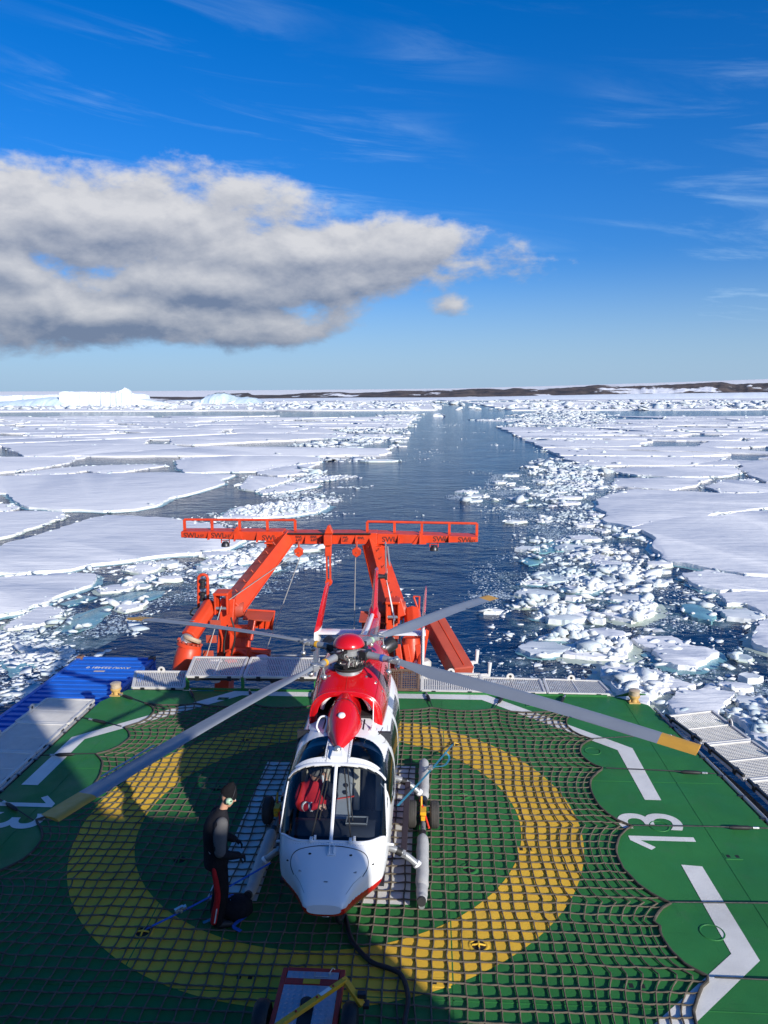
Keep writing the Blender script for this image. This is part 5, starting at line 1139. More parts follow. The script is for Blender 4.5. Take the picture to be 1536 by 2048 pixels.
for k in ('roofL', 'roofR'): grid_part('roof_window', [k], GLASS, hel)
for k in sorted(parts):
    if k.startswith('side'): grid_part('side_window', [k], GLASS, hel)
def surf(x, y):                                            # top of the skin at x (from the centre line), y
    w, zb, zt = st_at(y); t = min(0.999, abs(x) / w); return (zb + zt) / 2 + (zt - zb) / 2 * (1 - t ** NE) ** (1 / NE)
def on(x, y, d=0.004): return Vector((HX + x, y, surf(x, y) + d))
# bonnet seam, screws, vents, wiper stubs
m_ = MB(); seam = [on(x, y) for x, y in [(-0.46, -3.06), (-0.52, -2.94), (-0.51, -2.86), (-0.42, -2.825), (-0.2, -2.81), (0, -2.805), (0.2, -2.81), (0.42, -2.825), (0.51, -2.86), (0.52, -2.94), (0.46, -3.06)]]
m_.tube(bez(seam, 5), 0.0055, 6); m_.build('bonnet_seam', DARKM, hel)
m_ = MB(); m_.tube([on(-0.44, -3.08), on(-0.35, -3.22), on(-0.27, -3.37)], 0.003, 5); m_.tube([on(0.44, -3.08), on(0.35, -3.22), on(0.27, -3.37)], 0.003, 5); m_.build('bonnet_edge', GREYM, hel)
for x in (-0.26, 0.29, -0.57, 0.58):
    y = -2.91 if abs(x) < 0.4 else -2.86; m_ = MB(); m_.lathe([(0.022, 0.0), (0.018, 0.006)], on(x, y, -0.001), n=10); m_.build('vent_hole', DARKHOLE, hel)
m_ = MB(); p = on(0.03, -2.95, 0.0); m_.beam(p, on(0.03, -2.84, 0.01), 0.11, 0.03); m_.beam(p + Vector((-0.03, 0.02, 0.02)), on(0.0, -2.84, 0.05), 0.012, 0.05); m_.beam(p + Vector((0.03, 0.02, 0.02)), on(0.06, -2.84, 0.05), 0.012, 0.05); m_.build('pitot_mount', WHITE, hel, bevel=0.005)
for x in (-0.27, 0.27):
    p = on(x, -2.73, 0); m_ = MB(); m_.box(p + Vector((0, 0, 0.02)), (0.045, 0.09, 0.05)); m_.box(p + Vector((0.05, 0.03, 0.03)), (0.035, 0.05, 0.06)); w_ = m_.build('wiper_base', WHITE, hel, bevel=0.008)
    m_ = MB(); pts = [on(x * (1 - 0.55 * f), -2.70 + 0.62 * f, 0.03) for f in (0, 0.25, 0.5, 0.75, 1)]; m_.tube(pts, 0.010, 6); m_.tube([p_ + Vector((0.05, 0, 0)) for p_ in pts[1:]], 0.008, 6); m_.build('wiper_arm', BLACK, w_)
# centre post, screen frames
m_ = MB(); m_.tube([on(x, -2.735 + 0.30 * (x / 0.77) ** 4, 0.0) for x in np.linspace(-0.715, 0.715, 41)], 0.02, 8, flat=0.7, up=Z); m_.build('screen_sill', WHITE, hel, smooth=50)
m_ = MB(); m_.tube([on(0, y, 0.004) for y in np.linspace(-2.76, -2.0, 12)], 0.024, 8, flat=0.5, up=Z); m_.build('centre_post', WHITE, hel, smooth=50)
m_ = MB(); m_.tube([on(x, -2.0 + 0.06 * (x / 0.77) ** 2, 0.003) for x in np.linspace(-0.70, 0.70, 25)], 0.05, 8, flat=0.3, up=Z); m_.build('screen_header', WHITE, hel, smooth=50)
for s_ in (-1, 1):
    m_ = MB()
    for f in np.linspace(0, 1, 22): pass
    m_.tube([on(s_ * (0.70 + 0.05 * (1 - f)), -2.02 - 0.42 * (1 - f), 0.0) for f in np.linspace(0, 1, 8)], 0.016, 8); m_.build('screen_pillar', WHITE, hel, smooth=50)
    m_ = MB(); m_.tube([(HX + s_ * 0.155, y, surf(0.155, y) + 0.004) for y in np.linspace(-1.98, -0.95, 12)], 0.004, 5); m_.build('roof_seam', GREYM, hel)
    m_ = MB()
    for y in np.linspace(-1.95, -1.0, 22): m_.ball((HX + s_ * 0.17, y, surf(0.17, y) + 0.001), 0.006, 6)
    tag(m_.build('rivet_row', GREYM, hel), kind='stuff')
# beacon box on the roof
m_ = MB(); p = on(0.0, -1.86, 0.0); m_.beam(p + Vector((0, -0.09, -0.02)), p + Vector((0, 0.10, 0.05)), 0.20, 0.09, Z, 0.15, 0.08); bx_ = m_.build('beacon_box', WHITE, hel, bevel=0.015)
m_ = MB(); m_.lathe([(0.055, 0.0), (0.05, 0.03), (0.03, 0.05), (0.005, 0.058)], p + Vector((0, 0.02, 0.08)), n=16); m_.build('beacon_dome', LIGHTM, bx_, smooth=60)
m_ = MB(); m_.tube([on(-0.19, -1.93, 0.02), on(-0.17, -1.93, 0.10)], 0.006, 6); m_.tube([on(0.19, -1.9, 0.01), on(0.20, -1.92, 0.06)], 0.005, 6); m_.build('wire_cutter', BLACK, hel)
# grab handle (left) and whip aerial (right)
m_ = MB(); m_.tube(bez([on(-0.36, -1.22, 0.0), on(-0.40, -1.20, 0.10), on(-0.36, -1.05, 0.16), on(-0.26, -1.06, 0.15), on(-0.24, -1.18, 0.10), on(-0.27, -1.25, 0.0)], 5), 0.016, 8); m_.build('grab_handle', WHITE, hel, smooth=60)
m_ = MB(); p = on(0.46, -1.08, 0.0); m_.box(p + Vector((0, 0, 0.015)), (0.14, 0.12, 0.03)); m_.lathe([(0.05, 0.03), (0.03, 0.06), (0.014, 0.10)], p, n=12); ab = m_.build('aerial_base', WHITE, hel, bevel=0.01)
m_ = MB(); m_.tube([p + Vector((0, 0, 0.08)), p + Vector((0.01, 0.04, 0.52))], [0.011, 0.006], 8); m_.build('whip_aerial', WHITE, ab)
for s_ in (-1, 1):
    m_ = MB(); pts = [(0.30, -1.14), (0.56, -1.10), (0.60, -0.78), (0.30, -0.78)]; m_.add([on(s_ * x, y, 0.006) for x, y in pts], [[0, 1, 2, 3]]); m_.build('anti_slip_patch', BLACK, hel, fix=True)

# ---- cabin: floor, panel, console, seats
m_ = MB(); m_.box((HX, -1.4, 0.62), (1.44, 2.6, 0.05)); m_.build('cabin_floor', CABIN, hel)
m_ = MB(); m_.box((HX, -1.02, 1.35), (1.46, 0.05, 1.45)); m_.build('cabin_bulkhead', CABIN, hel)
m_ = MB(); m_.loft([[Vector((HX + x, y, surf(x, y) - dz)) for x in np.linspace(-0.70, 0.70, 21)] for y, dz in ((-1.52, 0.055), (-1.40, 0.075), (-1.25, 0.11), (-1.08, 0.16))], cap=False, closed=False); m_.build('headliner', HEADL, hel, smooth=60)
m_ = MB()
m_.loft([[Vector((HX + x, -2.52 + dy, z)) for x in (-0.58, -0.40, -0.1, 0.12, 0.34, 0.58)] for dy, z in ((0, 1.20), (0.06, 1.26), (0.22, 1.30), (0.34, 1.27), (0.36, 0.8))], cap=False, closed=False)
m_.build('glareshield', CABIN, hel, smooth=50)
m_ = MB(); m_.box((HX + 0.32, -2.33, 1.315), (0.30, 0.20, 0.03)); sc = m_.build('avionics_box', BLACK, hel, bevel=0.01)
m_ = MB()
for d, sz in (((0, -0.09, 0.02), (0.30, 0.014, 0.014)), ((0, 0.09, 0.02), (0.30, 0.014, 0.014)), ((-0.145, 0, 0.02), (0.014, 0.2, 0.014)), ((0.145, 0, 0.02), (0.014, 0.2, 0.014))): m_.box(Vector((HX + 0.32, -2.33, 1.325)) + Vector(d), sz)
m_.build('avionics_frame', GREYM, sc)
m_ = MB(); m_.beam((HX + 0.06, -2.1, 0.95), (HX + 0.06, -1.2, 1.5), 0.22, 0.2); m_.build('centre_console', GREYM, hel, bevel=0.02)
for z, y in ((1.36, -1.52), (1.30, -1.62)):
    m_ = MB(); m_.lathe([(0.035, 0), (0.03, 0.02)], (HX + 0.08, y, z + 0.07), (0, -0.5, 1), 12); m_.build('console_knob', BLACK, hel)
m_ = MB(); m_.beam((HX - 0.05, -1.70, 1.31), (HX + 0.22, -1.70, 1.36), 0.03, 0.006); m_.build('red_strap', REDW, hel)
for s_ in (-1, 1):
    x = HX + s_ * 0.40
    m_ = MB(); m_.box((x, -1.62, 0.95), (0.46, 0.48, 0.14)); st_ = m_.build('seat_cushion', CABIN, hel, bevel=0.04)
    m_ = MB(); m_.beam((x, -1.42, 1.0), (x, -1.26, 1.68), 0.42, 0.10, (0, 1, 0)); sb = m_.build('seat_back', CABIN, hel, bevel=0.04)
    m_ = MB()
    for t_ in (-1, 1): m_.beam((x + t_ * 0.17, -1.49, 1.02), (x + t_ * 0.17, -1.33, 1.66), 0.10, 0.06, (0, 1, 0))
    m_.build('seat_bolster', SEATB, sb, bevel=0.02)
    m_ = MB(); m_.box((x, -1.28, 1.80), (0.26, 0.09, 0.18)); m_.build('headrest', CABIN, sb, bevel=0.04)
    m_ = MB()
    for t_ in (-1, 1): m_.beam((x + t_ * 0.07, -1.51, 1.02), (x + t_ * 0.05, -1.36, 1.68), 0.045, 0.012, (0, 1, 0))
    m_.build('harness', BLACK, sb)
    m_ = MB(); m_.tube([(x, -2.0, 0.65), (x, -1.95, 0.95), (x, -1.88, 1.12)], 0.014, 6); m_.build('control_stick', BLACK, hel)

# ---- red engine cowling with two intakes
def sup_ring(y, w, zb, zt, n=3.0, k=40, full=False):
    out = []
    for i in range(k + 1):
        th = pi * i / k; c, s = cos(th), sin(th); out.append(Vector((HX + math.copysign(abs(c) ** (2 / n), c) * w, y, zb + abs(s) ** (2 / n) * (zt - zb))))
    return out
cw = [(-0.74, 0.575, 2.06, 2.60), (-0.68, 0.585, 2.05, 2.63), (-0.45, 0.605, 2.05, 2.71), (-0.15, 0.62, 2.05, 2.80), (0.4, 0.635, 2.05, 2.86), (1.1, 0.63, 2.05, 2.86), (1.7, 0.59, 2.03, 2.78), (2.2, 0.51, 1.98, 2.62), (2.6, 0.40, 1.92, 2.42), (3.0, 0.29, 1.80, 2.26)]
yy = np.linspace(-0.74, 3.0, 46); cwa = np.array(cw)
rings = [sup_ring(y, np.interp(y, cwa[:, 0], cwa[:, 1]), np.interp(y, cwa[:, 0], cwa[:, 2]), np.interp(y, cwa[:, 0], cwa[:, 3]), 2.9) for y in yy]
m_ = MB(); m_.loft(rings, cap=False, closed=False); cowl = m_.build('engine_cowling', RED, hel, smooth=40, fix=True)
m_ = MB(); m_.tube(rings[0], 0.014, 6); m_.build('cowling_rim', RED, cowl, smooth=40)
lip = [Vector((HX + (p.x - HX) * 0.80, p.y - 0.035, 2.06 + (p.z - 2.06) * 0.90)) for p in rings[0]]
m_ = MB(); m_.loft([rings[0], [(a_ + b_) / 2 + Vector((0, -0.025, 0)) for a_, b_ in zip(rings[0], lip)], lip, [p + Vector((0, 0.10, 0)) for p in lip]], cap=False, closed=False); m_.build('intake_lip', RED, cowl, smooth=60, fix=True)
inner = [[Vector((HX + (p.x - HX) * 0.95, p.y + 0.01, 2.06 + (p.z - 2.06) * 0.95)) for p in r] for r in rings[:8]]
m_ = MB(); m_.loft(inner, cap=False, closed=False); m_.build('intake_liner', DARKHOLE, cowl)
m_ = MB(); bk = inner[7]; m_.add(bk, [list(range(len(bk)))]); m_.build('intake_back', DARKHOLE, cowl)
m_ = MB(); m_.box((HX, -0.52, 2.205), (0.98, 0.50, 0.04)); m_.build('intake_shade_plate', DARKHOLE, cowl)  # black plate over the white roof stands for shade inside the intakes
for s_ in (-1, 1):
    m_ = MB(); m_.tube(bez([(HX + s_ * 0.26, -0.66, 2.50), (HX + s_ * 0.31, -0.68, 2.46), (HX + s_ * 0.36, -0.68, 2.38), (HX + s_ * 0.39, -0.66, 2.29)], 6), 0.035, 8); m_.build('intake_duct', WHITE, cowl, smooth=50)
# central upper fairing
fy = np.array([[-1.80, 0.004, 2.10, 2.15], [-1.74, 0.05, 2.09, 2.20], [-1.62, 0.115, 2.08, 2.29], [-1.45, 0.19, 2.08, 2.385], [-1.25, 0.255, 2.08, 2.47], [-1.05, 0.285, 2.08, 2.555], [-0.9, 0.275, 2.08, 2.585], [-0.74, 0.245, 2.08, 2.60], [-0.5, 0.24, 2.08, 2.66]])
yy = np.linspace(-1.80, -0.5, 30); rings = [sup_ring(y, *[np.interp(y, fy[:, 0], fy[:, c]) for c in (1, 2, 3)], 2.1, 32) for y in yy]
m_ = MB(); m_.loft(rings, cap=False, closed=False); fair = m_.build('gearbox_fairing', RED, hel, smooth=60, fix=True)
m_ = MB(); m_.lathe([(0.058, 0.0), (0.055, 0.018), (0.03, 0.03), (0.004, 0.034)], (HX, -1.30, 2.447), (0, -0.4, 1), 18); m_.build('white_aerial_cap', WHITE, fair, smooth=60)
m_ = MB(); m_.tube([Vector((p.x, p.y, p.z + 0.003)) for p in sup_ring(-0.98, 0.282, 2.08, 2.585, 2.1, 24)], 0.004, 5); m_.build('fairing_seam', DARKM, fair)
# cowling details: top seam, exhausts
m_ = MB(); m_.tube([(HX, y, np.interp(y, cwa[:, 0], cwa[:, 3]) + 0.002) for y in np.linspace(-0.70, -0.35, 6)], 0.004, 5); m_.build('cowling_seam', REDM, cowl)
m_ = MB(); r_ = sup_ring(-0.30, 0.613, 2.05, 2.776, 2.9, 40); m_.tube([p + Vector((0, 0, 0.003)) for p in r_[2:-2]], 0.004, 5); m_.build('cowling_seam', REDM, cowl)
for s_ in (-1, 1):
    m_ = MB(); m_.lathe([(0.13, 0.0), (0.14, 0.24), (0.12, 0.26), (0.11, 0.05)], (HX + s_ * 0.46, 1.7, 2.5), (s_ * 0.75, 0.5, 0.45), 18, cap=False); m_.build('exhaust', DARKM, cowl, smooth=50)

# latches, louvres, rivets, hatch lines
def cowl_pt(y, th, d=0.003):
    w, zb, zt = [np.interp(y, cwa[:, 0], cwa[:, c]) for c in (1, 2, 3)]; c, s = cos(th), sin(th); return Vector((HX + math.copysign(abs(c) ** (2 / 2.9), c) * (w + d), y, zb + abs(s) ** (2 / 2.9) * (zt - zb + d)))
for th in (0.5, 0.85, 1.2, 1.94, 2.29, 2.64):
    m_ = MB(); m_.box(cowl_pt(-0.34, th), (0.035, 0.05, 0.012), Matrix.Rotation(pi / 2 - th, 3, 'Y')); m_.build('cowling_latch', LIGHTM, cowl)
m_ = MB()
for k in range(46): m_.ball(cowl_pt(-0.66, 0.25 + 2.64 * k / 45), 0.006, 6)
for k in range(30): m_.ball(cowl_pt(-0.62 + 2.0 * k / 29, 0.75), 0.005, 6); m_.ball(cowl_pt(-0.62 + 2.0 * k / 29, pi - 0.75), 0.005, 6)
tag(m_.build('cowling_rivets', REDM, cowl), kind='stuff')
for s_ in (0, 1):
    th = 0.42 if s_ else pi - 0.42; m_ = MB()
    for k in range(5): m_.tube([cowl_pt(0.15 + 0.11 * k, th - 0.16, 0.0), cowl_pt(0.15 + 0.11 * k, th, 0.002), cowl_pt(0.15 + 0.11 * k, th + 0.16, 0.0)], 0.012, 6)
    tag(m_.build('cooling_louvres', DARKHOLE, cowl), kind='stuff')
    m_ = MB(); a = 0.75 if s_ else pi - 0.75; m_.tube([cowl_pt(y, a) for y in np.linspace(-0.70, 2.0, 24)], 0.004, 5); m_.build('cowling_seam', REDM, cowl)
m_ = MB(); m_.tube(bez([on(0.22, -1.30), on(0.62, -1.26), on(0.66, -0.85), on(0.66, -0.55)], 5), 0.003, 5); m_.tube(bez([on(-0.22, -1.30), on(-0.62, -1.26), on(-0.66, -0.85), on(-0.66, -0.55)], 5), 0.003, 5); m_.build('roof_hatch_seam', GREYM, hel)
m_ = MB()
for k in range(30):
    x = -0.52 + 1.04 * k / 29; m_.ball(on(x, -2.775 + 0.05 * (x / 0.5) ** 4, 0.0), 0.0045, 6); m_.ball(on(x * 1.28, -1.955 + 0.05 * x * x, 0.001), 0.0045, 6)
tag(m_.build('nose_rivets', GREYM, hel), kind='stuff')
for x in (-0.36, 0.0, 0.36):
    m_ = MB(); m_.box(on(x, -3.08 - 0.2 * (1 - abs(x) / 0.4), 0.0), (0.05, 0.03, 0.006)); m_.build('bonnet_latch', GREYM, hel)
m_ = MB(); m_.lathe([(0.07, 0.0), (0.072, 0.012), (0.06, 0.016)], (HX, -3.30, 0.575), (0, -0.4, -1), 18); m_.build('landing_light', LIGHTM, hel, smooth=40)

# ---- rotor head
hz = 3.06
m_ = MB(); m_.lathe([(0.24, -0.25), (0.23, -0.2), (0.12, -0.18), (0.12, -0.10), (0.20, -0.08), (0.21, -0.03), (0.11, 0.0), (0.10, 0.22)], (HX, HY, hz - 0.08), n=24); m_.build('rotor_mast', GREYM, hel, smooth=40)
m_ = MB(); m_.lathe([(0.25, -0.24), (0.26, -0.22), (0.24, -0.20), (0.2, -0.2)], (HX, HY, hz - 0.02), n=28); m_.build('mast_collar', DARKHOLE, hel, smooth=40)
m_ = MB(); m_.lathe([(0.19, -0.03), (0.235, -0.015), (0.235, 0.02), (0.19, 0.03)], (HX, HY, hz - 0.09), n=24, cap=False); m_.build('swashplate', LIGHTM, hel, smooth=40)
m_ = MB(); m_.lathe([(0.17, -0.06), (0.22, -0.04), (0.22, 0.05), (0.16, 0.08), (0.10, 0.10)], (HX, HY, hz + 0.03), n=20); m_.build('hub', GREYM, hel, smooth=40)
m_ = MB(); m_.lathe([(0.235, 0.0), (0.262, 0.004), (0.262, 0.016), (0.25, 0.05), (0.222, 0.095), (0.175, 0.138), (0.11, 0.168), (0.05, 0.18), (0.002, 0.183)], (HX, HY, hz + 0.125), n=36); m_.build('hub_dome', RED, hel, smooth=60)
m_ = MB()
rnd = random.Random(4)
for k in range(26):
    a = rnd.uniform(0, 2 * pi); r = rnd.uniform(0.10, 0.30); z = hz + rnd.uniform(-0.16, 0.09); m_.box((HX + r * cos(a), HY + r * sin(a), z), (rnd.uniform(.02, .07), rnd.uniform(.02, .07), rnd.uniform(.02, .08)), Matrix.Rotation(a, 3, 'Z'))
tag(m_.build('hub_hardware', DARKM, hel, bevel=0.004), kind='stuff')
m_ = MB()
for k in range(46):
    a = rnd.uniform(0, 2 * pi); r = rnd.uniform(0.14, 0.27); z = hz + rnd.uniform(-0.2, 0.06); q_ = Vector((HX + r * cos(a), HY + r * sin(a), z)); m_.tube([q_, q_ + Vector((rnd.uniform(-.05, .05), rnd.uniform(-.05, .05), rnd.uniform(.03, .13)))], rnd.uniform(0.006, 0.016), 6)
m_.lathe([(0.15, -0.02), (0.175, 0.0), (0.15, 0.02)], (HX, HY, hz - 0.19), n=20)
tag(m_.build('hub_rods', LIGHTM, hel, smooth=40), kind='stuff')
blade_deg = [-119, -29.5, 61, 150.5]
for q, dg in enumerate(blade_deg):
    a = radians(dg); u = Vector((cos(a), sin(a), 0)); v = Vector((-sin(a), cos(a), 0))
    def bp(r, c=0.0, h=0.0):
        # droop grows towards the tip
        return Vector((HX, HY, hz + 0.02)) + u * r + v * c + Vector((0, 0, h - 0.30 * (max(0, r - 0.5) / 5.0) ** 1.7))
    m_ = MB(); m_.tube([bp(0.12), bp(0.30), bp(0.42), bp(0.62), bp(0.80)], [0.075, 0.085, 0.06, 0.055, 0.05], 12); gr = m_.build('blade_grip', GREYM, hel, smooth=50)
    m_ = MB(); m_.tube([bp(0.64), bp(0.69)], 0.060, 12); m_.build('grip_band', [YELM, BLUEW, MINT, YELM][q], gr, smooth=50)
    m_ = MB(); m_.box(bp(0.33, 0, 0.0), (0.13, 0.19, 0.15), Matrix.Rotation(a, 3, 'Z')); m_.tube([bp(0.34, -0.13, -0.02), bp(0.30, -0.15, -0.20)], 0.013, 6); m_.tube([bp(0.42, 0.12, 0.02), bp(0.22, 0.13, -0.1)], 0.016, 6); m_.box(bp(0.24, 0.08, 0.06), (0.10, 0.06, 0.05), Matrix.Rotation(a, 3, 'Z')); m_.build('pitch_link', DARKM, gr, bevel=0.006)
    m_ = MB(); m_.box(bp(0.90, 0, 0.0), (0.22, 0.11, 0.075), Matrix.Rotation(a, 3, 'Z')); m_.lathe([(0.045, -0.06), (0.045, 0.06)], bp(0.93), Z, 12); m_.build('blade_bolt_fork', GREYM, gr, bevel=0.012)
    # pendulum weight under the root
    m_ = MB(); m_.tube([bp(0.86, 0.13, 0.02), bp(0.86, -0.13, 0.02)], 0.022, 8); m_.tube([bp(0.86, -0.11, 0.02), bp(0.86, -0.13, -0.11)], 0.014, 8); m_.tube([bp(0.86, 0.11, 0.02), bp(0.86, 0.13, -0.11)], 0.014, 8); m_.ball(bp(0.86, -0.13, -0.15), 0.048, 14); m_.ball(bp(0.86, 0.13, -0.15), 0.048, 14); m_.build('pendulum_weight', LIGHTM, gr, smooth=50)
    # blade: aerofoil section, tapered root
    prof = [(0.25, 0.0), (0.20, 0.55), (0.08, 0.98), (-0.10, 0.95), (-0.32, 0.55), (-0.55, 0.20), (-0.75, 0.03), (-0.55, -0.10), (-0.25, -0.35), (0.05, -0.55), (0.20, -0.40)]
    def section(r):
        ch = np.interp(r, [0.98, 1.05, 1.30, 1.62, 6], [0.11, 0.13, 0.20, 0.32, 0.32]); th = np.interp(r, [0.98, 1.3, 1.7, 6], [0.045, 0.035, 0.026, 0.022]); tw = radians(np.interp(r, [1, 5.5], [12, 3]))
        out = []
        for (c, h) in prof:
            cc, hh = c * ch, h * th; out.append(bp(r, cc * cos(tw) - hh * sin(tw), hh * cos(tw) + cc * sin(tw)))
        return out
    rs = [0.98, 1.02, 1.08, 1.18, 1.30, 1.45, 1.62] + list(np.linspace(1.9, 5.02, 16))
    m_ = MB(); m_.loft([section(r) for r in rs]); b_ = m_.build('rotor_blade', BLADE, hel, smooth=38, fix=True)
    m_ = MB(); m_.loft([section(r) for r in (5.02, 5.2, 5.4, 5.5)]); m_.build('blade_tip', BLADEY, b_, smooth=38, fix=True)
    # trim tab on the trailing edge
    m_ = MB(); m_.plate([bp(3.9, -0.24, -0.001), bp(4.7, -0.24, -0.001), bp(4.7, -0.275, -0.003), bp(3.9, -0.275, -0.003)], 0.005); m_.build('trim_tab', GREYM, b_)

# ---- tail
def tube_tail(name, pts, mat): 
    m_ = MB(); m_.tube([Vector((HX, y, z)) for y, z, r in pts], [r for y, z, r in pts], 24); return m_.build(name, mat, hel, smooth=60)
tube_tail('tail_boom', [(2.3, 2.02, 0.30), (2.9, 2.0, 0.275), (3.6, 1.98, 0.235), (4.4, 1.96, 0.20), (5.2, 1.95, 0.17), (5.75, 1.98, 0.15)], RED)
m_ = MB(); m_.tube([(HX - 0.05, 2.6, 2.30), (HX - 0.03, 4.0, 2.21), (HX - 0.02, 5.3, 2.14)], 0.05, 8); m_.build('drive_shaft_cover', WHITE, hel, smooth=50)
def fin(name, base, tip, cb, ctip, th, mat, n=2.0):
    base, tip = Vector(base), Vector(tip); m_ = MB(); rings = []
    for f in (0, 0.25, 0.5, 0.75, 0.93, 1.0):
        p = base.lerp(tip, f); c = lerp(cb, ctip, f) * (1 if f < 0.98 else 0.8); t = th * (1 - 0.5 * f); rings.append([p + Vector((t * x, c * y, 0)) for x, y in [(0, -0.5), (0.5, -0.30), (0.5, 0.05), (0.12, 0.5), (-0.12, 0.5), (-0.5, 0.05), (-0.5, -0.30)]])
    m_.loft(rings); return m_.build(name, mat, hel, smooth=45, fix=True)
fin('tail_fin', (HX, 5.45, 1.98), (HX + 0.02, 6.30, 3.02), 0.86, 0.50, 0.17, RED)
m_ = MB(); m_.lathe([(0.11, -0.2), (0.12, 0.0), (0.09, 0.2)], (HX, 5.45, 2.18), (0, 1, 0.5), 14); m_.build('fin_root_fairing', RED, hel, smooth=60)
# tail rotor on the side of the fin
trp = aty(772, 1153, 6.2)
m_ = MB(); m_.tube([(HX, 6.2, trp.z), (trp.x, 6.2, trp.z)], [0.07, 0.05], 12); m_.lathe([(0.055, -0.06), (0.055, 0.06)], (trp.x - 0.08, 6.2, trp.z), (1, 0, 0), 12); m_.box((trp.x, 6.2, trp.z), (0.06, 0.08, 0.16)); th_ = m_.build('tail_rotor_hub', DARKM, hel, smooth=40)
for pe in ((771, 1084), (789, 1240)):
    e = aty(pe[0], pe[1], 6.28); d = e - trp; m_ = MB(); m_.tube([trp + d * 0.06, trp + d * 0.2, trp + d * 0.35, trp + d * 0.7, e], [0.022, 0.03, 0.085, 0.09, 0.085], 10, flat=0.22, up=(1, 0, 0)); m_.build('tail_rotor_blade', WHITE if pe[1] > 1200 else GREYM, th_, smooth=50)
m_ = MB(); m_.tube([trp + Vector((0.02, 0, -0.2)), trp + Vector((0.03, 0, 0.2))], 0.012, 6); m_.build('tail_pitch_rod', LIGHTM, th_)
# stabiliser with end plates
sz = 1.74; yS = 5.2
m_ = MB(); rings = []
for x in np.linspace(-0.95, 1.60, 12): rings.append([Vector((x, yS + c * 0.46, sz + h * 0.075)) for c, h in [(-0.5, 0), (-0.36, 0.5), (0.0, 0.55), (0.5, 0.02), (0.5, -0.02), (0.0, -0.4), (-0.36, -0.4)]])
m_.loft(rings); m_.build('stabiliser', WHITE, hel, smooth=45, fix=True)
for (b_, k_, t_, s_) in [(aty(631, 1338, 5.0), aty(636, 1258, 5.15), aty(655, 1166, 5.65), -1), (aty(845, 1348, 5.0), aty(846, 1250, 5.15), aty(852, 1174, 5.65), 1)]:
    def plate_ring(p, c, t=0.06): return [p + Vector((t * x + (0.16 if s_ < 0 else 0.02) * c * y, c * y, 0)) for x, y in [(0, -0.5), (0.5, -0.25), (0.4, 0.1), (0.08, 0.5), (-0.08, 0.5), (-0.4, 0.1), (-0.5, -0.25)]]
    m_ = MB(); m_.loft([plate_ring(b_, 0.34, 0.07), plate_ring(b_.lerp(k_, 0.5), 0.52, 0.09), plate_ring(k_, 0.60, 0.09)]); lp = m_.build('end_plate', WHITE, hel, smooth=45, fix=True)
    m_ = MB(); m_.loft([plate_ring(k_, 0.60, 0.09), plate_ring(k_.lerp(t_, 0.5), 0.52, 0.075), plate_ring(k_.lerp(t_, 0.93), 0.42, 0.05), plate_ring(t_, 0.28, 0.03)]); m_.build('end_plate_top', RED, lp, smooth=45, fix=True)

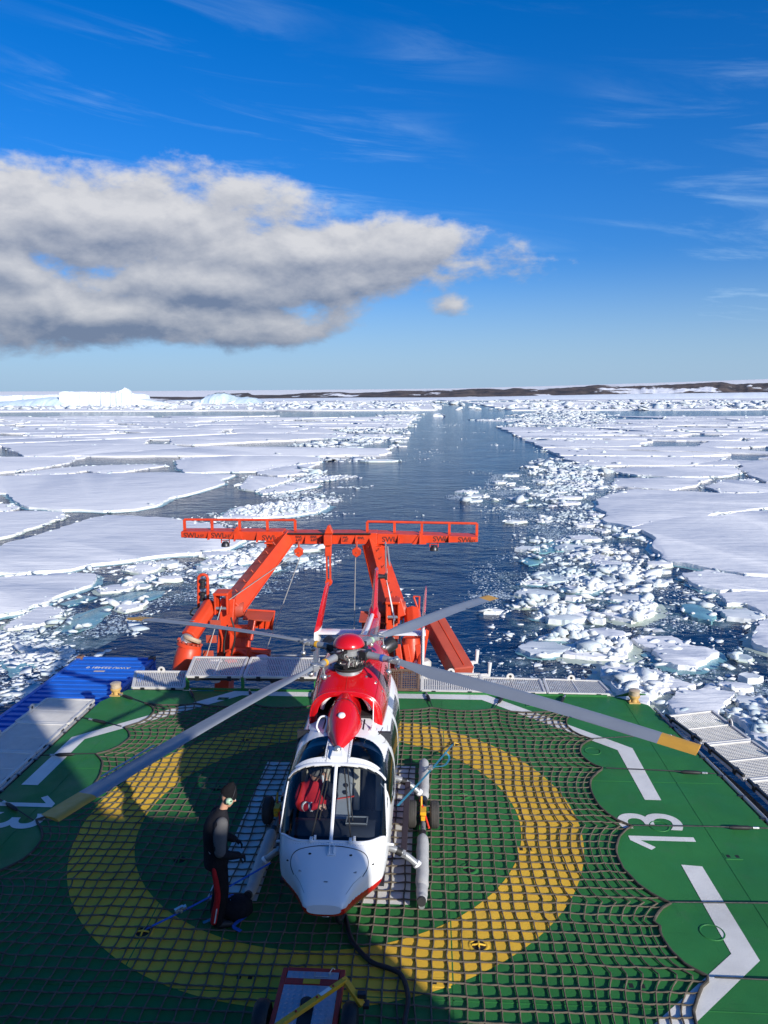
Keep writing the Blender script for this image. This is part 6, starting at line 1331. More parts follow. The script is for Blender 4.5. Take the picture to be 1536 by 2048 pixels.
# ---- skid gear with float bags
for s_ in (-1, 1):
    x = HX + s_ * 1.235; zz_ = 0.17
    m_ = MB(); m_.tube([(x, -2.42, zz_ - 0.06), (x, 1.95, zz_ - 0.06)], 0.045, 12); sk_ = m_.build('skid_tube', GREYM, hel, smooth=50)
    def bag(y0, y1, name):
        n = 12; pts = []; rs = []
        for i in range(n + 1):
            f = i / n; pts.append((x + 0.004 * sin(i * 2.1), lerp(y0, y1, f), zz_ + 0.006 * sin(i * 1.3))); e = min(1, sqrt(max(0.0, 1 - (abs(f - 0.5) * 2) ** 10))); rs.append(max(0.03, 0.098 * (0.45 + 0.55 * e) * (1 + 0.03 * sin(i * 1.7))))
        m_ = MB(); m_.tube(pts, rs, 16); return m_.build(name, FLOATG, sk_, smooth=60)
    bag(-2.15, -0.72, 'float_bag'); bag(0.42, 1.92, 'float_bag')
    m_ = MB(); m_.tube(bez([(x, -2.10, zz_), (x, -2.3, zz_ + 0.01), (x, -2.44, zz_ + 0.05)], 4), [0.085] * 4 + [0.075] * 4 + [0.06], 14); m_.build('skid_toe', FLOATG, sk_, smooth=60)
    m_ = MB(); m_.tube([(x, -2.43, zz_ + 0.045), (x, -2.52, zz_ + 0.08)], 0.062, 14); m_.build('toe_cap', BLACK, sk_, smooth=50)
    m_ = MB(); m_.tube([(x, -0.74, zz_), (x, -0.62, zz_)], 0.055, 12); m_.build('float_neck', DARKM, sk_, smooth=50); m_ = MB(); m_.tube([(x, 0.30, zz_), (x, 0.44, zz_)], 0.07, 12); m_.build('float_neck', DARKM, sk_, smooth=50)
    for yc in (-1.62, 0.55):
        m_ = MB(); m_.tube(bez([(HX + s_ * 0.60, yc, 0.50), (HX + s_ * 0.80, yc, 0.48), (HX + s_ * 1.0, yc, 0.37), (x - s_ * 0.04, yc, 0.20)], 5), 0.052, 12); ctb = m_.build('cross_tube', GREYM, hel, smooth=50)
        m_ = MB(); m_.tube([(HX + s_ * 0.84, yc, 0.462), (HX + s_ * 0.92, yc, 0.425)], 0.06, 12); m_.build('cross_tube_sleeve', BLACK, ctb, smooth=50)
        m_ = MB(); m_.tube([(x - s_ * 0.10, yc, 0.255), (x - s_ * 0.05, yc, 0.21)], 0.068, 12); m_.build('cross_tube_clamp', WHITE, ctb, smooth=50)
    m_ = MB(); m_.box((HX + s_ * 0.955, -0.55, 0.44), (0.095, 2.15, 0.03)); stp = m_.build('boarding_step', pm('dark step tread', (0.03, 0.02, 0.028), 0.8, 0, 0.2, 20) if 'dark step tread' not in MATS else MATS['dark step tread'], hel, bevel=0.008)
    m_ = MB(); m_.tube([(HX + s_ * 0.955, -1.60, 0.435), (HX + s_ * 0.955, -1.68, 0.40)], 0.04, 8); m_.build('step_end', GREYM, stp)
    m_ = MB(); m_.tube([(HX + s_ * 0.74, -2.30, 0.98), (HX + s_ * 0.84, -2.32, 0.98)], 0.02, 8); m_.build('static_port', WHITE, hel, smooth=50)
# cockpit door seams and handles
for s_ in (-1, 1):
    for y in (-2.1, -1.1, 0.05):
        m_ = MB(); pts = []
        for f in np.linspace(0.08, 0.80, 12):
            w, zb, zt = st_at(y); th = (f - 0.5) * pi * 0.8; c, sn = cos(th), sin(th); pts.append((HX + s_ * (abs(c) ** (2 / NE) * w + 0.002), y + 0.05 * sin(f * 3), (zb + zt) / 2 + math.copysign(abs(sn) ** (2 / NE), sn) * (zt - zb) / 2))
        m_.tube(pts, 0.005, 5); m_.build('door_seam', GREYM, hel)
    m_ = MB(); m_.box((HX + s_ * 0.802, -1.25, 1.15), (0.02, 0.14, 0.04)); m_.build('door_handle', GREYM, hel, bevel=0.005)
# ================================================================== GROUND HANDLING WHEELS
def wheelset(s_, label):
    x = HX + s_ * 1.235; y = -0.16; t_ = thing('handling_wheels', label, 'wheel set', (x, y, 0), 'ground handling wheels on the skids')
    for d in (-0.19, 0.19):
        m_ = MB(); m_.lathe([(0.10, -0.07), (0.18, -0.08), (0.215, -0.06), (0.225, -0.03), (0.225, 0.03), (0.215, 0.06), (0.18, 0.08), (0.10, 0.07)], (x + d, y, 0.225), (1, 0, 0), 28); ty = m_.build('tyre', TYRE, t_, smooth=35)
        m_ = MB(); m_.lathe([(0.105, -0.06), (0.09, -0.02), (0.09, 0.02), (0.105, 0.06)], (x + d, y, 0.225), (1, 0, 0), 20); m_.build('rim', DARKM, ty, smooth=40)
        m_ = MB()
        for e in (-0.045, -0.015, 0.015, 0.045): m_.lathe([(0.222, -0.004), (0.2285, 0.0), (0.222, 0.004)], (x + d + e, y, 0.225), (1, 0, 0), 28, cap=False)
        m_.build('tread_rib', TYRE, ty)
    m_ = MB(); m_.tube([(x - 0.22, y, 0.225), (x + 0.22, y, 0.225)], 0.022, 10); m_.build('axle', DARKM, t_)
    m_ = MB(); m_.box((x, y - 0.12, 0.33), (0.10, 0.20, 0.10)); m_.box((x, y - 0.24, 0.30), (0.07, 0.10, 0.07)); m_.tube([(x - 0.03, y - 0.02, 0.36), (x - 0.03, y + 0.06, 0.52)], 0.018, 8); m_.build('jack_pump', YELM, t_, bevel=0.012)
    m_ = MB(); m_.tube([(x - 0.05, y + 0.1, 0.42), (x + 0.02, y - 0.14, 0.34), (x + 0.10, y - 0.42, 0.22)], 0.016, 8); m_.build('red_lever', REDW, t_)
wheelset(1, 'twin black handling wheels with yellow jack on the sunlit skid')
wheelset(-1, 'twin black handling wheels on the shaded skid by the standing person')

# ================================================================== ROPE LANDING NET
NX0, NX1, NY0, NY1 = -5.12, 5.16, -5.35, 4.88
PITCHN = 0.2
TIE_R = [4.75, 3.38, 2.04, -0.04, -2.04, -3.48, -5.3]; TIE_L = [4.86, 3.51, 2.17, -0.36, -1.92, -3.5, -5.3]
TIE_T = [-5.2, -3.87, -2.5, -1.07, 0.35, 1.78, 3.24, 4.66]
def scal(v, ties, depth):
    ties = sorted(ties)
    for a, b in zip(ties[:-1], ties[1:]):
        if a <= v <= b:
            t = (v - a) / (b - a); return depth * min(1.0, (b - a) / 1.6) * (4 * t * (1 - t)) ** 0.75
    return 0.0
nu = int(round((NX1 - NX0) / PITCHN)); nv = int(round((NY1 - NY0) / PITCHN))
def netpt(u, v):
    """u, v in cells; the edges hang in between the lashings"""
    x = NX0 + (NX1 - NX0) * u / nu; y = NY0 + (NY1 - NY0) * v / nv
    fx = max(0.0, (x - 2.4) / (NX1 - 2.4)); fl = max(0.0, (-2.4 - x) / (2.4 + 5.12)) if x < -2.4 else 0.0
    fl = max(0.0, (-2.4 - x) / (NX0 * -1 - 2.4)); ft = max(0.0, (y - 2.9) / (NY1 - 2.9))
    dx = -scal(y, TIE_R, 0.48) * fx ** 2.2 + scal(y, TIE_L, 0.48) * fl ** 2.2 + 0.20 * fx * (0 if y > -2.5 else 1) * 0.5
    dy = -scal(x, TIE_T, 0.20) * ft ** 1.4
    n1 = mnoise.noise(Vector((x * 0.55, y * 0.55, 1.0))); n2 = mnoise.noise(Vector((x * 0.55, y * 0.55, 7.0)))
    j1 = mnoise.noise(Vector((x * 2.6, y * 2.6, 2.0))); j2 = mnoise.noise(Vector((x * 2.6, y * 2.6, 5.0)))
    return x + dx + 0.06 * n1 + 0.028 * j1, y + dy + 0.06 * n2 + 0.028 * j2
net = thing('landing_net', 'square mesh rope landing net stretched over the green deck', 'rope net', (0, 0, 0))
def rope_path(cells, fixed, along):
    pts = []
    for k in range(cells + 1):
        for h in ((0, 0.5) if k < cells else (0,)):
            u, v = (fixed, k + h) if along == 'v' else (k + h, fixed); x, y = netpt(u, v)
            z = 0.026 if h == 0 else 0.016 + 0.010 * (mnoise.noise(Vector((u * 3.3, v * 3.1, 4))) + 0.5)
            if h: x += 0.010 * mnoise.noise(Vector((u * 9, v * 9, 2))); y += 0.010 * mnoise.noise(Vector((u * 9, v * 9, 8)))
            pts.append(Vector((x, y, z)))
    return pts
def rope_r(n): return [(0.0140 if k % 2 == 0 else 0.0098) for k in range(n)]
for i in range(nu + 1):
    p = rope_path(nv, i, 'v'); m_ = MB(); edge = i in (0, nu); m_.tube(p, 0.022 if edge else rope_r(len(p)), 6); m_.build('edge_rope' if edge else 'rope', ROPED if edge else ROPE, net, smooth=60)
for j in range(nv + 1):
    p = [q + Vector((0, 0, 0.004)) for q in rope_path(nu, j, 'u')]; m_ = MB(); edge = j in (0, nv); m_.tube(p, 0.020 if edge else rope_r(len(p)), 6); m_.build('edge_rope' if edge else 'rope', ROPED if edge else ROPE, net, smooth=60)
# lashings from the net to the deck edge, each with a black bottle screw
def lash(a, b, f):
    a, b = Vector(a), Vector(b); m_ = MB(); m_.tube([a, a.lerp(b, 0.5) + Vector((0, 0, 0.01)), b], 0.011, 6); l_ = m_.build('lashing', BLACK, net)
    d = (b - a).normalized(); c = a.lerp(b, f); m_ = MB(); m_.tube([c - d * 0.19, c - d * 0.12, c + d * 0.12, c + d * 0.19], [0.018, 0.036, 0.036, 0.018], 10); m_.build('bottle_screw', BLACK, l_, smooth=50)
    m_ = MB(); m_.tube([c + d * 0.20, c + d * 0.30], 0.024, 8); m_.build('shackle', LIGHTM, l_, smooth=50)
def vidx(y): return (y - NY0) / (NY1 - NY0) * nv
def uidx(x): return (x - NX0) / (NX1 - NX0) * nu
rx = [(6.9, 4.3), (6.95, 3.6), (7.18, 1.9), (7.42, 0.0), (7.65, -1.98), (7.75, -3.55)]
for y, e in zip(TIE_R[1:6], rx[1:]):
    x, yy_ = netpt(nu, vidx(y)); lash((x, yy_, 0.04), (e[0], e[1], 0.05), 0.78)
for y, e in zip(TIE_L[:6], [(-6.05, 5.4), (-6.2, 3.9), (-6.2, 2.0), (-6.2, 0.35), (-6.2, -1.9), (-6.2, -3.6)]):
    x, yy_ = netpt(0, vidx(y)); lash((x, yy_, 0.04), (e[0], e[1], 0.05), 0.55)
for x, e in zip(TIE_T[1:], [(-4.3, 5.78), (-2.8, 5.8), (-1.2, 5.8), (0.3, 5.8), (1.61, 5.8), (3.53, 5.75), (5.0, 5.8)]):
    xx, y = netpt(uidx(x), nv); lash((xx, y, 0.04), (e[0], e[1], 0.05), 0.6)

# ================================================================== TIE DOWN STRAPS, HOSE
def ribbon(name, pts, w, mat, parent, th=0.006):
    m_ = MB(); P = [Vector(p) for p in pts]
    for i in range(len(P) - 1): m_.beam(P[i], P[i + 1], w, th, Z)
    return m_.build(name, mat, parent)
def strap(label, a, b, f, mat, slack=True):
    a, b = Vector(a), Vector(b); t_ = thing('tie_down_strap', label, 'strap', b); d = b - a; dn = d.normalized(); sd = dn.cross(Z).normalized()
    pts = [a + d * k / 8 - Vector((0, 0, 0.03 * sin(pi * k / 8))) for k in range(9)]; ribbon('webbing', pts, 0.036, mat, t_)
    c = a + d * f; m_ = MB(); rot = Matrix((dn, sd, dn.cross(sd) * -1)).transposed(); m_.box(c + Vector((0, 0, 0.02)), (0.16, 0.065, 0.035), rot); m_.box(c + dn * 0.03 + Vector((0, 0, 0.05)), (0.12, 0.05, 0.02), rot); m_.tube([c + sd * 0.045, c - sd * 0.045], 0.02, 8); m_.build('ratchet', LIGHTM, t_, bevel=0.004)
    m_ = MB(); m_.tube(bez([b, b - dn * 0.05 + Vector((0, 0, 0.03)), b - dn * 0.11], 4), 0.012, 6); m_.build('hook', DARKM, t_)
    if slack:
        p0 = a + d * (f + 0.30); lp = bez([p0, p0 + Vector((0.02, -0.1, -0.06)) + sd * 0.06, p0 - d * 0.15 + sd * 0.13 + Vector((0, 0, -0.08)), p0 - d * 0.26 + sd * 0.03, a + d * (f - 0.02)], 5); ribbon('loose_end', lp, 0.036, mat, t_)
strap('cyan tie down strap from the sunlit side of the helicopter', (1.19, -0.79, 0.72), (2.20, 3.02, 0.03), 0.52, CYAN)
strap('blue tie down strap with ratchet on the shaded yellow ring', (-0.62, -2.10, 0.50), (-2.20, -3.00, 0.03), 0.72, BLUEW, False)
ho = thing('power_cable', 'thick black cable snaking over the net from under the nose', 'cable', (1.44, -4.0, 0.0))
m_ = MB(); m_.tube(bez([(0.42, -2.9, 0.50), (0.46, -2.85, 0.16), (0.52, -2.6, 0.06), (0.62, -2.95, 0.06), (0.70, -3.15, 0.06), (0.95, -3.47, 0.06), (1.20, -3.58, 0.06), (1.36, -3.70, 0.06), (1.45, -4.05, 0.06), (1.42, -4.45, 0.06), (1.40, -5.2, 0.06), (1.2, -6.5, 0.06)], 8), 0.032, 10); m_.build('cable_jacket', BLACK, ho, smooth=60)
# black kit bag with blue straps by the person's feet
bg = thing('kit_bag', 'dark kit bag with loose blue webbing at the toe of the shaded skid', 'bag', (-1.05, -2.62, 0.03))
m_ = MB(); rr = random.Random(3); m_.loft([[Vector((-1.03 + w * cos(a) * (1 + 0.12 * rr.random()), -2.62 + w * 0.7 * sin(a), z + 0.02 * rr.random())) for a in [2 * pi * k / 16 for k in range(16)]] for w, z in ((0.20, 0.03), (0.25, 0.10), (0.23, 0.20), (0.15, 0.28), (0.05, 0.30))]); m_.build('bag_body', NAVY, bg, smooth=60)
ribbon('bag_strap', bez([(-1.25, -2.75, 0.06), (-1.12, -2.62, 0.30), (-0.95, -2.55, 0.24), (-0.84, -2.64, 0.08), (-0.98, -2.88, 0.06), (-0.86, -2.98, 0.05)], 6), 0.05, BLUEW, bg)
ribbon('bag_strap', bez([(-1.42, -2.84, 0.05), (-1.28, -2.74, 0.07), (-1.16, -2.72, 0.16), (-1.08, -2.66, 0.30)], 6), 0.05, CYAN, bg)

# ================================================================== TOW CART
DIAM = bpy.data.materials.new('diamond plate'); DIAM.use_nodes = True
def _diam():
    t = DIAM.node_tree; b = t.nodes['Principled BSDF']; n = NT(t); c = n.new('ShaderNodeTexCoord').outputs['Object']
    s = n.new('ShaderNodeSeparateXYZ'); t.links.new(c, s.inputs[0]); k = 46.0
    p = n.m('SINE', n.m('MULTIPLY', n.m('ADD', s.outputs[0], s.outputs[1]), k)); q = n.m('SINE', n.m('MULTIPLY', n.m('SUBTRACT', s.outputs[0], s.outputs[1]), k))
    h = n.ss(n.m('MULTIPLY', p, q), 0.25, 0.7); b.inputs['Metallic'].default_value = 0.7; b.inputs['Roughness'].default_value = 0.35
    t.links.new(n.mix(n.noise(c, 6, 5, 0.6), (0.30, 0.32, 0.38, 1), (0.52, 0.53, 0.58, 1)), b.inputs['Base Color'])
    bn = n.new('ShaderNodeBump'); bn.inputs['Strength'].default_value = 0.8; bn.inputs['Distance'].default_value = 0.004; t.links.new(h, bn.inputs['Height']); t.links.new(bn.outputs[0], b.inputs['Normal'])
_diam()
CX = 0.31; cart = thing('tow_cart', 'low red cart with chequer plate deck at the bottom of the picture', 'cart', (CX, -4.8, 0))
m_ = MB()
for x in (-0.35, 0.35): m_.beam((CX + x, -4.02, 0.33), (CX + x, -5.7, 0.33), 0.06, 0.10)
for y in (-4.05, -4.24, -5.65): m_.beam((CX - 0.32, y, 0.332), (CX + 0.32, y, 0.332), 0.07 if y != -4.24 else 0.10, 0.10)
m_.build('frame', REDM, cart, bevel=0.008)
m_ = MB(); m_.box((CX, -4.135, 0.375), (0.62, 0.115, 0.012)); m_.build('deck_plate', DIAM, cart)
for sx in (-1, 1):
    m_ = MB(); m_.box((CX + sx * 0.20, -4.95, 0.375), (0.235, 1.30, 0.012)); m_.build('deck_plate', DIAM, cart)
m_ = MB(); m_.box((CX, -4.42, 0.376), (0.16, 0.24, 0.012)); m_.build('deck_plate', DIAM, cart)
m_ = MB(); m_.box((CX, -4.95, 0.33), (0.16, 0.7, 0.08)); m_.lathe([(0.07, 0), (0.07, 0.09), (0.03, 0.1)], (CX, -4.62, 0.36), n=14); m_.build('well', BLACK, cart)
m_ = MB(); m_.box((CX, -4.243, 0.386), (0.20, 0.075, 0.006)); m_.build('data_plate', YELM, cart)
m_ = MB(); m_.tube([(CX + 0.02, -4.10, 0.385), (CX + 0.02, -4.18, 0.40), (CX + 0.20, -4.18, 0.40), (CX + 0.20, -4.10, 0.385)], 0.008, 6); m_.tube([(CX + 0.19, -4.12, 0.39), (CX + 0.23, -4.05, 0.42), (CX + 0.26, -4.10, 0.44)], 0.006, 6); m_.build('lashing_loop', LIGHTM, cart)
for sx in (-1, 1):
    m_ = MB(); m_.lathe([(0.12, -0.07), (0.20, -0.085), (0.235, -0.05), (0.24, 0.0), (0.235, 0.05), (0.20, 0.085), (0.12, 0.07)], (CX + sx * 0.50, -4.72, 0.24), (1, 0, 0), 28); w_ = m_.build('wheel', BLACK, cart, smooth=40)
    m_ = MB(); m_.lathe([(0.12, -0.05), (0.05, -0.06), (0.05, 0.06), (0.12, 0.05)], (CX + sx * 0.50, -4.72, 0.24), (1, 0, 0), 18); m_.build('rim', REDM, w_, smooth=40)
tb = thing('tow_bar', 'yellow cranked tow bar lying across the red cart', 'tow bar', (0.3, -4.9, 0.4))
m_ = MB(); A_, B_, C2 = Vector((0.0, -5.28, 0.62)), Vector((0.73, -4.44, 0.58)), Vector((0.95, -4.62, 0.42)); m_.beam(A_ + (A_ - B_) * 0.4, B_, 0.065, 0.05); m_.beam(B_ - (C2 - B_) * 0.1, C2, 0.07, 0.05); m_.build('bar', YELM, tb, bevel=0.006)
m_ = MB(); m_.beam(A_.lerp(B_, 0.66) + Vector((0, 0, 0.03)), A_.lerp(B_, 0.80) + Vector((0, 0, 0.03)), 0.045, 0.004); m_.build('bar_sticker', WHITEP, tb)
m_ = MB(); m_.box(C2.lerp(B_, 0.2) + Vector((0.03, 0.03, 0.05)), (0.10, 0.07, 0.06)); m_.box(C2 + Vector((0.04, 0.02, 0.0)), (0.07, 0.10, 0.05)); m_.build('coupling', DARKM, tb, bevel=0.008)
for f in (0.1, 0.35, 0.62, 0.84):
    p = A_.lerp(B_, f) + Vector((0, 0, 0.028)); m_ = MB(); m_.lathe([(0.014, 0), (0.012, 0.01)], p, n=8); m_.build('bolt', REDM, tb)

# ================================================================== PEOPLE
def head(parent, c, fwd, s=1.0, skin=SKIN):
    """head with face; c = centre of skull, fwd = facing direction"""
    f = Vector(fwd).normalized(); rgt = f.cross(Z).normalized(); up = rgt.cross(f); R3 = Matrix((rgt, f, up)).transposed(); c = Vector(c)
    m_ = MB(); rings = []; prof = [(-0.118, 0.030, 0.035, 0.035), (-0.105, 0.046, 0.050, 0.028), (-0.07, 0.060, 0.072, 0.016), (-0.03, 0.069, 0.088, 0.004), (0.02, 0.074, 0.097, 0.0), (0.06, 0.072, 0.094, -0.004), (0.095, 0.055, 0.07, -0.008), (0.115, 0.025, 0.03, -0.01)]
    for z, rx, ry, off in prof: rings.append([c + R3 @ Vector((rx * cos(a), off + ry * sin(a), z)) * s for a in [2 * pi * k / 24 for k in range(24)]])
    m_.loft(rings)
    m_.add([c + R3 @ Vector(p) * s for p in [(0, 0.088, 0.020), (-0.016, 0.086, -0.032), (0.016, 0.086, -0.032), (0, 0.120, -0.026)]], [[0, 1, 3], [0, 3, 2], [1, 2, 3]])
    h = m_.build('head', skin, parent, smooth=60, fix=True)
    m_ = MB()
    for sx in (-1, 1): m_.ball(c + R3 @ Vector((sx * 0.074, -0.005, -0.005)) * s, 0.028 * s, 8, (0.35, 0.7, 1))
    m_.build('ear', skin, h, smooth=60)
    m_ = MB()
    for sx in (-1, 1): m_.ball(c + R3 @ Vector((sx * 0.030, 0.086, 0.008)) * s, 0.011 * s, 8)
    m_.build('eye', REFL, h, smooth=60)
    m_ = MB(); m_.tube([c + R3 @ Vector((x, 0.083 - abs(x) * 0.25, -0.062)) * s for x in (-0.024, 0, 0.024)], 0.005 * s, 6); m_.build('mouth', REDM, h)
    return h, R3
def beanie(parent, c, R3, mat, s=1.0, tall=0.06):
    m_ = MB(); rings = []
    for z, rx, ry in [(0.015, 0.088, 0.108), (0.045, 0.090, 0.110), (0.075, 0.086, 0.104), (0.11, 0.070, 0.085), (0.115 + tall * 0.6, 0.045, 0.055), (0.12 + tall, 0.012, 0.014)]:
        rings.append([Vector(c) + R3 @ Vector((rx * cos(a), -0.014 + ry * sin(a), z + 0.012 * sin(a) * -1)) * s for a in [2 * pi * k / 24 for k in range(24)]])
    m_.loft(rings); return m_.build('beanie', mat, parent, smooth=60, fix=True)
def hand(parent, wrist, dirv, up, mat, s=1.0, curl=0.5, mirror=1):
    d = Vector(dirv).normalized(); sd = d.cross(Vector(up)).normalized() * mirror; dn = -Vector(up).normalized(); w = Vector(wrist)
    J = [(w, 0.026 * s), (w + d * 0.05 * s, (0.036 * s, 0.022 * s)), (w + d * 0.085 * s, (0.038 * s, 0.02 * s))]; Ed = [(0, 1), (1, 2)]
    for k, (off, L) in enumerate([(-0.030, 0.062), (-0.010, 0.074), (0.010, 0.078), (0.029, 0.070)]):
        b = w + d * 0.092 * s + sd * off * s; i = len(J); c1 = (d * cos(curl) + dn * sin(curl)) * L * 0.5 * s; c2 = (d * cos(curl * 2.2) + dn * sin(curl * 2.2)) * L * 0.5 * s
        J += [(b, 0.0095 * s), (b + c1, 0.009 * s), (b + c1 + c2, 0.0075 * s)]; Ed += [(2, i), (i, i + 1), (i + 1, i + 2)]
    b = w + d * 0.035 * s + sd * 0.036 * s; i = len(J); J += [(b, 0.012 * s), (b + (d * 0.7 + sd * 0.6 + dn * 0.3) * 0.035 * s, 0.011 * s), (b + (d * 0.95 + sd * 0.5 + dn * 0.5) * 0.06 * s, 0.009 * s)]; Ed += [(1, i), (i, i + 1), (i + 1, i + 2)]
    return skin_part('hand', J, Ed, mat, parent, 0, 1)
# ground crew standing beside the nose
def limb(m_, pts, rs, n=14): m_.tube(bez(pts, 4), list(np.interp(np.linspace(0, len(rs) - 1, 4 * (len(pts) - 1) + 1), range(len(rs)), rs)), n); m_.ball(pts[0], rs[0], 14); m_.ball(pts[-1], rs[-1], 14)
def torso(m_, rows, LL):
    m_.loft([[LL(f + d * cos(a), w * sin(a), z) for a in [2 * pi * k / 24 for k in range(24)]] for z, f, d, w in rows])
class Pose:
    def __init__(s, base, fwd, sc=1.0):
        s.o = Vector(base); s.f = Vector((fwd[0], fwd[1], 0)).normalized(); s.s = Vector((s.f.y, -s.f.x, 0)); s.k = sc
    def __call__(s, f, sd, z): return s.o + (s.f * f + s.s * sd + Vector((0, 0, z))) * s.k
px_, py_ = -1.20, -2.78
per = thing('person', 'standing person in dark jacket, grey sleeves, black beanie and pale green headset', 'person', (px_, py_, 0.03))
L = Pose((px_, py_, 0), (0.93, 0.36), 1.07)
TR_ = [(0.84, -0.02, 0.155, 0.185), (0.95, -0.015, 0.16, 0.19), (1.10, -0.02, 0.15, 0.18), (1.26, -0.015, 0.16, 0.195), (1.38, 0.0, 0.16, 0.205), (1.46, 0.02, 0.14, 0.20), (1.52, 0.045, 0.105, 0.14), (1.565, 0.065, 0.08, 0.085), (1.60, 0.08, 0.07, 0.07)]
m_ = MB(); torso(m_, [(z, f, d * 0.82, w * 0.82) for z, f, d, w in TR_[:-2]], L); limb(m_, [L(0.065, 0, 1.50), L(0.10, 0, 1.60), L(0.15, 0, 1.70)], [0.06, 0.058, 0.058])
for sd in (-1, 1):
    limb(m_, [L(0, sd * 0.09, 0.90), L(0.03, sd * 0.10, 0.50), L(-0.04, sd * 0.10, 0.12)], [0.085, 0.062, 0.045])
    limb(m_, [L(0.03, sd * 0.19, 1.44), L(0.02, sd * 0.26, 1.18), L(0.24, sd * 0.19, 1.03)], [0.055, 0.045, 0.035])
organic('body', m_, SKIN, per)
m_ = MB(); torso(m_, TR_, L)
for sd in (-1, 1): limb(m_, [L(0.03, sd * 0.165, 1.45), L(0.015, sd * 0.235, 1.33), L(0.01, sd * 0.265, 1.17), L(0.12, sd * 0.235, 1.08), L(0.235, sd * 0.195, 1.035)], [0.095, 0.085, 0.072, 0.062, 0.052])
organic('jacket', m_, NAVY, per, 0.014, 6)
m_ = MB(); limb(m_, [L(0.055, 0.165, 1.485), L(0.03, 0.215, 1.40), L(0.016, 0.25, 1.28), L(0.012, 0.272, 1.17)], [0.085, 0.095, 0.088, 0.079]); organic('grey_sleeve', m_, GREYF, per, 0.014, 4)
m_ = MB(); m_.tube([L(-0.14, 0.10, 1.17), L(-0.10, 0.15, 1.09)], 0.006, 6); m_.build('pocket_piping', REFL, per)
m_ = MB()
for sd in (-1, 1): limb(m_, [L(0.0, sd * 0.085, 0.92), L(0.02, sd * 0.10, 0.70), L(0.03, sd * 0.105, 0.50), L(-0.01, sd * 0.105, 0.30), L(-0.04, sd * 0.105, 0.13)], [0.125, 0.108, 0.092, 0.088, 0.085])
m_.ball(L(-0.01, 0, 0.95), 0.165, 16, (1, 1, 0.8)); organic('trousers', m_, TROUS, per, 0.016, 6)
m_ = MB(); limb(m_, [L(-0.06, 0.165, 0.88), L(-0.04, 0.175, 0.68), L(-0.03, 0.165, 0.50), L(-0.065, 0.155, 0.30), L(-0.09, 0.15, 0.16)], [0.036, 0.042, 0.045, 0.05, 0.05]); organic('red_side_panel', m_, REDF, per, 0.012, 4)
m_ = MB(); m_.tube([L(-0.05, 0.205, 0.36), L(-0.085, 0.20, 0.17)], 0.009, 6); m_.build('reflective_piping', REFL, per)
for sd in (-1, 1):
    m_ = MB(); limb(m_, [L(-0.05, sd * 0.105, 0.16), L(-0.04, sd * 0.105, 0.08), L(0.04, sd * 0.11, 0.065), L(0.13, sd * 0.115, 0.055)], [0.06, 0.06, 0.055, 0.04]); organic('boot', m_, BLACK, per, 0.012, 4)
hd = L(0.165, 0.0, 1.735)
h_, R3 = head(per, hd, (0.82, 0.34, -0.46), 1.05)
beanie(h_, hd, R3, KNIT, 1.1, 0.07)
for sx in (-1, 1):
    c = hd + R3 @ Vector((sx * 0.098, 0.0, -0.012)); m_ = MB(); ax = R3 @ Vector((sx, 0, 0)); m_.lathe([(0.046, -0.02), (0.048, 0.012), (0.041, 0.03), (0.022, 0.038)], c, ax, 18); hs = m_.build('ear_cup', MINT, h_, smooth=50)
    m_ = MB(); m_.lathe([(0.054, -0.034), (0.056, -0.018), (0.05, -0.012)], c, ax, 18); m_.build('ear_seal', BLACK, h_, smooth=50)
    for q_ in (R3 @ Vector((0, 0.012, 0.022)), R3 @ Vector((0, -0.012, -0.024))):
        m_ = MB(); m_.lathe([(0.011, 0.03), (0.010, 0.044)], c + q_, ax, 8); m_.build('cup_screw', BLACK, h_)
m_ = MB(); m_.tube([hd + R3 @ Vector((0.112 * cos(a), 0.02, 0.01 + 0.165 * sin(a))) for a in [pi * k / 14 for k in range(15)]], 0.006, 6); m_.build('headband', DARKM, h_)
hand(per, L(0.24, 0.19, 1.03), L.f * 0.8 - L.s * 0.2 - Z * 0.5, L.f * 0.5 + L.s * 0.4 + Z * 0.7, NAVY, 1.1, 0.6)
hand(per, L(0.24, -0.19, 1.03), L.f * 0.8 + L.s * 0.2 - Z * 0.5, L.f * 0.5 - L.s * 0.4 + Z * 0.7, NAVY, 1.1, 0.6, -1)
# pilot (left seat in the picture)
pil = thing('person', 'person in red jacket and grey beanie seated in the cockpit, one hand at the face', 'person', (-0.04, -1.58, 1.02))
Q = Pose((-0.04, -1.56, 0), (0.22, -0.97))
TP = [(1.03, 0.0, 0.15, 0.18), (1.15, 0.0, 0.15, 0.18), (1.30, 0.02, 0.145, 0.19), (1.42, 0.04, 0.135, 0.20), (1.50, 0.06, 0.11, 0.17), (1.56, 0.08, 0.08, 0.10), (1.61, 0.09, 0.068, 0.07)]
m_ = MB(); torso(m_, [(z, f, d * 0.82, w * 0.82) for z, f, d, w in TP[:-1]], Q); limb(m_, [Q(0.08, 0, 1.54), Q(0.10, 0, 1.62), Q(0.12, 0, 1.72)], [0.056] * 3)
for sd in (-1, 1): limb(m_, [Q(0, sd * 0.09, 1.06), Q(0.42, sd * 0.11, 1.06), Q(0.50, sd * 0.11, 0.72)], [0.08, 0.065, 0.05])
organic('body', m_, SKIN, pil)
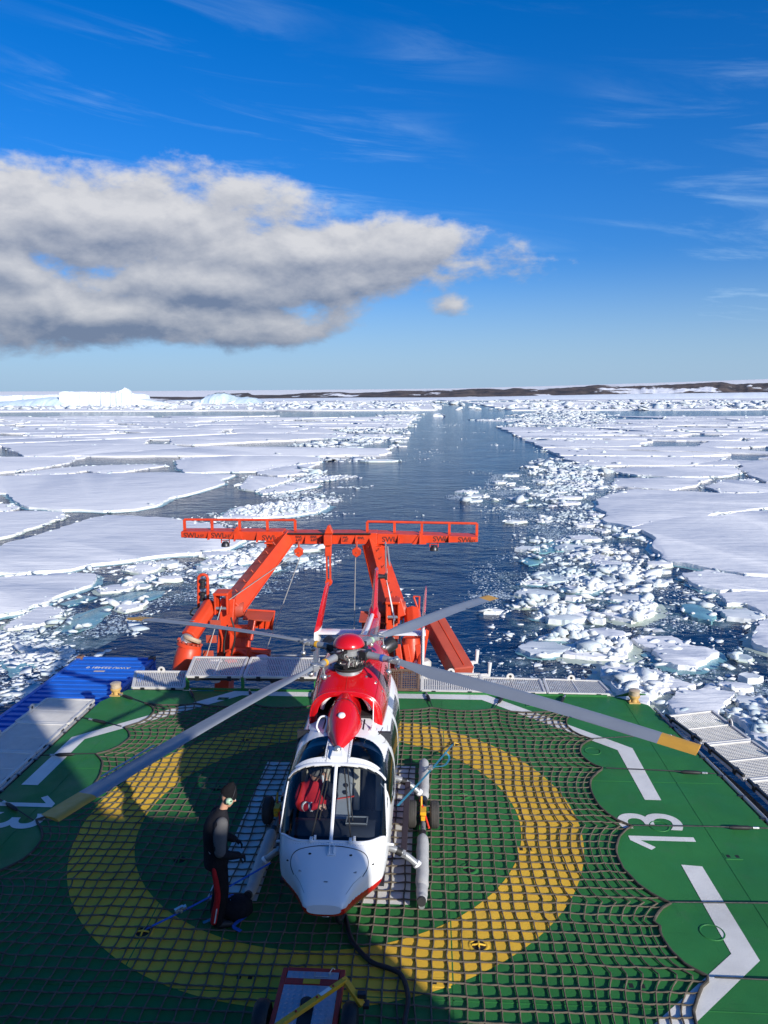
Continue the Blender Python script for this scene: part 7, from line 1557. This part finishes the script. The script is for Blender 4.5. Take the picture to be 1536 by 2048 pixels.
m_ = MB(); torso(m_, TP, Q); limb(m_, [Q(0.05, 0.165, 1.45), Q(0.12, 0.225, 1.33), Q(0.20, 0.22, 1.24), Q(0.33, 0.10, 1.28), Q(0.36, 0.0, 1.31)], [0.085, 0.08, 0.07, 0.06, 0.052]); organic('jacket', m_, REDF, pil, 0.014, 5)
m_ = MB(); limb(m_, [Q(0.05, -0.165, 1.45), Q(0.14, -0.25, 1.38), Q(0.25, -0.27, 1.38), Q(0.28, -0.20, 1.50), Q(0.25, -0.155, 1.60)], [0.092, 0.082, 0.07, 0.058, 0.046]); organic('dark_sleeve', m_, NAVY, pil, 0.014, 5)
for a_, b_, r_ in ((Q(0.265, 0.155, 1.262), Q(0.285, 0.138, 1.268), 0.074), (Q(0.335, 0.085, 1.285), Q(0.345, 0.06, 1.292), 0.066)):
    m_ = MB(); m_.tube([a_, b_], r_, 16); m_.build('reflective_cuff', REFL, pil, smooth=50)
m_ = MB()
for sd in (-1, 1): limb(m_, [Q(0, sd * 0.085, 1.06), Q(0.2, sd * 0.10, 1.07), Q(0.42, sd * 0.11, 1.06), Q(0.50, sd * 0.11, 0.74)], [0.12, 0.10, 0.085, 0.075])
organic('trousers', m_, TROUS, pil, 0.016, 5)
hd2 = Q(0.17, 0.0, 1.735); h2, R4 = head(pil, hd2, (0.72, -0.62, -0.30), 1.0); beanie(h2, hd2, R4, KNITG, 1.05, 0.02)
m_ = MB(); m_.tube([hd2 + R4 @ Vector((x, 0.098 - 6 * x * x, 0.012)) for x in (-0.06, -0.03, 0, 0.03, 0.06)], 0.015, 6, flat=0.8); m_.build('sunglasses', BLACK, h2)
hand(pil, Q(0.25, -0.155, 1.605), Q.f * -0.2 + Q.s * 0.1 + Z, Q.f * 0.9, SKIN, 1.0, 0.7)
hand(pil, Q(0.365, -0.01, 1.31), -Q.s + Q.f * 0.1, Q.f * 0.4 + Z * 0.9, SKIN, 1.0, 0.6)
m_ = MB(); m_.tube([Q(0.27, -0.12, 1.62), Q(0.25, -0.11, 1.72)], 0.016, 8); m_.build('microphone', REFL, pil)
